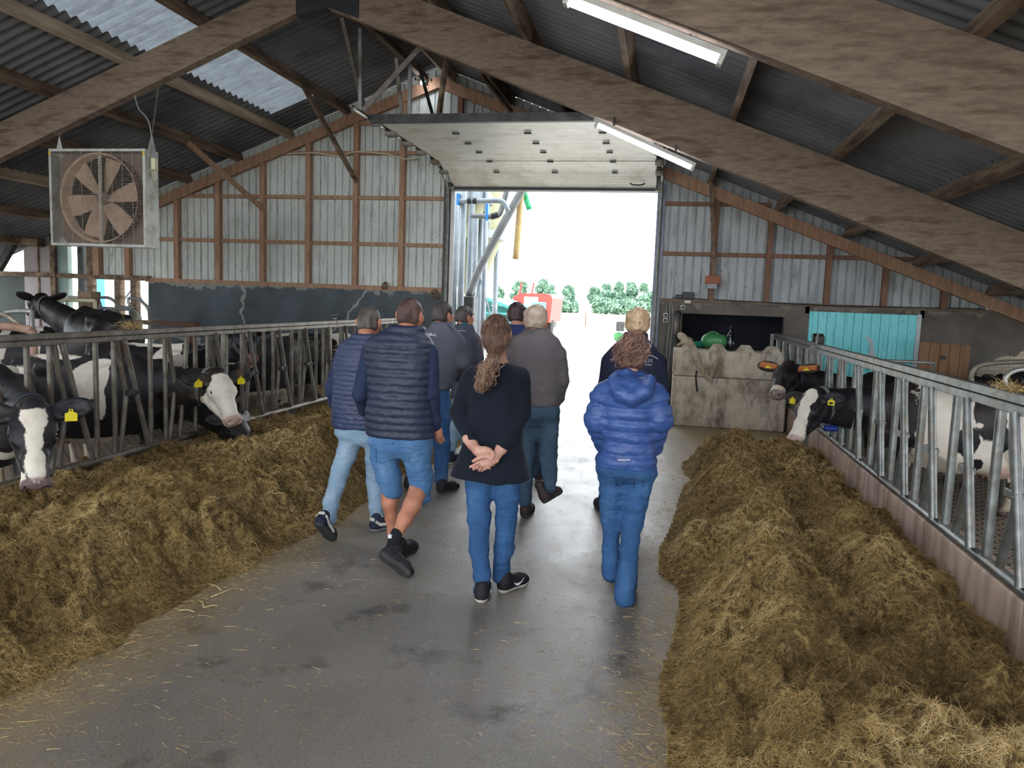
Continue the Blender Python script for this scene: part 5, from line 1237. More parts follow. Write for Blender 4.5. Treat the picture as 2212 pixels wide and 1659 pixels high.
cow('black cow behind the bent stall tube in front of the brick patch', (6.1, 13.0, PEN), math.radians(200), (4.9, 12.5, .9), (4.5, 12.3, .5), paint=[], res=.026, tags=(0, 0), size=.93)

# ================================================================== people
def m_skin(name, c='#c49a86', c2='#a9776a'):
    t = NT(name); a = t.ramp(t.noise(14, 4, .6), [(.35, lin(c)), (.7, lin(c2))]); t.bump(t.noise(160, 3, .7), .12, .002)
    t.b.inputs['Subsurface Weight'].default_value = .08; t.b.inputs['Subsurface Radius'].default_value = (.01, .004, .002)
    return t.out(a, .5, 0, .4)
M['skin'] = m_skin('skin'); M['skin_tan'] = m_skin('tanned_skin', '#bd8468', '#a56a55')
def m_hair(name, c0, c1, c2):
    t = NT(name); a = t.ramp(t.attr('shade'), [(.0, lin(c0)), (.5, lin(c1)), (1, lin(c2))])
    st = t.noise(120, 3, .7, t.map((1, 1, .2))); t.bump(st, .5, .004); return t.out(a, .5, 0, .4)
M['hair_pepper'] = m_hair('grey_brown_hair', '#2b2523', '#4b4440', '#7d7670')
M['hair_redbrown'] = m_hair('thin_brown_hair', '#3c2a25', '#5a433b', '#7d726c')
M['hair_dark'] = m_hair('dark_brown_hair', '#231a1c', '#3b2c2d', '#574445')
M['hair_blond'] = m_hair('sandy_blond_hair', '#8f7455', '#b79d7c', '#d8c4a4')
M['hair_fair'] = m_hair('greying_fair_hair', '#8a7868', '#aa9886', '#cbbcab')
M['hair_curl'] = m_hair('brown_blond_curls', '#3f2b24', '#75574a', '#b5957a')
M['hair_curl2'] = m_hair('red_brown_curls', '#47302d', '#75524a', '#b3917e')
def cloth(name, c1, c2, rough=.8, weave=260, bump=.25, spec=.25, scale=3, sheen=0.0):
    t = NT(name); a = t.ramp(t.noise(scale, 5, .6), [(.3, lin(c1)), (.7, lin(c2))])
    t.bump(t.math('ADD', t.math('MULTIPLY', t.noise(weave, 3, .7), .06), t.noise(8, 3, .5, t.map((1, 1, 1.5)), .9)), .45, .025)
    if sheen: t.b.inputs['Sheen Weight'].default_value = sheen
    return t.out(a, rough, 0, spec)
def denim(name, c1, c2, fade):
    t = NT(name); a = t.ramp(t.noise(3.5, 5, .6), [(.3, lin(c1)), (.7, lin(c2))])
    f = t.ramp(t.noise(7, 4, .6, t.map((1, 1, .45))), [(.5, B0), (.75, W1)]); a = t.mix(t.math('MULTIPLY', f, .45), a, lin(fade))
    w = t.noise(420, 2, .8, t.map((1, 1, .3))); a = t.mix(.18, a, t.ramp(w, [(.35, lin('#222c3a')), (.6, W1)]), 'MULTIPLY')
    t.bump(t.math('ADD', t.math('MULTIPLY', w, .12), t.noise(11, 3, .5, t.map((1, 1, 2.4)), .8)), .55, .022); return t.out(a, .85, 0, .2)
M['jean_light'] = denim('light_blue_denim', '#7d97ad', '#92acbf', '#afc3d0')
M['jean_mid'] = denim('mid_blue_denim', '#456c98', '#5780aa', '#8aa8c6')
M['jean_blue'] = denim('blue_denim', '#2f5078', '#396090', '#5b84ad')
M['jean_grey'] = denim('grey_blue_denim', '#34485a', '#425668', '#5b6f80')
M['jean_dark'] = denim('dark_denim', '#232f40', '#2b384a', '#3a4759')
M['puff_navy'] = cloth('navy_quilted_nylon', '#2a3350', '#343f5e', .5, 120, .2, .45)
M['puff_grey'] = cloth('slate_navy_quilted_nylon', '#20263a', '#293048', .5, 120, .2, .45)
M['puff_blue'] = cloth('bright_blue_quilted_nylon', '#2f4a82', '#3a5792', .45, 120, .2, .5)
M['sleeve_navy'] = cloth('navy_sleeve_knit', '#232c45', '#2b3551', .8)
M['knit_black'] = cloth('black_navy_knit', '#14171f', '#1b202b', .95, 220, .35, .15, 3, .05)
M['soft_grey'] = cloth('grey_softshell', '#50525c', '#5f616b', .75); M['soft_grey2'] = cloth('slate_softshell', '#3f434e', '#4b4f5b', .75)
M['brown_jkt'] = cloth('grey_brown_quilted_cloth', '#544f52', '#615b5c', .75); M['navy_jkt'] = cloth('dark_navy_softshell', '#161c2f', '#1e2439', .75)
M['navy_swt'] = cloth('navy_sweater', '#1f2c52', '#28365f', .85)
M['shoe_black'] = cloth('black_shoe_upper', '#1a1a1d', '#242427', .65); M['shoe_navy'] = cloth('navy_shoe_suede', '#1f2433', '#2a3041', .8)
M['boot_brown'] = cloth('dark_brown_leather', '#2b211f', '#3a2c28', .55); M['sole_grey'] = pbr('grey_rubber_sole', '#8f8f8c', '#74746f', 20, .7); M['sole_dark'] = pbr('dark_rubber_sole', '#3a3b3b', '#2c2c2c', 20, .75)
M['sole_white'] = pbr('pale_rubber_sole', '#c9c4bb', '#a9a398', 20, .6); M['white_mark'] = pbr('white_print', '#d5d8dc', None, rough=.6); M['sock'] = cloth('black_sock_knit', '#17171b', '#202024', .95)
M['reflect'] = pbr('grey_reflective_strip', '#8e93a8', None, rough=.35)

def raydir(px, py): return np.array(CR*((px-W_PX/2)/F_PX)-CU*((py-H_PX/2)/F_PX)+CF)
def cast(prims, px, py, t0, off=.003):
    """First point of the surface of prims on the line of sight through a pixel (for prints, seams and strips)."""
    d = raydir(px, py); d /= np.linalg.norm(d); o = np.array([0, 0, CAM_Z]); t = t0
    for _ in range(120):
        x = (o+d*t).astype(np.float32)[None]; v = None
        for p in prims:
            if p.sub or (p.lo-.2 > x[0]).any() or (p.hi+.2 < x[0]).any(): continue
            q = float(p.d(x)[0]); v = q if v is None else min(v, q)
        if v is not None and v < .0015: break
        t += max(.003, .6*v if v is not None else .02)
        if t > t0+2: break
    return Vector((o+d*(t-off)).tolist())
def floor_at(px, py, z=0):
    d = raydir(px, py); return np.array([0, 0, CAM_Z])+d*((z-CAM_Z)/d[2])
def head_frame(yaw, pitch=0, tilt=0):
    cy, sy = math.cos(yaw), math.sin(yaw); f = np.array([-sy, cy, 0]); r = np.array([cy, sy, 0]); u = np.array([0, 0, 1.0])
    f, u = f*math.cos(pitch)+u*math.sin(pitch), u*math.cos(pitch)-f*math.sin(pitch)
    r, u = r*math.cos(tilt)+u*math.sin(tilt), u*math.cos(tilt)-r*math.sin(tilt)
    return np.stack([r, f, u], 1)        # columns: right, face forward, up
def head_prims(c, s, R, long_hair=False):
    P = lambda x, y, z: c+R@(np.array([x, y, z])*s)
    E = lambda x, y, z, a, b, e, k=.02, sub=False: Ell(P(x, y, z), np.array([a, b, e])*s, R, k=k, sub=sub)
    H = [E(0, -.005, .02, .074, .093, .088, .03), E(0, .03, -.03, .066, .066, .075, .03), E(0, .045, -.085, .048, .045, .035, .03), E(0, .085, -.105, .020, .016, .018, .02),
         E(0, .088, .028, .055, .014, .014, .02),                                             # brow
         Chain([(P(0, .092, .018), .009*s), (P(0, .112, -.020), .013*s)], k=.015), E(.012, .103, -.024, .009, .010, .008, .008), E(-.012, .103, -.024, .009, .010, .008, .008),
         E(0, .094, -.056, .024, .010, .007, .010), E(0, .092, -.067, .021, .010, .008, .010), E(0, .103, -.0615, .026, .006, .0022, .003, True),
         E(.032, .086, .005, .017, .014, .011, .01, True), E(-.032, .086, .005, .017, .014, .011, .01, True), E(.032, .076, .005, .013, .012, .013, .004), E(-.032, .076, .005, .013, .012, .013, .004),
         E(.045, .06, -.03, .025, .025, .025, .03), E(-.045, .06, -.03, .025, .025, .025, .03)]
    for sx in (-1, 1):
        Re = R@np.array([[math.cos(.35), -math.sin(.35)*sx*0, 0], [0, 1, 0], [0, 0, 1]])
        H += [Ell(P(.083*sx, -.010, -.012), np.array([.013, .020, .034])*s, R, k=.008), Ell(P(.091*sx, -.018, -.002), np.array([.008, .017, .027])*s, R, k=.006), Ell(P(.097*sx, -.006, -.008), np.array([.007, .010, .016])*s, R, k=.004, sub=True)]
    return H
def hair_mesh(name, par, mat, c, s, R, extra=(), cut='short', lift=.010, nois=.004, res=.006, strands=0, slen=.02, seed=1, shade=None, curl=0.0):
    P = lambda x, y, z: c+R@(np.array([x, y, z])*s)
    E = lambda x, y, z, a, b, e, k=.02, sub=False: Ell(P(x, y, z), np.array([a, b, e])*s, R, k=k, sub=sub)
    l = lift
    H = [E(0, -.005, .02, .074+l, .093+l, .088+l, .03), E(0, -.035, -.03, .066+l*.7, .062+l*.6, .062, .03)]+list(extra)
    H.append(E(0, .115, -.045, .10, .085, .105, .015, True))          # face stays free
    if cut == 'short':
        for sx in (-1, 1): H.append(E(.088*sx, .004, -.024, .032, .036, .042, .01, True))
    cp = P(0, -.03, -.064); cn = R@np.array([0, -.25, -1.0])
    if cut == 'nape': cp = P(0, -.03, -.088)
    V, Q = sdf_mesh(H, res, disp=lambda X: nois*vnoise(X[..., 0]*70, X[..., 1]*70, X[..., 2]*45, seed)+nois*.8*vnoise(X[..., 0]*28, X[..., 1]*28, X[..., 2]*20, seed+1), clip=(lambda X: (X-cp)@cn) if cut != 'long' else None)
    sh = .45+.35*vnoise(V[:, 0]*40, V[:, 1]*40, V[:, 2]*18, seed+2)
    if shade is not None: sh = sh+shade((V-c)@R/s)
    parts = [(V, Q)]; shs = [sh]
    if strands:
        rng = np.random.default_rng(seed); N = vnormals(V, Q); i = rng.integers(0, len(V), strands); up = N[i]; L = rng.uniform(.5, 1.2, strands)*slen
        loc_ = (V[i]-c)@R; flow = R@np.array([0, -.3, -1.0]); D = up*.55+flow[None]*.6+rng.normal(0, .35+curl, (strands, 3)); D /= np.linalg.norm(D, axis=1)[:, None]
        ok = ((V[i]-cp)@cn < -.004) if cut != 'long' else np.ones(strands, bool)
        v, q = ribbons(V[i][ok]-up[ok]*.002, D[ok], L[ok], np.full(ok.sum(), .0011), bend=rng.normal(0, .3+curl, (ok.sum(), 3))-up[ok]*.3, seg=3, rng=rng)
        parts.append((v, q)); ss = rng.uniform(.1, .95, ok.sum())
        if shade is not None: ss = ss+shade(loc_[ok]/s)
        shs.append(np.repeat(ss, 8))
    Vm, Qm = merge(parts)
    return link(name, Vm, Qm, mat, par, smooth=True, attrs={'shade': np.clip(np.concatenate(shs), 0, 1)})
def path_strands(paths, w):
    """Flat tapered ribbons along given point rows: paths (n, m, 3)."""
    n, m, _ = paths.shape; T = np.gradient(paths, axis=1); rng = np.random.default_rng(7)
    side = np.cross(T, rng.normal(size=(n, 1, 3))); side /= np.maximum(np.linalg.norm(side, axis=2, keepdims=True), 1e-9)
    tp = (w*(1-.5*np.linspace(0, 1, m)))[None, :, None]
    V = np.stack([paths-side*tp/2, paths+side*tp/2], 2).reshape(-1, 3); b = (np.arange(n)*m*2)[:, None]
    Q = np.concatenate([b+np.array([[2*k, 2*k+1, 2*k+3, 2*k+2]]) for k in range(m-1)]); return V, Q
def shoe(par, heel, toe, up, upper, solem, wid=1.0, high=.0, res=.0055, ankle=None, accents=None, name='shoe'):
    heel = np.array(heel, float); toe = np.array(toe, float); f = toe-heel; L = np.linalg.norm(f); f /= L; u = np.array(up, float); u -= f*(u@f); u /= np.linalg.norm(u); r = np.cross(f, u); k = L/.285
    R = np.stack([r, f, u], 1); P = lambda x, y, z: heel+R@(np.array([x*wid, y, z])*k)
    base = [Chain([(P(0, .045, .035), .040*k), (P(0, .13, .035), .038*k), (P(.004, .20, .035), .047*k), (P(.004, .240, .035), .040*k)], k=.03, flat=(u, .95)),
            Chain([(P(0, .05, .07), .037*k), (P(0, .12, .062), .036*k), (P(0, .20, .045), .038*k)], k=.03)]
    up_ = base+[Chain([(P(0, .050, .06), .038*k), (P(0, .056, .105+high), .040*k)], k=.03)]
    if ankle is not None: up_.append(Chain([(P(0, .055, .10+high), .038*k), (np.array(ankle, float), .040*k)], k=.02))
    V, Q = sdf_mesh(up_, res, disp=lambda X: .0015*vnoise(X[..., 0]*60, X[..., 1]*60, X[..., 2]*60, 3), clip=lambda X: -((X-heel)@u-.020*k))
    o = link(name, V, Q, upper, par, smooth=True)
    bs = [Chain([(P(0, .045, .035), .045*k), (P(0, .13, .035), .041*k), (P(.004, .20, .035), .051*k), (P(.004, .243, .035), .043*k)], k=.03)]
    V, Q = sdf_mesh(bs, res, clip=lambda X: np.maximum((X-heel)@u-.026*k, -((X-heel)@u)-.0+.0*X[..., 0]))
    link('sole', V, Q, solem, o, smooth=False)
    if accents: accents(o, P, R, k, up_)
    return o
def person(label, Y0, skin, head, torso, arms, legs, pelvis, jacket, trousers, shoes, hands=None, res=.010, bare=None, extra_jacket=(), sleeve=None, group='people walking up the alley', hair=None, jname='jacket', belly=None):
    A = lambda p: np.array(at(p[0], p[1], Y0+(p[2] if len(p) > 2 else 0)))
    g = A((0.5*(torso[-1][1]+torso[-1][2]), 1000)); T = thing('person', (g[0], Y0, 0), label, 'person', group)
    hc = A(head['c']); s = head['r']/.078; R = head_frame(head.get('yaw', 0), head.get('pitch', 0), head.get('tilt', 0))
    def loft(st, grow=0.0, **kw):
        S = []
        for q in st:
            py, xl, xr, b = q[:4]; dy = q[4] if len(q) > 4 else 0
            l, r_ = at(xl, py, Y0+dy), at(xr, py, Y0+dy); S.append(((l.z+r_.z)/2, (l.x+r_.x)/2, Y0+dy, (r_.x-l.x)/2+grow, b+grow))
        return Loft(S, axis=2, n=2.3, **{'k': .05, **kw})
    ch = lambda pts, sc=1.0, add=0.0, **kw: Chain([(A(p[:3]), p[3]*sc+add) for p in pts], **kw)
    neckb = A(((torso[0][1]+torso[0][2])/2, torso[0][0]+8)); hp_ = head_prims(hc, s, R)
    # skin: one continuous body
    core = loft(torso, -.034); body = [core, loft(pelvis, -.036) if pelvis else None]+[ch(a, .72, k=.04) for a in arms]+[ch(l, .72, k=.05) for l in legs]
    body += [Chain([(hc+R@(np.array([0, -.02, -.06])*s), .052*s), (neckb, .062*s), (neckb-np.array([0, 0, .05]), .07*s)], k=.03)]
    if bare: body += [ch(b, k=.04) for b in bare]
    body = [b for b in body if b is not None]
    full = body+hp_
    npt = hc+R@(np.array([0, 0, -.10])*s); nn = R@np.array([0, 0, 1.0])
    v1, q1 = sdf_mesh(full, max(res, .012) if not bare else res, clip=lambda X: (X-npt)@nn)
    v2, q2 = sdf_mesh([p for p in hp_]+[body[2+len(arms)+len(legs)-(0 if pelvis else 1)]], .0055 if Y0 < 6 else .007, clip=lambda X: -((X-npt)@nn+.02))
    parts = [(v1, q1), (v2, q2)]
    if hands is not None: parts += hands(A)
    V, Q = merge(parts); link('body', V, Q, skin, T, smooth=True)
    for sx in (-1, 1):
        e = hc+R@(np.array([.032*sx, .083, .005])*s); MB().lathe(e, [(0, 0), (.006, .002), (.007, .005), (0, .007)], 10, tuple(R[:, 1])).build('eye', M['eye'], T, True)
    # jacket
    q = jacket.get('quilt'); tors = loft(torso, .0, quilt=q, wr=jacket.get('wr', .004), seed=int(Y0*10))
    al = [ch(a, quilt=(q if sleeve is None else None), k=.035, wr=jacket.get('wr', .004), seed=i+3) for i, a in enumerate(arms)]
    jp = [tors]+(al if sleeve is None else [])+[(e(A) if callable(e) else e) for e in extra_jacket]
    dsp = jacket.get('disp')
    V, Q = sdf_mesh(jp, res, disp=dsp); jo = link(jname, V, Q, jacket['m'], T, smooth=True)
    if sleeve is not None:
        for a in al: V, Q = sdf_mesh([a], res, disp=lambda X: .004*vnoise(X[..., 0]*14, X[..., 1]*14, X[..., 2]*30, 2)); link('sleeve', V, Q, sleeve, T, smooth=True)
    # trousers
    tp = [loft(pelvis, wr=.003, k=.11)]+[ch(l, k=.045, wr=.0035, seed=i+6) for i, l in enumerate(legs)]
    V, Q = sdf_mesh(tp, res, disp=lambda X: .007*vnoise(X[..., 0]*9, X[..., 1]*9, X[..., 2]*24, 4)+.0035*vnoise(X[..., 0]*25, X[..., 1]*25, X[..., 2]*60, 5)); to = link(trousers.get('name', 'jeans'), V, Q, trousers['m'], T, smooth=True)
    for sh in shoes: shoe(T, **sh)
    if hair: hair(T, hc, s, R)
    return dict(T=T, jp=jp+al, tp=tp, jo=jo, to=to, hc=hc, s=s, R=R, A=A, Y0=Y0)
def strip(P, px, which, par, m, name, r=.003, flat=True, t0=None, off=.002):
    t0 = t0 or P['Y0']*.8; pts = [cast(P[which], x, y, t0, off) for x, y in px]
    return MB().tube(pts, r, 6).build(name, m, par)
def patch(P, quad, which, par, m, name, n=6, off=.004):
    """Small flat patch sewn on a garment: follows its surface."""
    (x0, y0), (x1, y1), (x2, y2), (x3, y3) = quad; V = []
    for j in range(n+1):
        for i in range(n+1):
            u, v = i/n, j/n; x = (x0*(1-u)+x1*u)*(1-v)+(x3*(1-u)+x2*u)*v; y = (y0*(1-u)+y1*u)*(1-v)+(y3*(1-u)+y2*u)*v; V.append(cast(P[which], x, y, P['Y0']*.8, off))
    F = [(j*(n+1)+i, j*(n+1)+i+1, (j+1)*(n+1)+i+1, (j+1)*(n+1)+i) for j in range(n) for i in range(n)]
    return link(name, V, F, m, par, smooth=True)
UP = (0, 0, 1)
FL = lambda x, y, z=0: floor_at(x, y, z)

# 1 woman in the dark cardigan, hands clasped behind her back ------------------
def hands5(A):
    b = -.175
    P = lambda x, y, d=0: A((960+x*.09946, 900+y*.09946, b+d))
    r = lambda q: q*.09946*.00268
    out = []
    # her left hand (from the left) holding the right wrist
    Lh = [Chain([(P(520, 480, .05), .036), (P(610, 600, .03), .033), (P(700, 720), .0275), (P(760, 770, -.005), .027)], k=.02, flat=((0, 1, 0), .85)),
          Chain([(P(760, 770), .026), (P(880, 755), .029), (P(970, 760), .025)], k=.02, flat=((0, 1, 0), .7)),
          Chain([(P(960, 740, -.006), .0135), (P(1035, 770, -.020), .0115), (P(1068, 850, -.026), .0105), (P(1040, 915, -.026), .0095)], k=.008)]
    v, q = sdf_mesh(Lh, .0042); out.append((v, q))
    # fingers of the left hand coming round from behind, tips on the lower right
    F = [Chain([(P(1010, 800, .045), .012), (P(1130, 850, .050), .011), (P(1165, 920, .02), .0105), (P(1150, 960, -.010), .0098)], k=.006)]
    out.append(sdf_mesh(F, .004))
    out.append(sdf_mesh([Chain([(P(980, 850, .048), .0118), (P(1100, 930, .050), .0110), (P(1120, 985, .015), .0105), (P(1080, 1000, -.012), .0100)], k=.006)], .004))
    out.append(sdf_mesh([Chain([(P(930, 900, .048), .0112), (P(1040, 1010, .048), .0105), (P(1060, 1050, .015), .0100), (P(1018, 1045, -.012), .0096)], k=.006)], .004))
    out.append(sdf_mesh([Chain([(P(900, 950, .045), .0095), (P(970, 1080, .042), .0090), (P(985, 1125, .012), .0085), (P(960, 1118, -.004), .0080)], k=.006)], .004))
    # her right hand, palm to the viewer, wrist held
    Rh = [Chain([(P(1330, 560, .06), .037), (P(1240, 690, .035), .034), (P(1120, 850, .01), .028), (P(1060, 900, 0), .027)], k=.02, flat=((0, 1, 0), .85)),
          Ell(P(900, 960, .0), (.040, .016, .030), k=.02), Chain([(P(1040, 910), .026), (P(930, 950, -.0), .028), (P(840, 1020, -.0), .026)], k=.02, flat=((0, 1, 0), .62)),
          Chain([(P(930, 870, -.008), .020), (P(850, 870, -.014), .017)], k=.015),
          Chain([(P(900, 865, -.010), .0150), (P(770, 890, -.018), .0120), (P(690, 930, -.020), .0105), (P(622, 968, -.020), .0085)], k=.010),
          Ell(P(880, 975, -.020), (.022, .006, .016), k=.012, sub=True)]
    out.append(sdf_mesh(Rh, .004))
    for pts in (((800, 960, -.004, .0125), (700, 1020, -.012, .0112), (620, 1075, -.018, .0100), (562, 1090, -.020, .0082)),
                ((810, 1020, .0, .0125), (710, 1065, -.004, .0110), (645, 1090, -.020, .0100), (640, 1140, -.034, .0090)),
                ((830, 1075, .002, .0122), (745, 1120, .0, .0108), (690, 1120, -.020, .0098), (720, 1100, -.036, .0085)),
                ((880, 1110, .002, .0118), (810, 1165, -.002, .0100), (760, 1160, -.020, .0090), (780, 1125, -.034, .0080))):
        out.append(sdf_mesh([Chain([(P(x, y, d), rr) for x, y, d, rr in pts], k=.006)], .0038))
    out.append(sdf_mesh([Chain([(P(880, 1120, .004), .014), (P(960, 1050, .004), .018), (P(1040, 960, .006), .020)], k=.01)], .004))
    return out
def hair5(T, c, s, R):
    rng = np.random.default_rng(3); P = lambda x, y, z: c+R@(np.array([x, y, z])*s)
    ex = [Ell(P(0, -.045, -.05), np.array([.075, .065, .075])*s, R, k=.04), Ell(P(0, -.065, -.105), np.array([.035, .03, .04])*s, R, k=.03)]
    o = hair_mesh('hair', T, M['hair_curl'], c, s, R, ex, cut='long', lift=.012, nois=.006, res=.006, strands=2600, slen=.045, seed=11, curl=.25, shade=lambda q: -.18+0*q[:, 0])
    tie = P(-.0, -.085, -.115)
    # combed waves from the scalp to the tie
    n, m = 1500, 12; th = rng.uniform(-1.35, 1.35, n); ph = rng.uniform(-.2, 1.45, n); t = np.linspace(0, 1, m)
    P0 = []
    for a, b in zip(th, ph):
        P0.append([math.sin(a)*math.cos(b), -math.cos(a)*math.cos(b), math.sin(b)])
    P0 = np.array(P0); tl = np.array([0, -.085, -.115])
    W = np.zeros((n, m, 3)); rad = np.array([.089, .108, .103])
    for j, tt in enumerate(t):
        d = P0*(1-tt)+np.array([0, -.62, -.85])*tt; d /= np.linalg.norm(d, axis=1)[:, None]
        base = d*rad*(1.02+.03*rng.random(n)[:, None])+np.array([0, -.005, .012]); g = tt**3
        W[:, j] = base*(1-g)+tl*g
    w = .006*np.sin(t[None]*rng.uniform(10, 22, n)[:, None]+rng.uniform(0, 6, n)[:, None]); W[:, :, 0] += w; W[:, :, 2] += .7*w
    W = c+(W*s)@R.T
    v1, q1 = path_strands(W, .0032)
    # ponytail
    A5 = lambda x, y, d: np.array(at(x, y, 4.43+d)); K = np.array([tie, A5(1064, 785, -.17), A5(1050, 800, -.19), A5(1049, 815, -.19), A5(1042, 832, -.18), A5(1036, 842, -.17)])
    n2, m2 = 1300, 26; t = np.linspace(0, 1, m2); Kt = np.linspace(0, 1, len(K)); base = np.stack([np.interp(t, Kt, K[:, i]) for i in range(3)], -1)
    fat = np.interp(t, [0, .08, .35, .7, 1], [.007, .022, .032, .028, .012]); off = rng.normal(0, .55, (n2, 1, 3))*fat[None, :, None]
    fr = rng.uniform(14, 30, n2)[:, None]; p1 = rng.uniform(0, 6.3, n2)[:, None]; cu = np.stack([np.cos(fr*t+p1), np.sin(fr*t+p1)*.6, .5*np.sin(fr*t*.9+p1)], -1)*(.010*np.interp(t, [0, .1, 1], [0, .6, 1.2]))[None, :, None]
    v2, q2 = path_strands(base[None]+off+cu, .0034)
    n3 = 260; fly = rng.integers(0, n, n3); f0 = W[fly][:, 3:9]+rng.normal(0, .01, (n3, 1, 3))*np.linspace(0, 1.6, 6)[None, :, None]; v3, q3 = path_strands(f0, .0012)
    V, Q = merge([(v1, q1), (v2, q2), (v3, q3)]); sh = np.concatenate([np.repeat(rng.uniform(.05, .6, n), m*2), (np.repeat(rng.uniform(.3, 1.0, n2), m2*2)), np.full(n3*12, .7)])
    link('ponytail', V, Q, M['hair_curl'], o, attrs={'shade': sh})
    MB().tube([Vector(tie.tolist())+Vector((.018*math.cos(a), .0, .010*math.sin(a))) for a in [k*math.pi/6 for k in range(12)]], .006, 8, closed=True).build('hair_tie', M['plastic_black'], o, True)
def swoosh(o, P, R, k, prims):
    pts = [P(.052, .085, .065), P(.052, .115, .045), P(.054, .15, .050), P(.050, .19, .072)]
    MB().tube(bez([Vector(p.tolist()) for p in pts], 5), [.001, .002, .004, .006, .007, .008, .008, .007, .006, .005, .004, .003, .003, .002, .002, .001][:16], 6).build('side_mark', M['white_mark'], o, True)
    pts = [P(-.050, .075, .060), P(-.050, .10, .045), P(-.052, .14, .045), P(-.050, .18, .062)]
    MB().tube(bez([Vector(p.tolist()) for p in pts], 5), .004, 6).build('side_mark', M['white_mark'], o, True)
p5 = person('woman in a long dark cardigan with curly ponytail, hands clasped behind her back', 4.43, M['skin'], dict(c=(1073, 720), r=.073, yaw=.05),
    [(779, 1052, 1098, .062), (790, 1030, 1118, .085), (806, 1010, 1132, .105), (850, 1013, 1127, .115), (905, 1013, 1129, .12), (960, 1000, 1130, .135), (1005, 985, 1141, .155), (1036, 973, 1150, .17)],
    [[(1018, 815, 0, .062), (990, 893, 0, .053), (1020, 952, -.13, .041)], [(1124, 815, 0, .062), (1128, 893, 0, .053), (1088, 960, -.13, .041)]],
    [[(1034, 1025, 0, .086), (1034, 1115, .0, .067), (1036, 1190, -.03, .060), (1041, 1240, -.06, .050), (1040, 1272, -.06, .048)], [(1097, 1030, 0, .086), (1094, 1125, .05, .063), (1088, 1185, .08, .060), (1083, 1225, .10, .050), (1081, 1246, .10, .048)]],
    [(955, 1015, 1117, .12), (1000, 1005, 1124, .13), (1032, 1030, 1100, .09)], dict(m=M['knit_black'], wr=.003, disp=lambda X: .010*vnoise(X[..., 0]*11, X[..., 1]*4, X[..., 2]*1.6, 2)*sstep(1.25, .9, X[..., 2])+.003*vnoise(X[..., 0]*20, X[..., 1]*20, X[..., 2]*16, 3)), dict(m=M['jean_blue']),
    [dict(heel=FL(1038, 1306), toe=FL(1032, 1306)+np.array([-.02, .27, 0]), up=UP, upper=M['shoe_black'], solem=M['sole_white'], accents=swoosh), dict(heel=FL(1078, 1283), toe=FL(1078, 1283)+np.array([.13, .245, 0]), up=UP, upper=M['shoe_black'], solem=M['sole_white'], accents=swoosh)],
    hands=hands5, res=.009, hair=hair5, jname='cardigan')
# 2 woman in the bright blue padded jacket ------------------------------------
def hair9(T, c, s, R):
    rng = np.random.default_rng(8); P = lambda x, y, z: c+R@(np.array([x, y, z])*s)
    ex = [Ell(P(.01, -.075, .045), np.array([.062, .050, .060])*s, R, k=.04), Ell(P(0, -.05, -.03), np.array([.078, .06, .07])*s, R, k=.04)]
    o = hair_mesh('hair', T, M['hair_curl2'], c, s, R, ex, cut='nape', lift=.008, nois=.010, res=.006, strands=500, slen=.05, seed=21, curl=.8, shade=lambda q: .15*q[:, 2]*10-.1)
    n, m = 1700, 12; th = rng.uniform(-1.6, 1.6, n); ph = rng.uniform(-.55, 1.5, n); t = np.linspace(0, 1, m)
    B = np.stack([np.sin(th)*np.cos(ph), -np.cos(th)*np.cos(ph), np.sin(ph)], -1); base = B*np.array([.084, .112, .100])+np.array([0, -.012, .02])
    fr = rng.uniform(5, 10, n)[:, None]; p1 = rng.uniform(0, 6.3, n)[:, None]; rr = rng.uniform(.012, .024, n)[:, None]; dr = rng.normal(0, .022, (n, 1, 3))*t[None, :, None]
    W = base[:, None]+dr+np.stack([rr*np.cos(fr*t+p1), rr*np.sin(fr*t+p1)*.6, rr*np.sin(fr*t+p1+.8)], -1); W = c+(W*s)@R.T
    v, q = path_strands(W, .0042); link('curls', v, q, M['hair_curl2'], o, attrs={'shade': np.repeat(rng.uniform(.15, 1.0, n), m*2)})
    for sx in (-1,):
        e = P(-.082, -.004, -.052); MB().lathe(e, [(0, 0), (.006, .003), (.006, .012), (0, .016)], 8, (0, 0, -1)).build('earring', M['plastic_black'], T, True)
    g = P(-.082, .05, .012); MB().tube([Vector((P(-.082, .0, .012)).tolist()), Vector(g.tolist()), Vector(P(-.068, .098, .010).tolist())], .002, 6).build('glasses_arm', M['plastic_grey'], T)
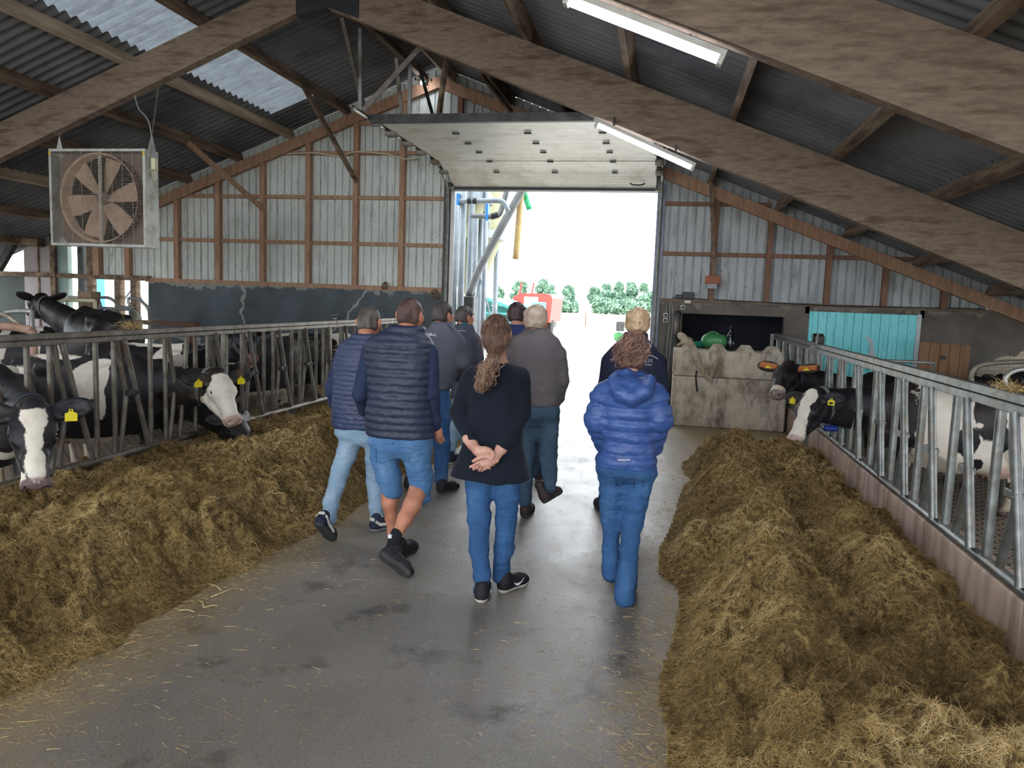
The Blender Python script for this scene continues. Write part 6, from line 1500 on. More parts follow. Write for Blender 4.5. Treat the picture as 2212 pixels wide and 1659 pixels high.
p9 = person('woman in a bright blue hooded padded jacket with curly pinned-up hair', 4.64, M['skin'], dict(c=(1362, 768), r=.071, yaw=.12),
    [(812, 1335, 1386, .07), (824, 1312, 1404, .09), (840, 1298, 1420, .12), (880, 1299, 1420, .13), (930, 1305, 1412, .125), (960, 1304, 1410, .12), (990, 1293, 1415, .135), (1010, 1286, 1417, .14)],
    [[(1306, 850, 0, .070), (1290, 905, -.02, .066), (1306, 955, .10, .054), (1330, 968, .2, .045)], [(1414, 850, 0, .070), (1425, 905, -.02, .066), (1408, 960, .10, .054), (1385, 972, .2, .045)]],
    [[(1322, 1028, 0, .088), (1322, 1118, .06, .063), (1319, 1180, .04, .051), (1321, 1215, .03, .056), (1322, 1240, .03, .058)], [(1384, 1028, 0, .089), (1366, 1130, 0, .064), (1359, 1190, -.06, .056), (1353, 1245, -.10, .060), (1350, 1290, -.12, .064)]],
    [(985, 1293, 1413, .125), (1020, 1289, 1415, .13), (1040, 1318, 1392, .08)], dict(m=M['puff_blue'], quilt=(.070, .016), disp=lambda X: .0035*vnoise(X[..., 0]*24, X[..., 1]*24, X[..., 2]*55, 7)+.003*vnoise(X[..., 0]*12, X[..., 1]*12, X[..., 2]*30, 9), wr=.004), dict(m=M['jean_blue']),
    [dict(heel=FL(1350, 1298)+np.array([0, .02, 0]), toe=FL(1350, 1298)+np.array([.02, .28, 0]), up=UP, upper=M['shoe_navy'], solem=M['sole_dark']), dict(heel=FL(1322, 1244)+np.array([0, .03, 0]), toe=FL(1322, 1244)+np.array([-.02, .30, 0]), up=UP, upper=M['shoe_navy'], solem=M['sole_dark'])],
    res=.0085, hair=hair9,
    extra_jacket=[lambda A: Chain([(A((1326, 822, -.08)), .038), (A((1340, 850, -.14)), .044), (A((1366, 860, -.155)), .046), (A((1392, 846, -.14)), .046), (A((1404, 824, -.08)), .038)], k=.022), lambda A: Ell(A((1364, 838, -.09)), (.105, .060, .065), k=.05), lambda A: Chain([(A((1330, 812, .0)), .03), (A((1355, 806, -.05)), .03), (A((1385, 812, .0)), .03)], k=.03)])
patch(p9, [(1334, 991), (1361, 991), (1361, 996), (1334, 996)], 'jp', p9['jo'], M['reflect'], 'reflective_strip', n=4)
for q_ in ([(1330, 1030), (1348, 1030), (1347, 1052), (1331, 1050), (1330, 1030)], [(1368, 1030), (1390, 1030), (1390, 1052), (1370, 1053), (1368, 1030)]): strip(p9, q_, 'tp', p9['to'], M['jean_dark'], 'back_pocket_seam', r=.0018)
# 3 man in the dark quilted gilet and shorts -----------------------------------
def hair_short(mat, seed, strands=1800, slen=.016, shade=None, lift=.007, nois=.003, extra=()):
    return lambda T, c, s, R: hair_mesh('hair', T, mat, c, s, R, [e(c, s, R) for e in extra], lift=lift, nois=nois, strands=strands, slen=slen, seed=seed, shade=shade)
def hand_simple(pts, curl=.0):
    """Palm with four fingers and a thumb hanging from a wrist: pts = wrist px, knuckle px."""
    def f(A):
        w, kx = A(pts[0]), A(pts[1]); d = kx-w; L = np.linalg.norm(d); d /= L; sd = np.cross(d, [0, 1, 0]); sd /= np.linalg.norm(sd); out = []
        out.append(sdf_mesh([Chain([(w-d*.03, .027), (w, .025), (w+d*.045, .034), (w+d*.075, .032)], k=.02, flat=((0, 1, 0), .6)), Chain([(w+d*.02-sd*.018, .015), (w+d*.05-sd*.036, .012), (w+d*.08-sd*.038, .010)], k=.012)], .005))
        for i, (o, l) in enumerate(((-.024, .072), (-.008, .082), (.008, .076), (.023, .060))):
            b = w+d*.078+sd*o; out.append(sdf_mesh([Chain([(b, .0095), (b+d*l*.45+np.array([0, .012, 0]), .0088), (b+d*l*.8+np.array([0, .030, 0]), .008)], k=.006)], .0045))
        return out
    return f
p2sole = cast
p2 = person('man in a dark quilted gilet and denim shorts, one heel lifted', 5.0, M['skin_tan'], dict(c=(886, 680), r=.078, yaw=-.12),
    [(699, 848, 914, .078), (710, 840, 916, .086), (722, 818, 922, .10), (736, 798, 932, .12), (755, 792, 936, .138), (800, 795, 938, .145), (860, 797, 935, .15), (910, 794, 936, .15), (946, 796, 935, .145)],
    [[(801, 762, 0, .066), (779, 850, -.03, .056), (788, 885, .10, .047), (806, 905, .18, .040)], [(926, 762, 0, .066), (932, 848, -.02, .058), (938, 905, .03, .045), (940, 920, .05, .040)]],
    [[(829, 985, 0, .096), (840, 1030, .02, .083), (846, 1060, .03, .078)], [(901, 985, 0, .098), (908, 1030, .05, .085), (908, 1068, .07, .080)]],
    [(925, 800, 932, .135), (960, 798, 934, .14), (990, 818, 916, .085)], dict(m=M['puff_grey'], quilt=(.052, .011), disp=lambda X: .0025*vnoise(X[..., 0]*22, X[..., 1]*22, X[..., 2]*60, 7), wr=.004), dict(m=M['jean_mid'], name='denim_shorts'), [],
    bare=[[(843, 1040, .03, .062), (842, 1085, .02, .056), (845, 1120, .04, .040), (847, 1150, .05, .033), (850, 1180, .06, .035)], [(906, 1050, .06, .064), (890, 1092, -.08, .060), (875, 1120, -.16, .052), (859, 1150, -.24, .036), (853, 1175, -.28, .034)]],
    hands=hand_simple([(941, 918, .05), (944, 930, .06)]), sleeve=M['sleeve_navy'], res=.010, jname='gilet',
    hair=hair_short(M['hair_redbrown'], 31, 1500, .012, lambda q: .45*sstep(.05, .085, np.abs(q[:, 0]))*sstep(.06, -.01, q[:, 2])-.2+.25*sstep(-.02, -.07, q[:, 2])))
A2 = p2['A']
an = A2((853, 1172, -.28)); hl_ = A2((806, 1192, -.38)); te = np.array([0, 0, 0]); te = floor_at(884, 1250, .02); hl_ = te+(hl_-te)/np.linalg.norm(hl_-te)*.29
so = shoe(p2['T'], hl_, te, (an-(hl_*.75+te*.25)), M['shoe_black'], M['sole_dark'], wid=1.05, high=.0)
V_, Q_ = sdf_mesh([Chain([(A2((857, 1152, -.25)), .040), (A2((852, 1170, -.28)), .042), (hl_*.72+te*.28+(an-(hl_*.75+te*.25))*.35, .042)], k=.02)], .006); so2 = link('sock', V_, Q_, M['sock'], p2['T'], smooth=True)
MB().box(tuple(np.array(A2((843, 1158, -.30)))-.012), tuple(np.array(A2((843, 1158, -.30)))+np.array([.012, .004, .012]))).build('sock_tag', M['white_mark'], so2)
lf = floor_at(862, 1212); shoe(p2['T'], lf+np.array([-.02, 0, 0]), lf+np.array([.02, .29, 0]), UP, M['shoe_black'], M['sole_dark'], ankle=A2((850, 1165, .06)))
for q_ in ([(858, 968), (884, 966), (884, 996), (871, 1001), (859, 997), (858, 968)], [(812, 968), (836, 968), (836, 996), (824, 1001), (813, 996), (812, 968)], [(848, 955), (850, 985), (862, 1010)]): strip(p2, q_, 'tp', p2['to'], M['jean_blue'], 'pocket_seam', r=.0022)
# 4 man in the navy quilted jacket and light jeans -------------------------------
def p1acc(o, P, R, k, prims):
    for sx in (-1, 1):
        V_, Q_ = sdf_mesh([Chain([(P(.036*sx, .03, .085), .012*k), (P(.040*sx, .06, .060), .014*k), (P(.044*sx, .11, .052), .013*k), (P(.046*sx, .17, .040), .012*k)], k=.01)], .005); link('white_panel', V_, Q_, M['sole_white'], o, smooth=True)
    V_, Q_ = sdf_mesh([Chain([(P(-.012, .018, .10), .016*k), (P(.012, .018, .10), .016*k)], k=.01)], .005); link('heel_panel', V_, Q_, M['sole_white'], o, smooth=True)
tL = floor_at(718, 1173); hL = np.array(at(689, 1140, tL[1]-.17)); hL = tL+(hL-tL)/np.linalg.norm(hL-tL)*.28; hR = floor_at(800, 1150)
p1 = person('man in a navy quilted jacket and light blue jeans beside the left feed heap', 5.47, M['skin_tan'], dict(c=(798, 694), r=.078, yaw=.0),
    [(717, 764, 818, .076), (728, 760, 820, .085), (742, 740, 832, .105), (768, 728, 846, .13), (810, 723, 848, .135), (860, 722, 846, .135), (905, 720, 843, .135), (929, 722, 842, .13)],
    [[(738, 776, 0, .062), (718, 840, .0, .054), (722, 868, .06, .048), (742, 890, .15, .042)], [(838, 776, 0, .062), (852, 840, 0, .054), (840, 890, .12, .045)]],
    [[(758, 950, 0, .088), (735, 1020, -.04, .071), (716, 1085, -.20, .056), (712, 1112, -.26, .052), (711, 1124, -.27, .054)], [(812, 950, 0, .088), (810, 1035, .08, .068), (812, 1090, .04, .054), (813, 1116, .02, .054)]],
    [(915, 730, 838, .12), (940, 728, 840, .13), (962, 750, 822, .08)], dict(m=M['puff_navy'], quilt=(.036, .008), disp=lambda X: .002*vnoise(X[..., 0]*22, X[..., 1]*22, X[..., 2]*60, 7), wr=.003), dict(m=M['jean_light']),
    [dict(heel=hL, toe=tL, up=(0, .6, .8), upper=M['shoe_navy'], solem=M['sole_dark'], accents=p1acc), dict(heel=hR, toe=hR+np.array([.14, .24, 0]), up=UP, upper=M['shoe_navy'], solem=M['sole_grey'], accents=p1acc)],
    sleeve=M['sleeve_navy'], res=.010, hair=hair_short(M['hair_pepper'], 32, 1500, .012, lambda q: .3*sstep(.04, -.05, q[:, 2])-.05))
# 5 man in the grey softshell --------------------------------------------------
h3 = floor_at(945, 1066)
p3 = person('man in a grey softshell jacket with a small white back print and blue jeans', 6.8, M['skin_tan'], dict(c=(956, 680), r=.082, yaw=-.45),
    [(692, 936, 976, .078), (704, 930, 980, .088), (724, 908, 998, .12), (748, 902, 1000, .14), (790, 903, 993, .145), (843, 903, 972, .14)],
    [[(988, 740, 0, .070), (997, 785, 0, .062), (990, 815, .2, .05)], [(912, 740, 0, .070), (900, 790, 0, .062), (910, 830, .2, .05)]],
    [[(950, 880, 0, .098), (955, 960, 0, .078), (953, 1005, -.02, .064), (953, 1036, -.02, .062)], [(920, 880, 0, .098), (908, 960, .2, .074), (890, 1035, .3, .058)]],
    [(835, 905, 970, .13), (870, 904, 971, .135), (900, 906, 970, .12)], dict(m=M['soft_grey'], wr=.005), dict(m=M['jean_blue']),
    [dict(heel=h3, toe=h3+np.array([.13, .25, 0]), up=UP, upper=M['shoe_black'], solem=M['sole_dark']), dict(heel=floor_at(878, 1060), toe=floor_at(878, 1060)+np.array([.03, .28, 0]), up=UP, upper=M['shoe_black'], solem=M['sole_dark'])],
    res=.012, hair=hair_short(M['hair_pepper'], 33, 1200, .014, lambda q: np.full(len(q), -.15), lift=.010))
for q_ in ([(921, 720), (930, 724), (941, 722)], [(926, 726), (933, 719)], [(927, 719), (934, 726)], [(936, 724), (944, 726)]): strip(p3, q_, 'jp', p3['jo'], M['white_mark'], 'back_print', r=.0028)
strip(p3, [(966, 700), (980, 715), (990, 732)], 'jp', p3['jo'], M['puff_grey'], 'shoulder_seam', r=.004)
# 6 man in the slate jacket further ahead ---------------------------------------
h4 = floor_at(968, 1004)
p4 = person('man in a dark slate jacket with blue collar, face turned right, light jeans', 8.05, M['skin_tan'], dict(c=(1003, 684), r=.080, yaw=-.62),
    [(697, 987, 1020, .078), (708, 982, 1024, .095), (728, 971, 1032, .13), (770, 970, 1034, .14), (820, 974, 1032, .14), (862, 976, 1030, .135)],
    [[(1026, 735, 0, .066), (1034, 775, 0, .058), (1030, 815, .15, .05)], [(976, 735, 0, .066), (970, 775, 0, .058), (976, 815, .15, .05)]],
    [[(1012, 895, 0, .095), (1010, 950, .1, .07), (1008, 990, .2, .058)], [(988, 895, 0, .095), (975, 950, 0, .07), (971, 990, 0, .055)]],
    [(855, 978, 1028, .13), (885, 977, 1029, .13), (905, 980, 1026, .12)], dict(m=M['soft_grey2'], wr=.005), dict(m=M['jean_light']),
    [dict(heel=h4, toe=h4+np.array([.05, .28, 0]), up=UP, upper=M['shoe_navy'], solem=M['sole_white']), dict(heel=floor_at(1005, 1000), toe=floor_at(1005, 1000)+np.array([.03, .28, 0]), up=UP, upper=M['shoe_navy'], solem=M['sole_white'])],
    res=.013, hair=hair_short(M['hair_pepper'], 34, 1000, .014, lift=.009))
V_, Q_ = sdf_mesh([Chain([(p4['A']((990, 702, .0)), .022), (p4['A']((1002, 700, -.06)), .022), (p4['A']((1016, 704, 0)), .022)], k=.02)], .01); link('blue_collar', V_, Q_, pbr('teal_blue_collar', '#1f6078'), p4['T'], smooth=True)
for q_ in ([(978, 712), (992, 714), (1005, 715)], [(978, 716), (988, 717)]): strip(p4, q_, 'jp', p4['jo'], M['white_mark'], 'back_print', r=.0028)
# 7 man in the grey-brown quilted jacket ----------------------------------------
h6 = floor_at(1132, 1120); t6 = np.array(at(1213, 1066, 6.22)); h6b = np.array(at(1184, 1084, 6.0)); h6b = t6+(h6b-t6)/np.linalg.norm(h6b-t6)*.29
p6 = person('fair-haired man in a grey-brown quilted jacket and dark jeans, one boot lifted', 6.18, M['skin_tan'], dict(c=(1158, 693), r=.083, yaw=-.1),
    [(706, 1134, 1186, .082), (718, 1128, 1192, .09), (732, 1106, 1208, .12), (765, 1099, 1215, .145), (810, 1102, 1212, .145), (850, 1110, 1208, .14), (878, 1114, 1207, .14)],
    [[(1206, 765, 0, .068), (1214, 822, 0, .060), (1206, 858, .06, .052), (1196, 875, .12, .045)], [(1110, 765, 0, .068), (1102, 822, 0, .060), (1116, 868, .1, .048)]],
    [[(1142, 895, 0, .095), (1140, 980, .05, .073), (1134, 1040, 0, .060), (1134, 1082, -.02, .057)], [(1184, 895, 0, .095), (1184, 985, .0, .074), (1186, 1020, -.1, .062), (1188, 1052, -.16, .056)]],
    [(868, 1117, 1205, .13), (895, 1116, 1206, .135), (914, 1132, 1192, .085)], dict(m=M['brown_jkt'], wr=.004, disp=lambda X: -.0035*(np.abs(np.sin((X[..., 0]*1+X[..., 2])*22)) < .12)-.0035*(np.abs(np.sin((X[..., 0]-X[..., 2])*22)) < .12)), dict(m=M['jean_grey']),
    [dict(heel=h6, toe=h6+np.array([-.0, .29, 0]), up=UP, upper=M['boot_brown'], solem=M['sole_dark'], high=.05), dict(heel=h6b, toe=t6, up=(-.5, .2, .9), upper=M['boot_brown'], solem=M['sole_dark'], high=.04)],
    res=.011, hair=hair_short(M['hair_fair'], 35, 1500, .022, lift=.014, nois=.007, extra=(lambda c, s, R: Ell(c+R@np.array([0, -.02, .06]), (.085*s, .08*s, .05*s), R, k=.03),)))
V_, Q_ = sdf_mesh([Loft([(p6['A']((1160, 876)).tolist()[2], p6['A']((1160, 880))[0], 6.18, .165, .135), (p6['A']((1160, 893)).tolist()[2], p6['A']((1160, 880))[0], 6.18, .163, .135)], axis=2)], .01); link('sweater_hem', V_, Q_, M['navy_swt'], p6['T'], smooth=True)
# 8 man with dark hair in navy, mostly hidden -------------------------------------
p7 = person('dark-haired man in navy, mostly hidden behind the curly-haired woman', 7.6, M['skin'], dict(c=(1117, 680), r=.082, yaw=.1),
    [(698, 1100, 1136, .075), (708, 1092, 1148, .10), (724, 1082, 1160, .13), (780, 1080, 1160, .14), (850, 1088, 1152, .13)],
    [[(1155, 735, 0, .065), (1158, 780, 0, .055), (1150, 815, .15, .045)], [(1086, 735, 0, .065), (1080, 780, 0, .055), (1090, 815, .15, .045)]],
    [[(1105, 870, 0, .09), (1106, 950, .2, .065), (1106, 1015, .3, .052)], [(1142, 870, 0, .09), (1156, 945, 0, .066), (1158, 1018, -.02, .054)]],
    [(842, 1090, 1150, .12), (875, 1090, 1152, .12), (895, 1092, 1150, .11)], dict(m=M['navy_swt'], wr=.004), dict(m=M['jean_dark']),
    [dict(heel=floor_at(1158, 1037), toe=floor_at(1158, 1037)+np.array([.03, .28, 0]), up=UP, upper=M['shoe_black'], solem=M['sole_dark']), dict(heel=floor_at(1106, 1025), toe=floor_at(1106, 1025)+np.array([0, .28, 0]), up=UP, upper=M['shoe_black'], solem=M['sole_dark'])],
    res=.014, hair=hair_short(M['hair_dark'], 36, 1200, .02, lift=.015, nois=.006))
# 9 blond man in the dark navy jacket ---------------------------------------------
p8 = person('blond man in a dark navy jacket with white back print, ahead of the blue-jacket woman', 6.6, M['skin'], dict(c=(1377, 700), r=.084, yaw=.05),
    [(715, 1348, 1400, .088), (734, 1342, 1402, .095), (750, 1322, 1418, .12), (772, 1306, 1430, .14), (820, 1305, 1431, .145), (870, 1310, 1428, .14), (905, 1312, 1426, .14)],
    [[(1315, 782, 0, .066), (1306, 835, 0, .060), (1318, 880, .15, .05)], [(1424, 782, 0, .066), (1429, 835, 0, .060), (1418, 880, .15, .05)]],
    [[(1345, 920, 0, .09), (1325, 1000, .0, .068), (1306, 1080, .0, .056)], [(1395, 920, 0, .09), (1370, 1000, .1, .068), (1352, 1080, .1, .056)]],
    [(890, 1315, 1422, .125), (915, 1314, 1424, .13), (945, 1318, 1420, .12)], dict(m=M['navy_jkt'], wr=.004), dict(m=M['jean_dark']),
    [dict(heel=floor_at(1303, 1108), toe=floor_at(1303, 1108)+np.array([-.08, .27, 0]), up=UP, upper=M['shoe_black'], solem=M['sole_dark']), dict(heel=floor_at(1350, 1106), toe=floor_at(1350, 1106)+np.array([.05, .28, 0]), up=UP, upper=M['shoe_black'], solem=M['sole_dark'])],
    res=.011, hair=hair_short(M['hair_blond'], 37, 2200, .03, lift=.016, nois=.008, extra=(lambda c, s, R: Ell(c+R@np.array([.0, -.01, .055]), (.088*s, .09*s, .07*s), R, k=.03),)))
strip(p8, [(1318, 778), (1335, 771), (1355, 768)], 'jp', p8['jo'], M['white_mark'], 'white_piping', r=.0028); strip(p8, [(1392, 767), (1408, 768), (1421, 775)], 'jp', p8['jo'], M['white_mark'], 'white_piping', r=.0028)
strip(p8, [(1400+6*math.cos(a), 748+6*math.sin(a)) for a in [k*math.pi/6 for k in range(13)]], 'jp', p8['jo'], M['white_mark'], 'round_print', r=.0022)
for q_ in ([(1398, 775), (1393, 775), (1393, 779), (1397, 779)], [(1393, 779), (1393, 783), (1398, 783)], [(1402, 783), (1402, 775), (1408, 783), (1408, 775)], [(1393, 788), (1408, 788)]): strip(p8, q_, 'jp', p8['jo'], M['white_mark'], 'back_lettering', r=.0022)

# ================================================================== outside
def m_ground(name, a, b, c, s=.5):
    t = NT(name); x = t.ramp(t.noise(s, 6, .6), [(.3, lin(a)), (.5, lin(b)), (.7, lin(c))]); t.bump(t.noise(20, 4), .2, .02); return t.out(x, .9, 0, .1)
M['yard'] = m_ground('pale_yard_concrete', '#b9b5aa', '#c6c2b8', '#cfccc4'); M['grass'] = m_ground('mown_grass', '#6f7f55', '#7d8a60', '#8b946c', .2); M['field'] = m_ground('pale_field', '#9a9c80', '#a5a68a', '#adad94', .1)
struct(MB().box((-40, GY+.12, -.3), (40, 60, -.01)).build('yard_ground', M['yard']))
struct(MB().box((-200, 60, -.4), (220, 76, -.03)).build('grass_strip_ground', M['grass']))
struct(MB().box((-400, 76, -.4), (400, 420, -.05)).build('field_ground', M['field']))
struct(MB().box((-200, GY+.12, -.4), (-40, 60, -.05)).build('field_ground', M['grass'])); struct(MB().box((40, GY+.12, -.4), (200, 60, -.05)).build('field_ground', M['grass']))
struct(MB().box((-60, -40, -.5), (60, -6, -.25)).build('yard_ground', M['yard']))
struct(MB().box((-60, -6, -.5), (-15, GY+.12, -.21)).build('yard_ground', M['yard'])); struct(MB().box((7.6, -6, -.5), (60, GY+.12, -.21)).build('yard_ground', M['yard']))
t = NT('hazy_pale_leaves'); M['leaf'] = t.out(t.ramp(t.attr('shade'), [(0, lin('#688a74')), (.5, lin('#80a08c')), (1, lin('#98b5a2'))]), .8, 0, .1)  # distance haze put into the leaf colour as pale greens
M['bark'] = pbr('tree_bark', '#6f675c', '#857b6d', 3, .9)
def tree(px, top, wpx, Y, label, name='tree', seed=1, low=False, dense=1.0):
    c = at(px, 660, Y); zt = at(px, top, Y).z; w = wpx*Y/1661; rng = np.random.default_rng(seed)
    T = thing(name, (c.x, Y, -.05), label, 'tree' if not low else 'hedge', 'trees across the field' if not low else 'hedges across the field')
    mb = MB(); 
    if not low:
        mb.tube([(c.x, Y, -.05), (c.x+.1, Y, zt*.35), (c.x, Y, zt*.7)], [.28, .2, .08], 8)
        for k in range(6): a = rng.uniform(0, 6.3); mb.tube([(c.x, Y, zt*(.25+.06*k)), (c.x+math.cos(a)*w*.33, Y+math.sin(a)*w*.3, zt*(.5+.05*k))], [.1, .03], 6)
        mb.build('trunk', M['bark'], T)
    P = []; S = []
    for k in range(int((34 if not low else 26)*dense)):
        if low: cc = np.array([c.x+rng.uniform(-.5, .5)*w, Y+rng.uniform(-1, 1), rng.uniform(.2, .8)*zt]); r = np.array([w*.12, 1.2, zt*.3])
        else:
            a = rng.uniform(0, 6.3); h = rng.uniform(.16, .90)**.9; rad = w*.42*math.sin(min(1, (1.05-h)*1.6)*math.pi/2)*rng.uniform(.3, 1); cc = np.array([c.x+math.cos(a)*rad, Y+math.sin(a)*rad, zt*h]); r = np.array([w*.15, w*.15, zt*.10])*rng.uniform(.7, 1.2)
        n = 200; d = rng.normal(size=(n, 3)); d /= np.linalg.norm(d, axis=1)[:, None]; P.append(cc+d*r*rng.uniform(.5, 1.05, (n, 1))); S.append(np.full(n, rng.uniform(.2, .8))+rng.normal(0, .12, n))
    P = np.concatenate(P); S = np.concatenate(S); ok = (P[:, 2] > .1); P, S = P[ok], S[ok]; n = len(P); sz = .22*Y/130
    a = rng.normal(size=(n, 3)); a /= np.linalg.norm(a, axis=1)[:, None]; b = np.cross(a, rng.normal(size=(n, 3))); b /= np.linalg.norm(b, axis=1)[:, None]; a *= sz; b *= sz*.8
    V = np.stack([P-a-b*.3, P-b, P+a, P+b], 1).reshape(-1, 3); Q = np.arange(4*n).reshape(-1, 4)
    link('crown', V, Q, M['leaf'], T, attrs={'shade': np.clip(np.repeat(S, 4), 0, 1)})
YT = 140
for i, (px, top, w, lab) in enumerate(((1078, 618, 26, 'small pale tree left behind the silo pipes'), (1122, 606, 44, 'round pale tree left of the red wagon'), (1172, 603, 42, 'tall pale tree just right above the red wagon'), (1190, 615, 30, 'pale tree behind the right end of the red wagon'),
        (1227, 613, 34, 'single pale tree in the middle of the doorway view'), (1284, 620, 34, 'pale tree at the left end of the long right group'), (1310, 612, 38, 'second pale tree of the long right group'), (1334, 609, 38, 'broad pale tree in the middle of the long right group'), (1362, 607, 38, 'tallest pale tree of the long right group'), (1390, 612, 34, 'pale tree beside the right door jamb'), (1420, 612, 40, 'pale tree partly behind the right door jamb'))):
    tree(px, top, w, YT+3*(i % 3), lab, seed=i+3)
for i, (px, top, w, lab) in enumerate(((1150, 651, 66, 'low hedge under the left trees'), (1226, 650, 40, 'low hedge under the single middle tree'), (1338, 648, 104, 'long low hedge under the right tree group'))): tree(px, top, w, YT-2, lab, 'hedge', 30+i, True, 2.0)
# red feed wagon
M['red'] = pbr('red_wagon_paint', '#a8433b', '#9c3a34', 2, .5); M['tyre'] = pbr('tyre_rubber', '#2b2b2d', None, rough=.85); M['glass_b'] = pbr('bluish_window', '#6c8794', None, rough=.2)
Yw = 40.0; w0, w1 = at(1106, 700, Yw), at(1191, 700, Yw); xm = (w0.x+w1.x)/2; zt = at(1150, 633, Yw).z
T = thing('feed_wagon', (xm, Yw, 0), 'red feed wagon parked far out in the yard', 'wagon')
MB().prism([(w0.x+.1, Yw, .7), (w1.x-.1, Yw, .7), (w1.x, Yw, zt-.25), (w1.x-.12, Yw, zt-.06), (w1.x-.4, Yw, zt), (w0.x+.4, Yw, zt-.03), (w0.x, Yw, zt-.25)], (0, 4.2, 0)).build('body', M['red'], T)
MB().box((xm-.45, Yw-.06, .8), (xm+.30, Yw, zt-.2), .03).build('rear_door', M['white_panel'], T); MB().box((xm-.02, Yw-.09, zt-.95), (xm+.75, Yw-.02, zt-.45), .03).build('window', M['glass_b'], T)
for s in (w0.x+.25, w1.x-.25): MB().tube([(s-.16, Yw+1.0, .5), (s+.16, Yw+1.0, .5)], .5, 20).build('wheel', M['tyre'], T)
MB().box((w0.x+.3, Yw-.2, .35), (w1.x-.3, Yw+4, .7)).build('chassis', M['galv_dark'], T)
for x in (xm-.75, xm-.1): MB().tube([(x, Yw+.1, zt-.2), (x+.12, Yw+.1, zt+.55)], .05, 8).build('lift_arm', M['red'], T)
# teal-roofed shelter
M['teal_roof'] = pbr('teal_roof_sheet', '#2f6f6e', '#3a8280', 2, .6)
Ys = 34.0; a0, a1 = at(1040, 690, Ys), at(1106, 690, Ys); pk = at(1052, 642, Ys); e = at(1106, 664, Ys)
T = thing('shelter', ((a0.x+a1.x)/2, Ys, 0), 'low shelter with a teal pitched roof beyond the silo legs', 'shelter')
MB().prism([(a0.x-1.2, Ys, e.z), (pk.x, Ys, pk.z), (a1.x, Ys, e.z), (a1.x, Ys, e.z-.12), (pk.x, Ys, pk.z-.14), (a0.x-1.2, Ys, e.z-.12)], (0, 5, 0)).build('roof', M['teal_roof'], T)
for z in (e.z-.35, e.z-.62): MB().box((a0.x-1.1, Ys+.1, z), (a1.x-.1, Ys+.2, z+.1)).build('rail', M['teal_roof'], T)
MB().box((a0.x-1.0, Ys+4.8, 0), (a1.x-.1, Ys+4.9, e.z)).build('back_wall', M['teal_roof'], T)
for x in (a0.x-1.0, a1.x-.2): MB().box((x, Ys+.1, 0), (x+.1, Ys+.2, e.z)).build('post', M['teal_roof'], T)
# small green machine, slabs and a post on the yard
c = at(1336, 716, 36); T = thing('pump_cart', (c.x, 36, 0), 'small green cart with dark box on the yard near the right jamb', 'cart')
MB().box((c.x-.12, 36, .55), (c.x+.25, 36.4, 1.0), .03).build('engine_box', M['galv_dark'], T); MB().lathe((c.x-.0, 36.2, -.01), [(.02, 0), (.2, .15), (.24, .45), (.1, .5)], 14).build('tank', M['green_can'], T)
MB().tube([(c.x+.3, 36.2, .8), (c.x+.7, 36.2, .75)], .05, 8).build('outlet', M['white_panel'], T)
c = at(1205, 700, 58); box_thing('slab_stack', (c.x-.9, 57, -.01), (c.x+.5, 58, .12), M['plastic_grey'], 'low grey slabs lying at the far edge of the yard', 'slab')
c = at(1265, 690, 62); tag(MB().tube([(c.x, 62, -.05), (c.x, 62, 1.0)], .05, 8).build('fence_post', M['timber_grey'], origin=(c.x, 62, 0)), 'thin post at the far edge of the yard', 'post')
# feed silos and pipework left outside the doorway
M['silo'] = pbr('cream_silo_shell', '#77785c', '#828366', 1.5, .6); M['pipe_w'] = pbr('whitish_galvanised_pipe', '#757f89', '#858e96', 6, .5, .15); M['pipe_g'] = pbr('grey_auger_tube', '#66696c', '#7a7c7e', 5, .55, .3); M['blue'] = pbr('blue_valve_paint', '#1f6fc0', '#2a80d0', 4, .5); M['hose_y'] = pbr('yellowed_hose', '#b8a568', '#a88c60', 3, .6); M['hose_g'] = pbr('green_hose', '#2fa06c', None, rough=.5)
SY = 19.0
def silo(cx, cy, r, zring, ztop, ztip, tipx, label):
    T = thing('feed_silo', (cx, cy, 0), label, 'silo', 'feed silos outside the door')
    MB().lathe((cx, cy, 0), [(r, zring), (r, ztop), (r*.5, ztop+.7)], 32).build('shell', M['silo'], T, False)
    V = []; n = 32
    for k in range(n): a = 2*math.pi*k/n; V.append((cx+r*math.cos(a), cy+r*math.sin(a), zring))
    for k in range(n): a = 2*math.pi*k/n; V.append((tipx+.15*math.cos(a), cy+.15*math.sin(a), ztip))
    link('cone', V, [(k, (k+1) % n, n+(k+1) % n, n+k) for k in range(n)], M['silo'], T, smooth=True)
    MB().lathe((cx, cy, 0), [(r+.02, zring-.1), (r+.06, zring-.1), (r+.06, zring+.1), (r+.02, zring+.1)], 32).build('ring_beam', M['pipe_w'], T)
    for k in range(4):
        a = math.pi/4+k*math.pi/2; x, y = cx+(r+.05)*math.cos(a), cy+(r+.05)*math.sin(a); MB().tube([(x, y, 0), (x, y, zring+.3)], .07, 10).build('leg', M['pipe_w'], T)
    return T
rg = at(1087, 510, SY); silo(rg.x-1.25, SY, 1.22, rg.z, 7.5, at(1010, 640, SY).z, at(1012, 640, SY).x+.1, 'cream feed silo with a ring beam, standing behind the pipes')
rg = at(1046, 458, 16.6); silo(rg.x-.95, 17.2, .92, rg.z+.35, 7.0, rg.z-.75, rg.x-.85, 'nearer cream silo whose lower edge shows above the blue valve')
def pipe(name, pts, Y, r, m, label, cat='pipe', g='pipes and hoses outside the door', extra=None):
    P = bez([at(p[0], p[1], p[2] if len(p) > 2 else Y) for p in pts], 6); o = MB().tube(P, r, 16).build(name, M[m], smooth=True, origin=tuple(P[0])); tag(o, label, cat, g); return o
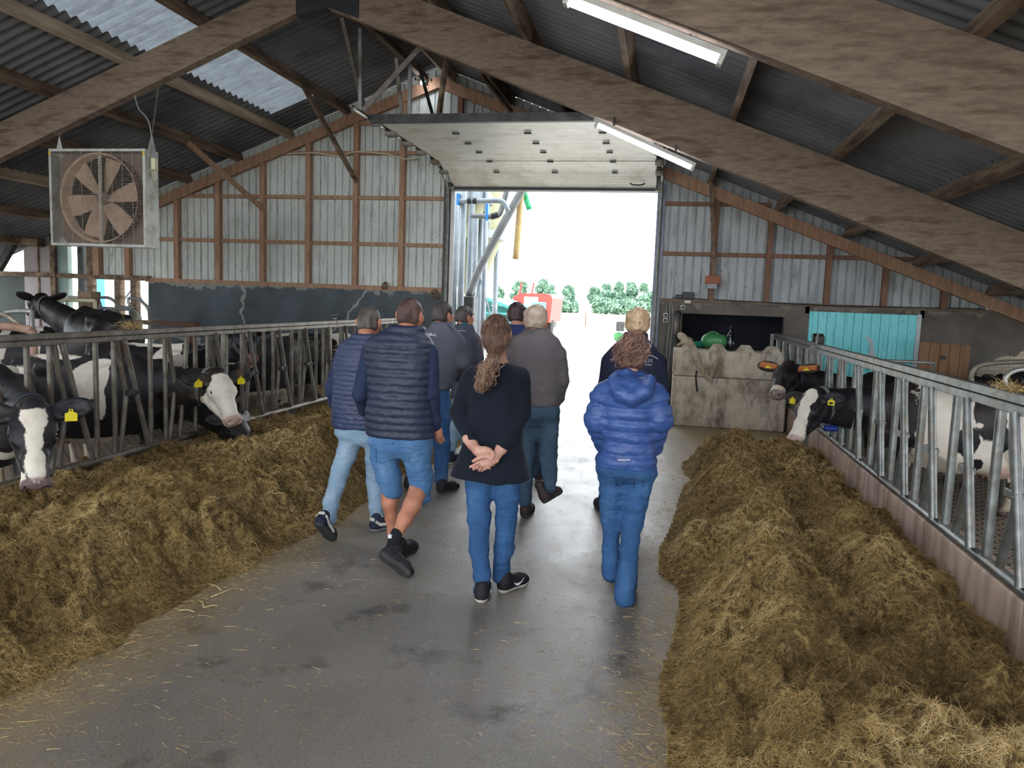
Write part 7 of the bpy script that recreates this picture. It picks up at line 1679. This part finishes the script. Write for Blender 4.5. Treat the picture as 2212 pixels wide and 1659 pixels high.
def pole(px, y0, Y, r, label, m='pipe_w', px2=None):
    a = at(px, y0, Y); b = at(px2 or px, 690, Y); b = Vector((a.x if px2 is None else b.x, Y, -.01)); o = MB().tube([a, b], r, 16).build('steel_pole', M[m], smooth=True, origin=tuple(b)); tag(o, label, 'pole', 'steel poles outside the door'); return o
pole(1002, 395, 15.6, .072, 'thick pale upright pipe closest to the left door jamb'); pole(988, 395, 15.9, .055, 'bluish upright pipe half behind the left door jamb')
pole(1028, 470, 16.2, .062, 'pale pole right of the thick pipe, below the silo outlet'); pole(1041, 470, 17.6, .045, 'thinner pale pole in the middle of the silo legs')
pole(1052, 400, 16.8, .05, 'pale blue pole carrying the blue valve'); pole(1073, 535, 20.5, .055, 'lone pale pole farthest right of the silo legs')
for (x0, y0, x1, y1, lab) in ((1020, 470, 1004, 670, 'long slanting steel strut left in the silo frame'), (1056, 480, 1024, 680, 'long slanting steel strut right in the silo frame'), (1037, 600, 1062, 690, 'short slanting strut low between the poles')):
    tag(MB().tube([at(x0, y0, 16.9), at(x1, y1, 16.9)], .022, 8).build('steel_strut', M['pipe_w'], origin=tuple(at(x1, y1, 16.9))), lab, 'strut', 'struts of the silo frame')
o = pipe('auger_tube', [(1130, 405), (1124, 417), (1042, 568), (1012, 640)], 16.0, .082, 'pipe_g', 'thick grey auger tube slanting across the silo legs', 'auger')
c = at(1012, 640, 16.0); MB().box((c.x-.15, 15.85, -.01), (c.x+.15, 16.15, c.z), .02).build('inlet_box', M['galv_dark'], o)
o = pipe('outlet_pipe', [(990, 434), (1040, 434), (1078, 434), (1090, 440), (1098, 456)], 15.5, .052, 'pipe_w', 'pale outlet pipe with a downturned elbow near the lintel')
for x0, x1 in ((1010, 1019), (1022, 1030)): MB().tube([at(x0, 434, 15.5), at(x1, 434, 15.5)], .062, 16).build('coupler', M['plastic_black'], o)
MB().box(tuple(at(987, 443, 15.5)+Vector((0, -.06, 0))), tuple(at(993, 418, 15.5)+Vector((0, .06, 0))), .01).build('valve', M['blue'], o)
o = pipe('outlet_pipe', [(1018, 466), (1045, 467), (1066, 468), (1078, 463), (1084, 450), (1090, 430), (1096, 405)], 16.0, .055, 'pipe_g', 'grey lower outlet pipe bending up behind the auger')
MB().box(tuple(at(1050, 477, 16.0)+Vector((0, -.08, 0))), tuple(at(1056, 440, 16.0)+Vector((0, .08, 0))), .01).build('valve', M['blue'], o)
MB().tube([at(1062, 468, 16.0), at(1076, 464, 16.0)], .066, 16).build('coupler', M['plastic_black'], o)
pipe('hanging_hose', [(1127, 405, 16.05), (1124, 430), (1120, 490), (1114, 560)], 16.2, .068, 'hose_y', 'yellowed ribbed hose hanging in the doorway', 'hose')
pipe('hanging_hose', [(1130, 405, 16.1), (1135, 424), (1144, 452)], 16.4, .062, 'hose_g', 'short green hose end hanging beside the yellow hose', 'hose')
# things seen through the side opening on the left
M['blue_sheet'] = pbr('blue_sheet', '#4a9fd8', None, rough=.7); c = at(217, 630, 22)
box_thing('blue_container', (c.x-.35, 22, -.01), (c.x+.15, 22.5, 2.6), M['blue_sheet'], 'narrow blue container seen through the left side opening', 'container')
c = at(232, 630, 21); box_thing('pale_container', (c.x-.1, 21, -.01), (c.x+.75, 21.6, 2.8), M['panel_pink'], 'pinkish white container beside the blue one, left opening', 'container')
for a, b, lab in (((300, 606), (252, 668), 'thin steel brace leaning left in the bright left opening'), ((285, 606), (318, 668), 'thin steel brace leaning right in the bright left opening')):
    a, b = at(*a, 15.2), at(*b, 15.2); b = a+(b-a)*((a.z+.2)/(a.z-b.z))
    tag(MB().tube([a, b], .02, 8).build('steel_brace', M['pipe_w'], origin=tuple(b)), lab, 'brace', 'braces in the left opening')
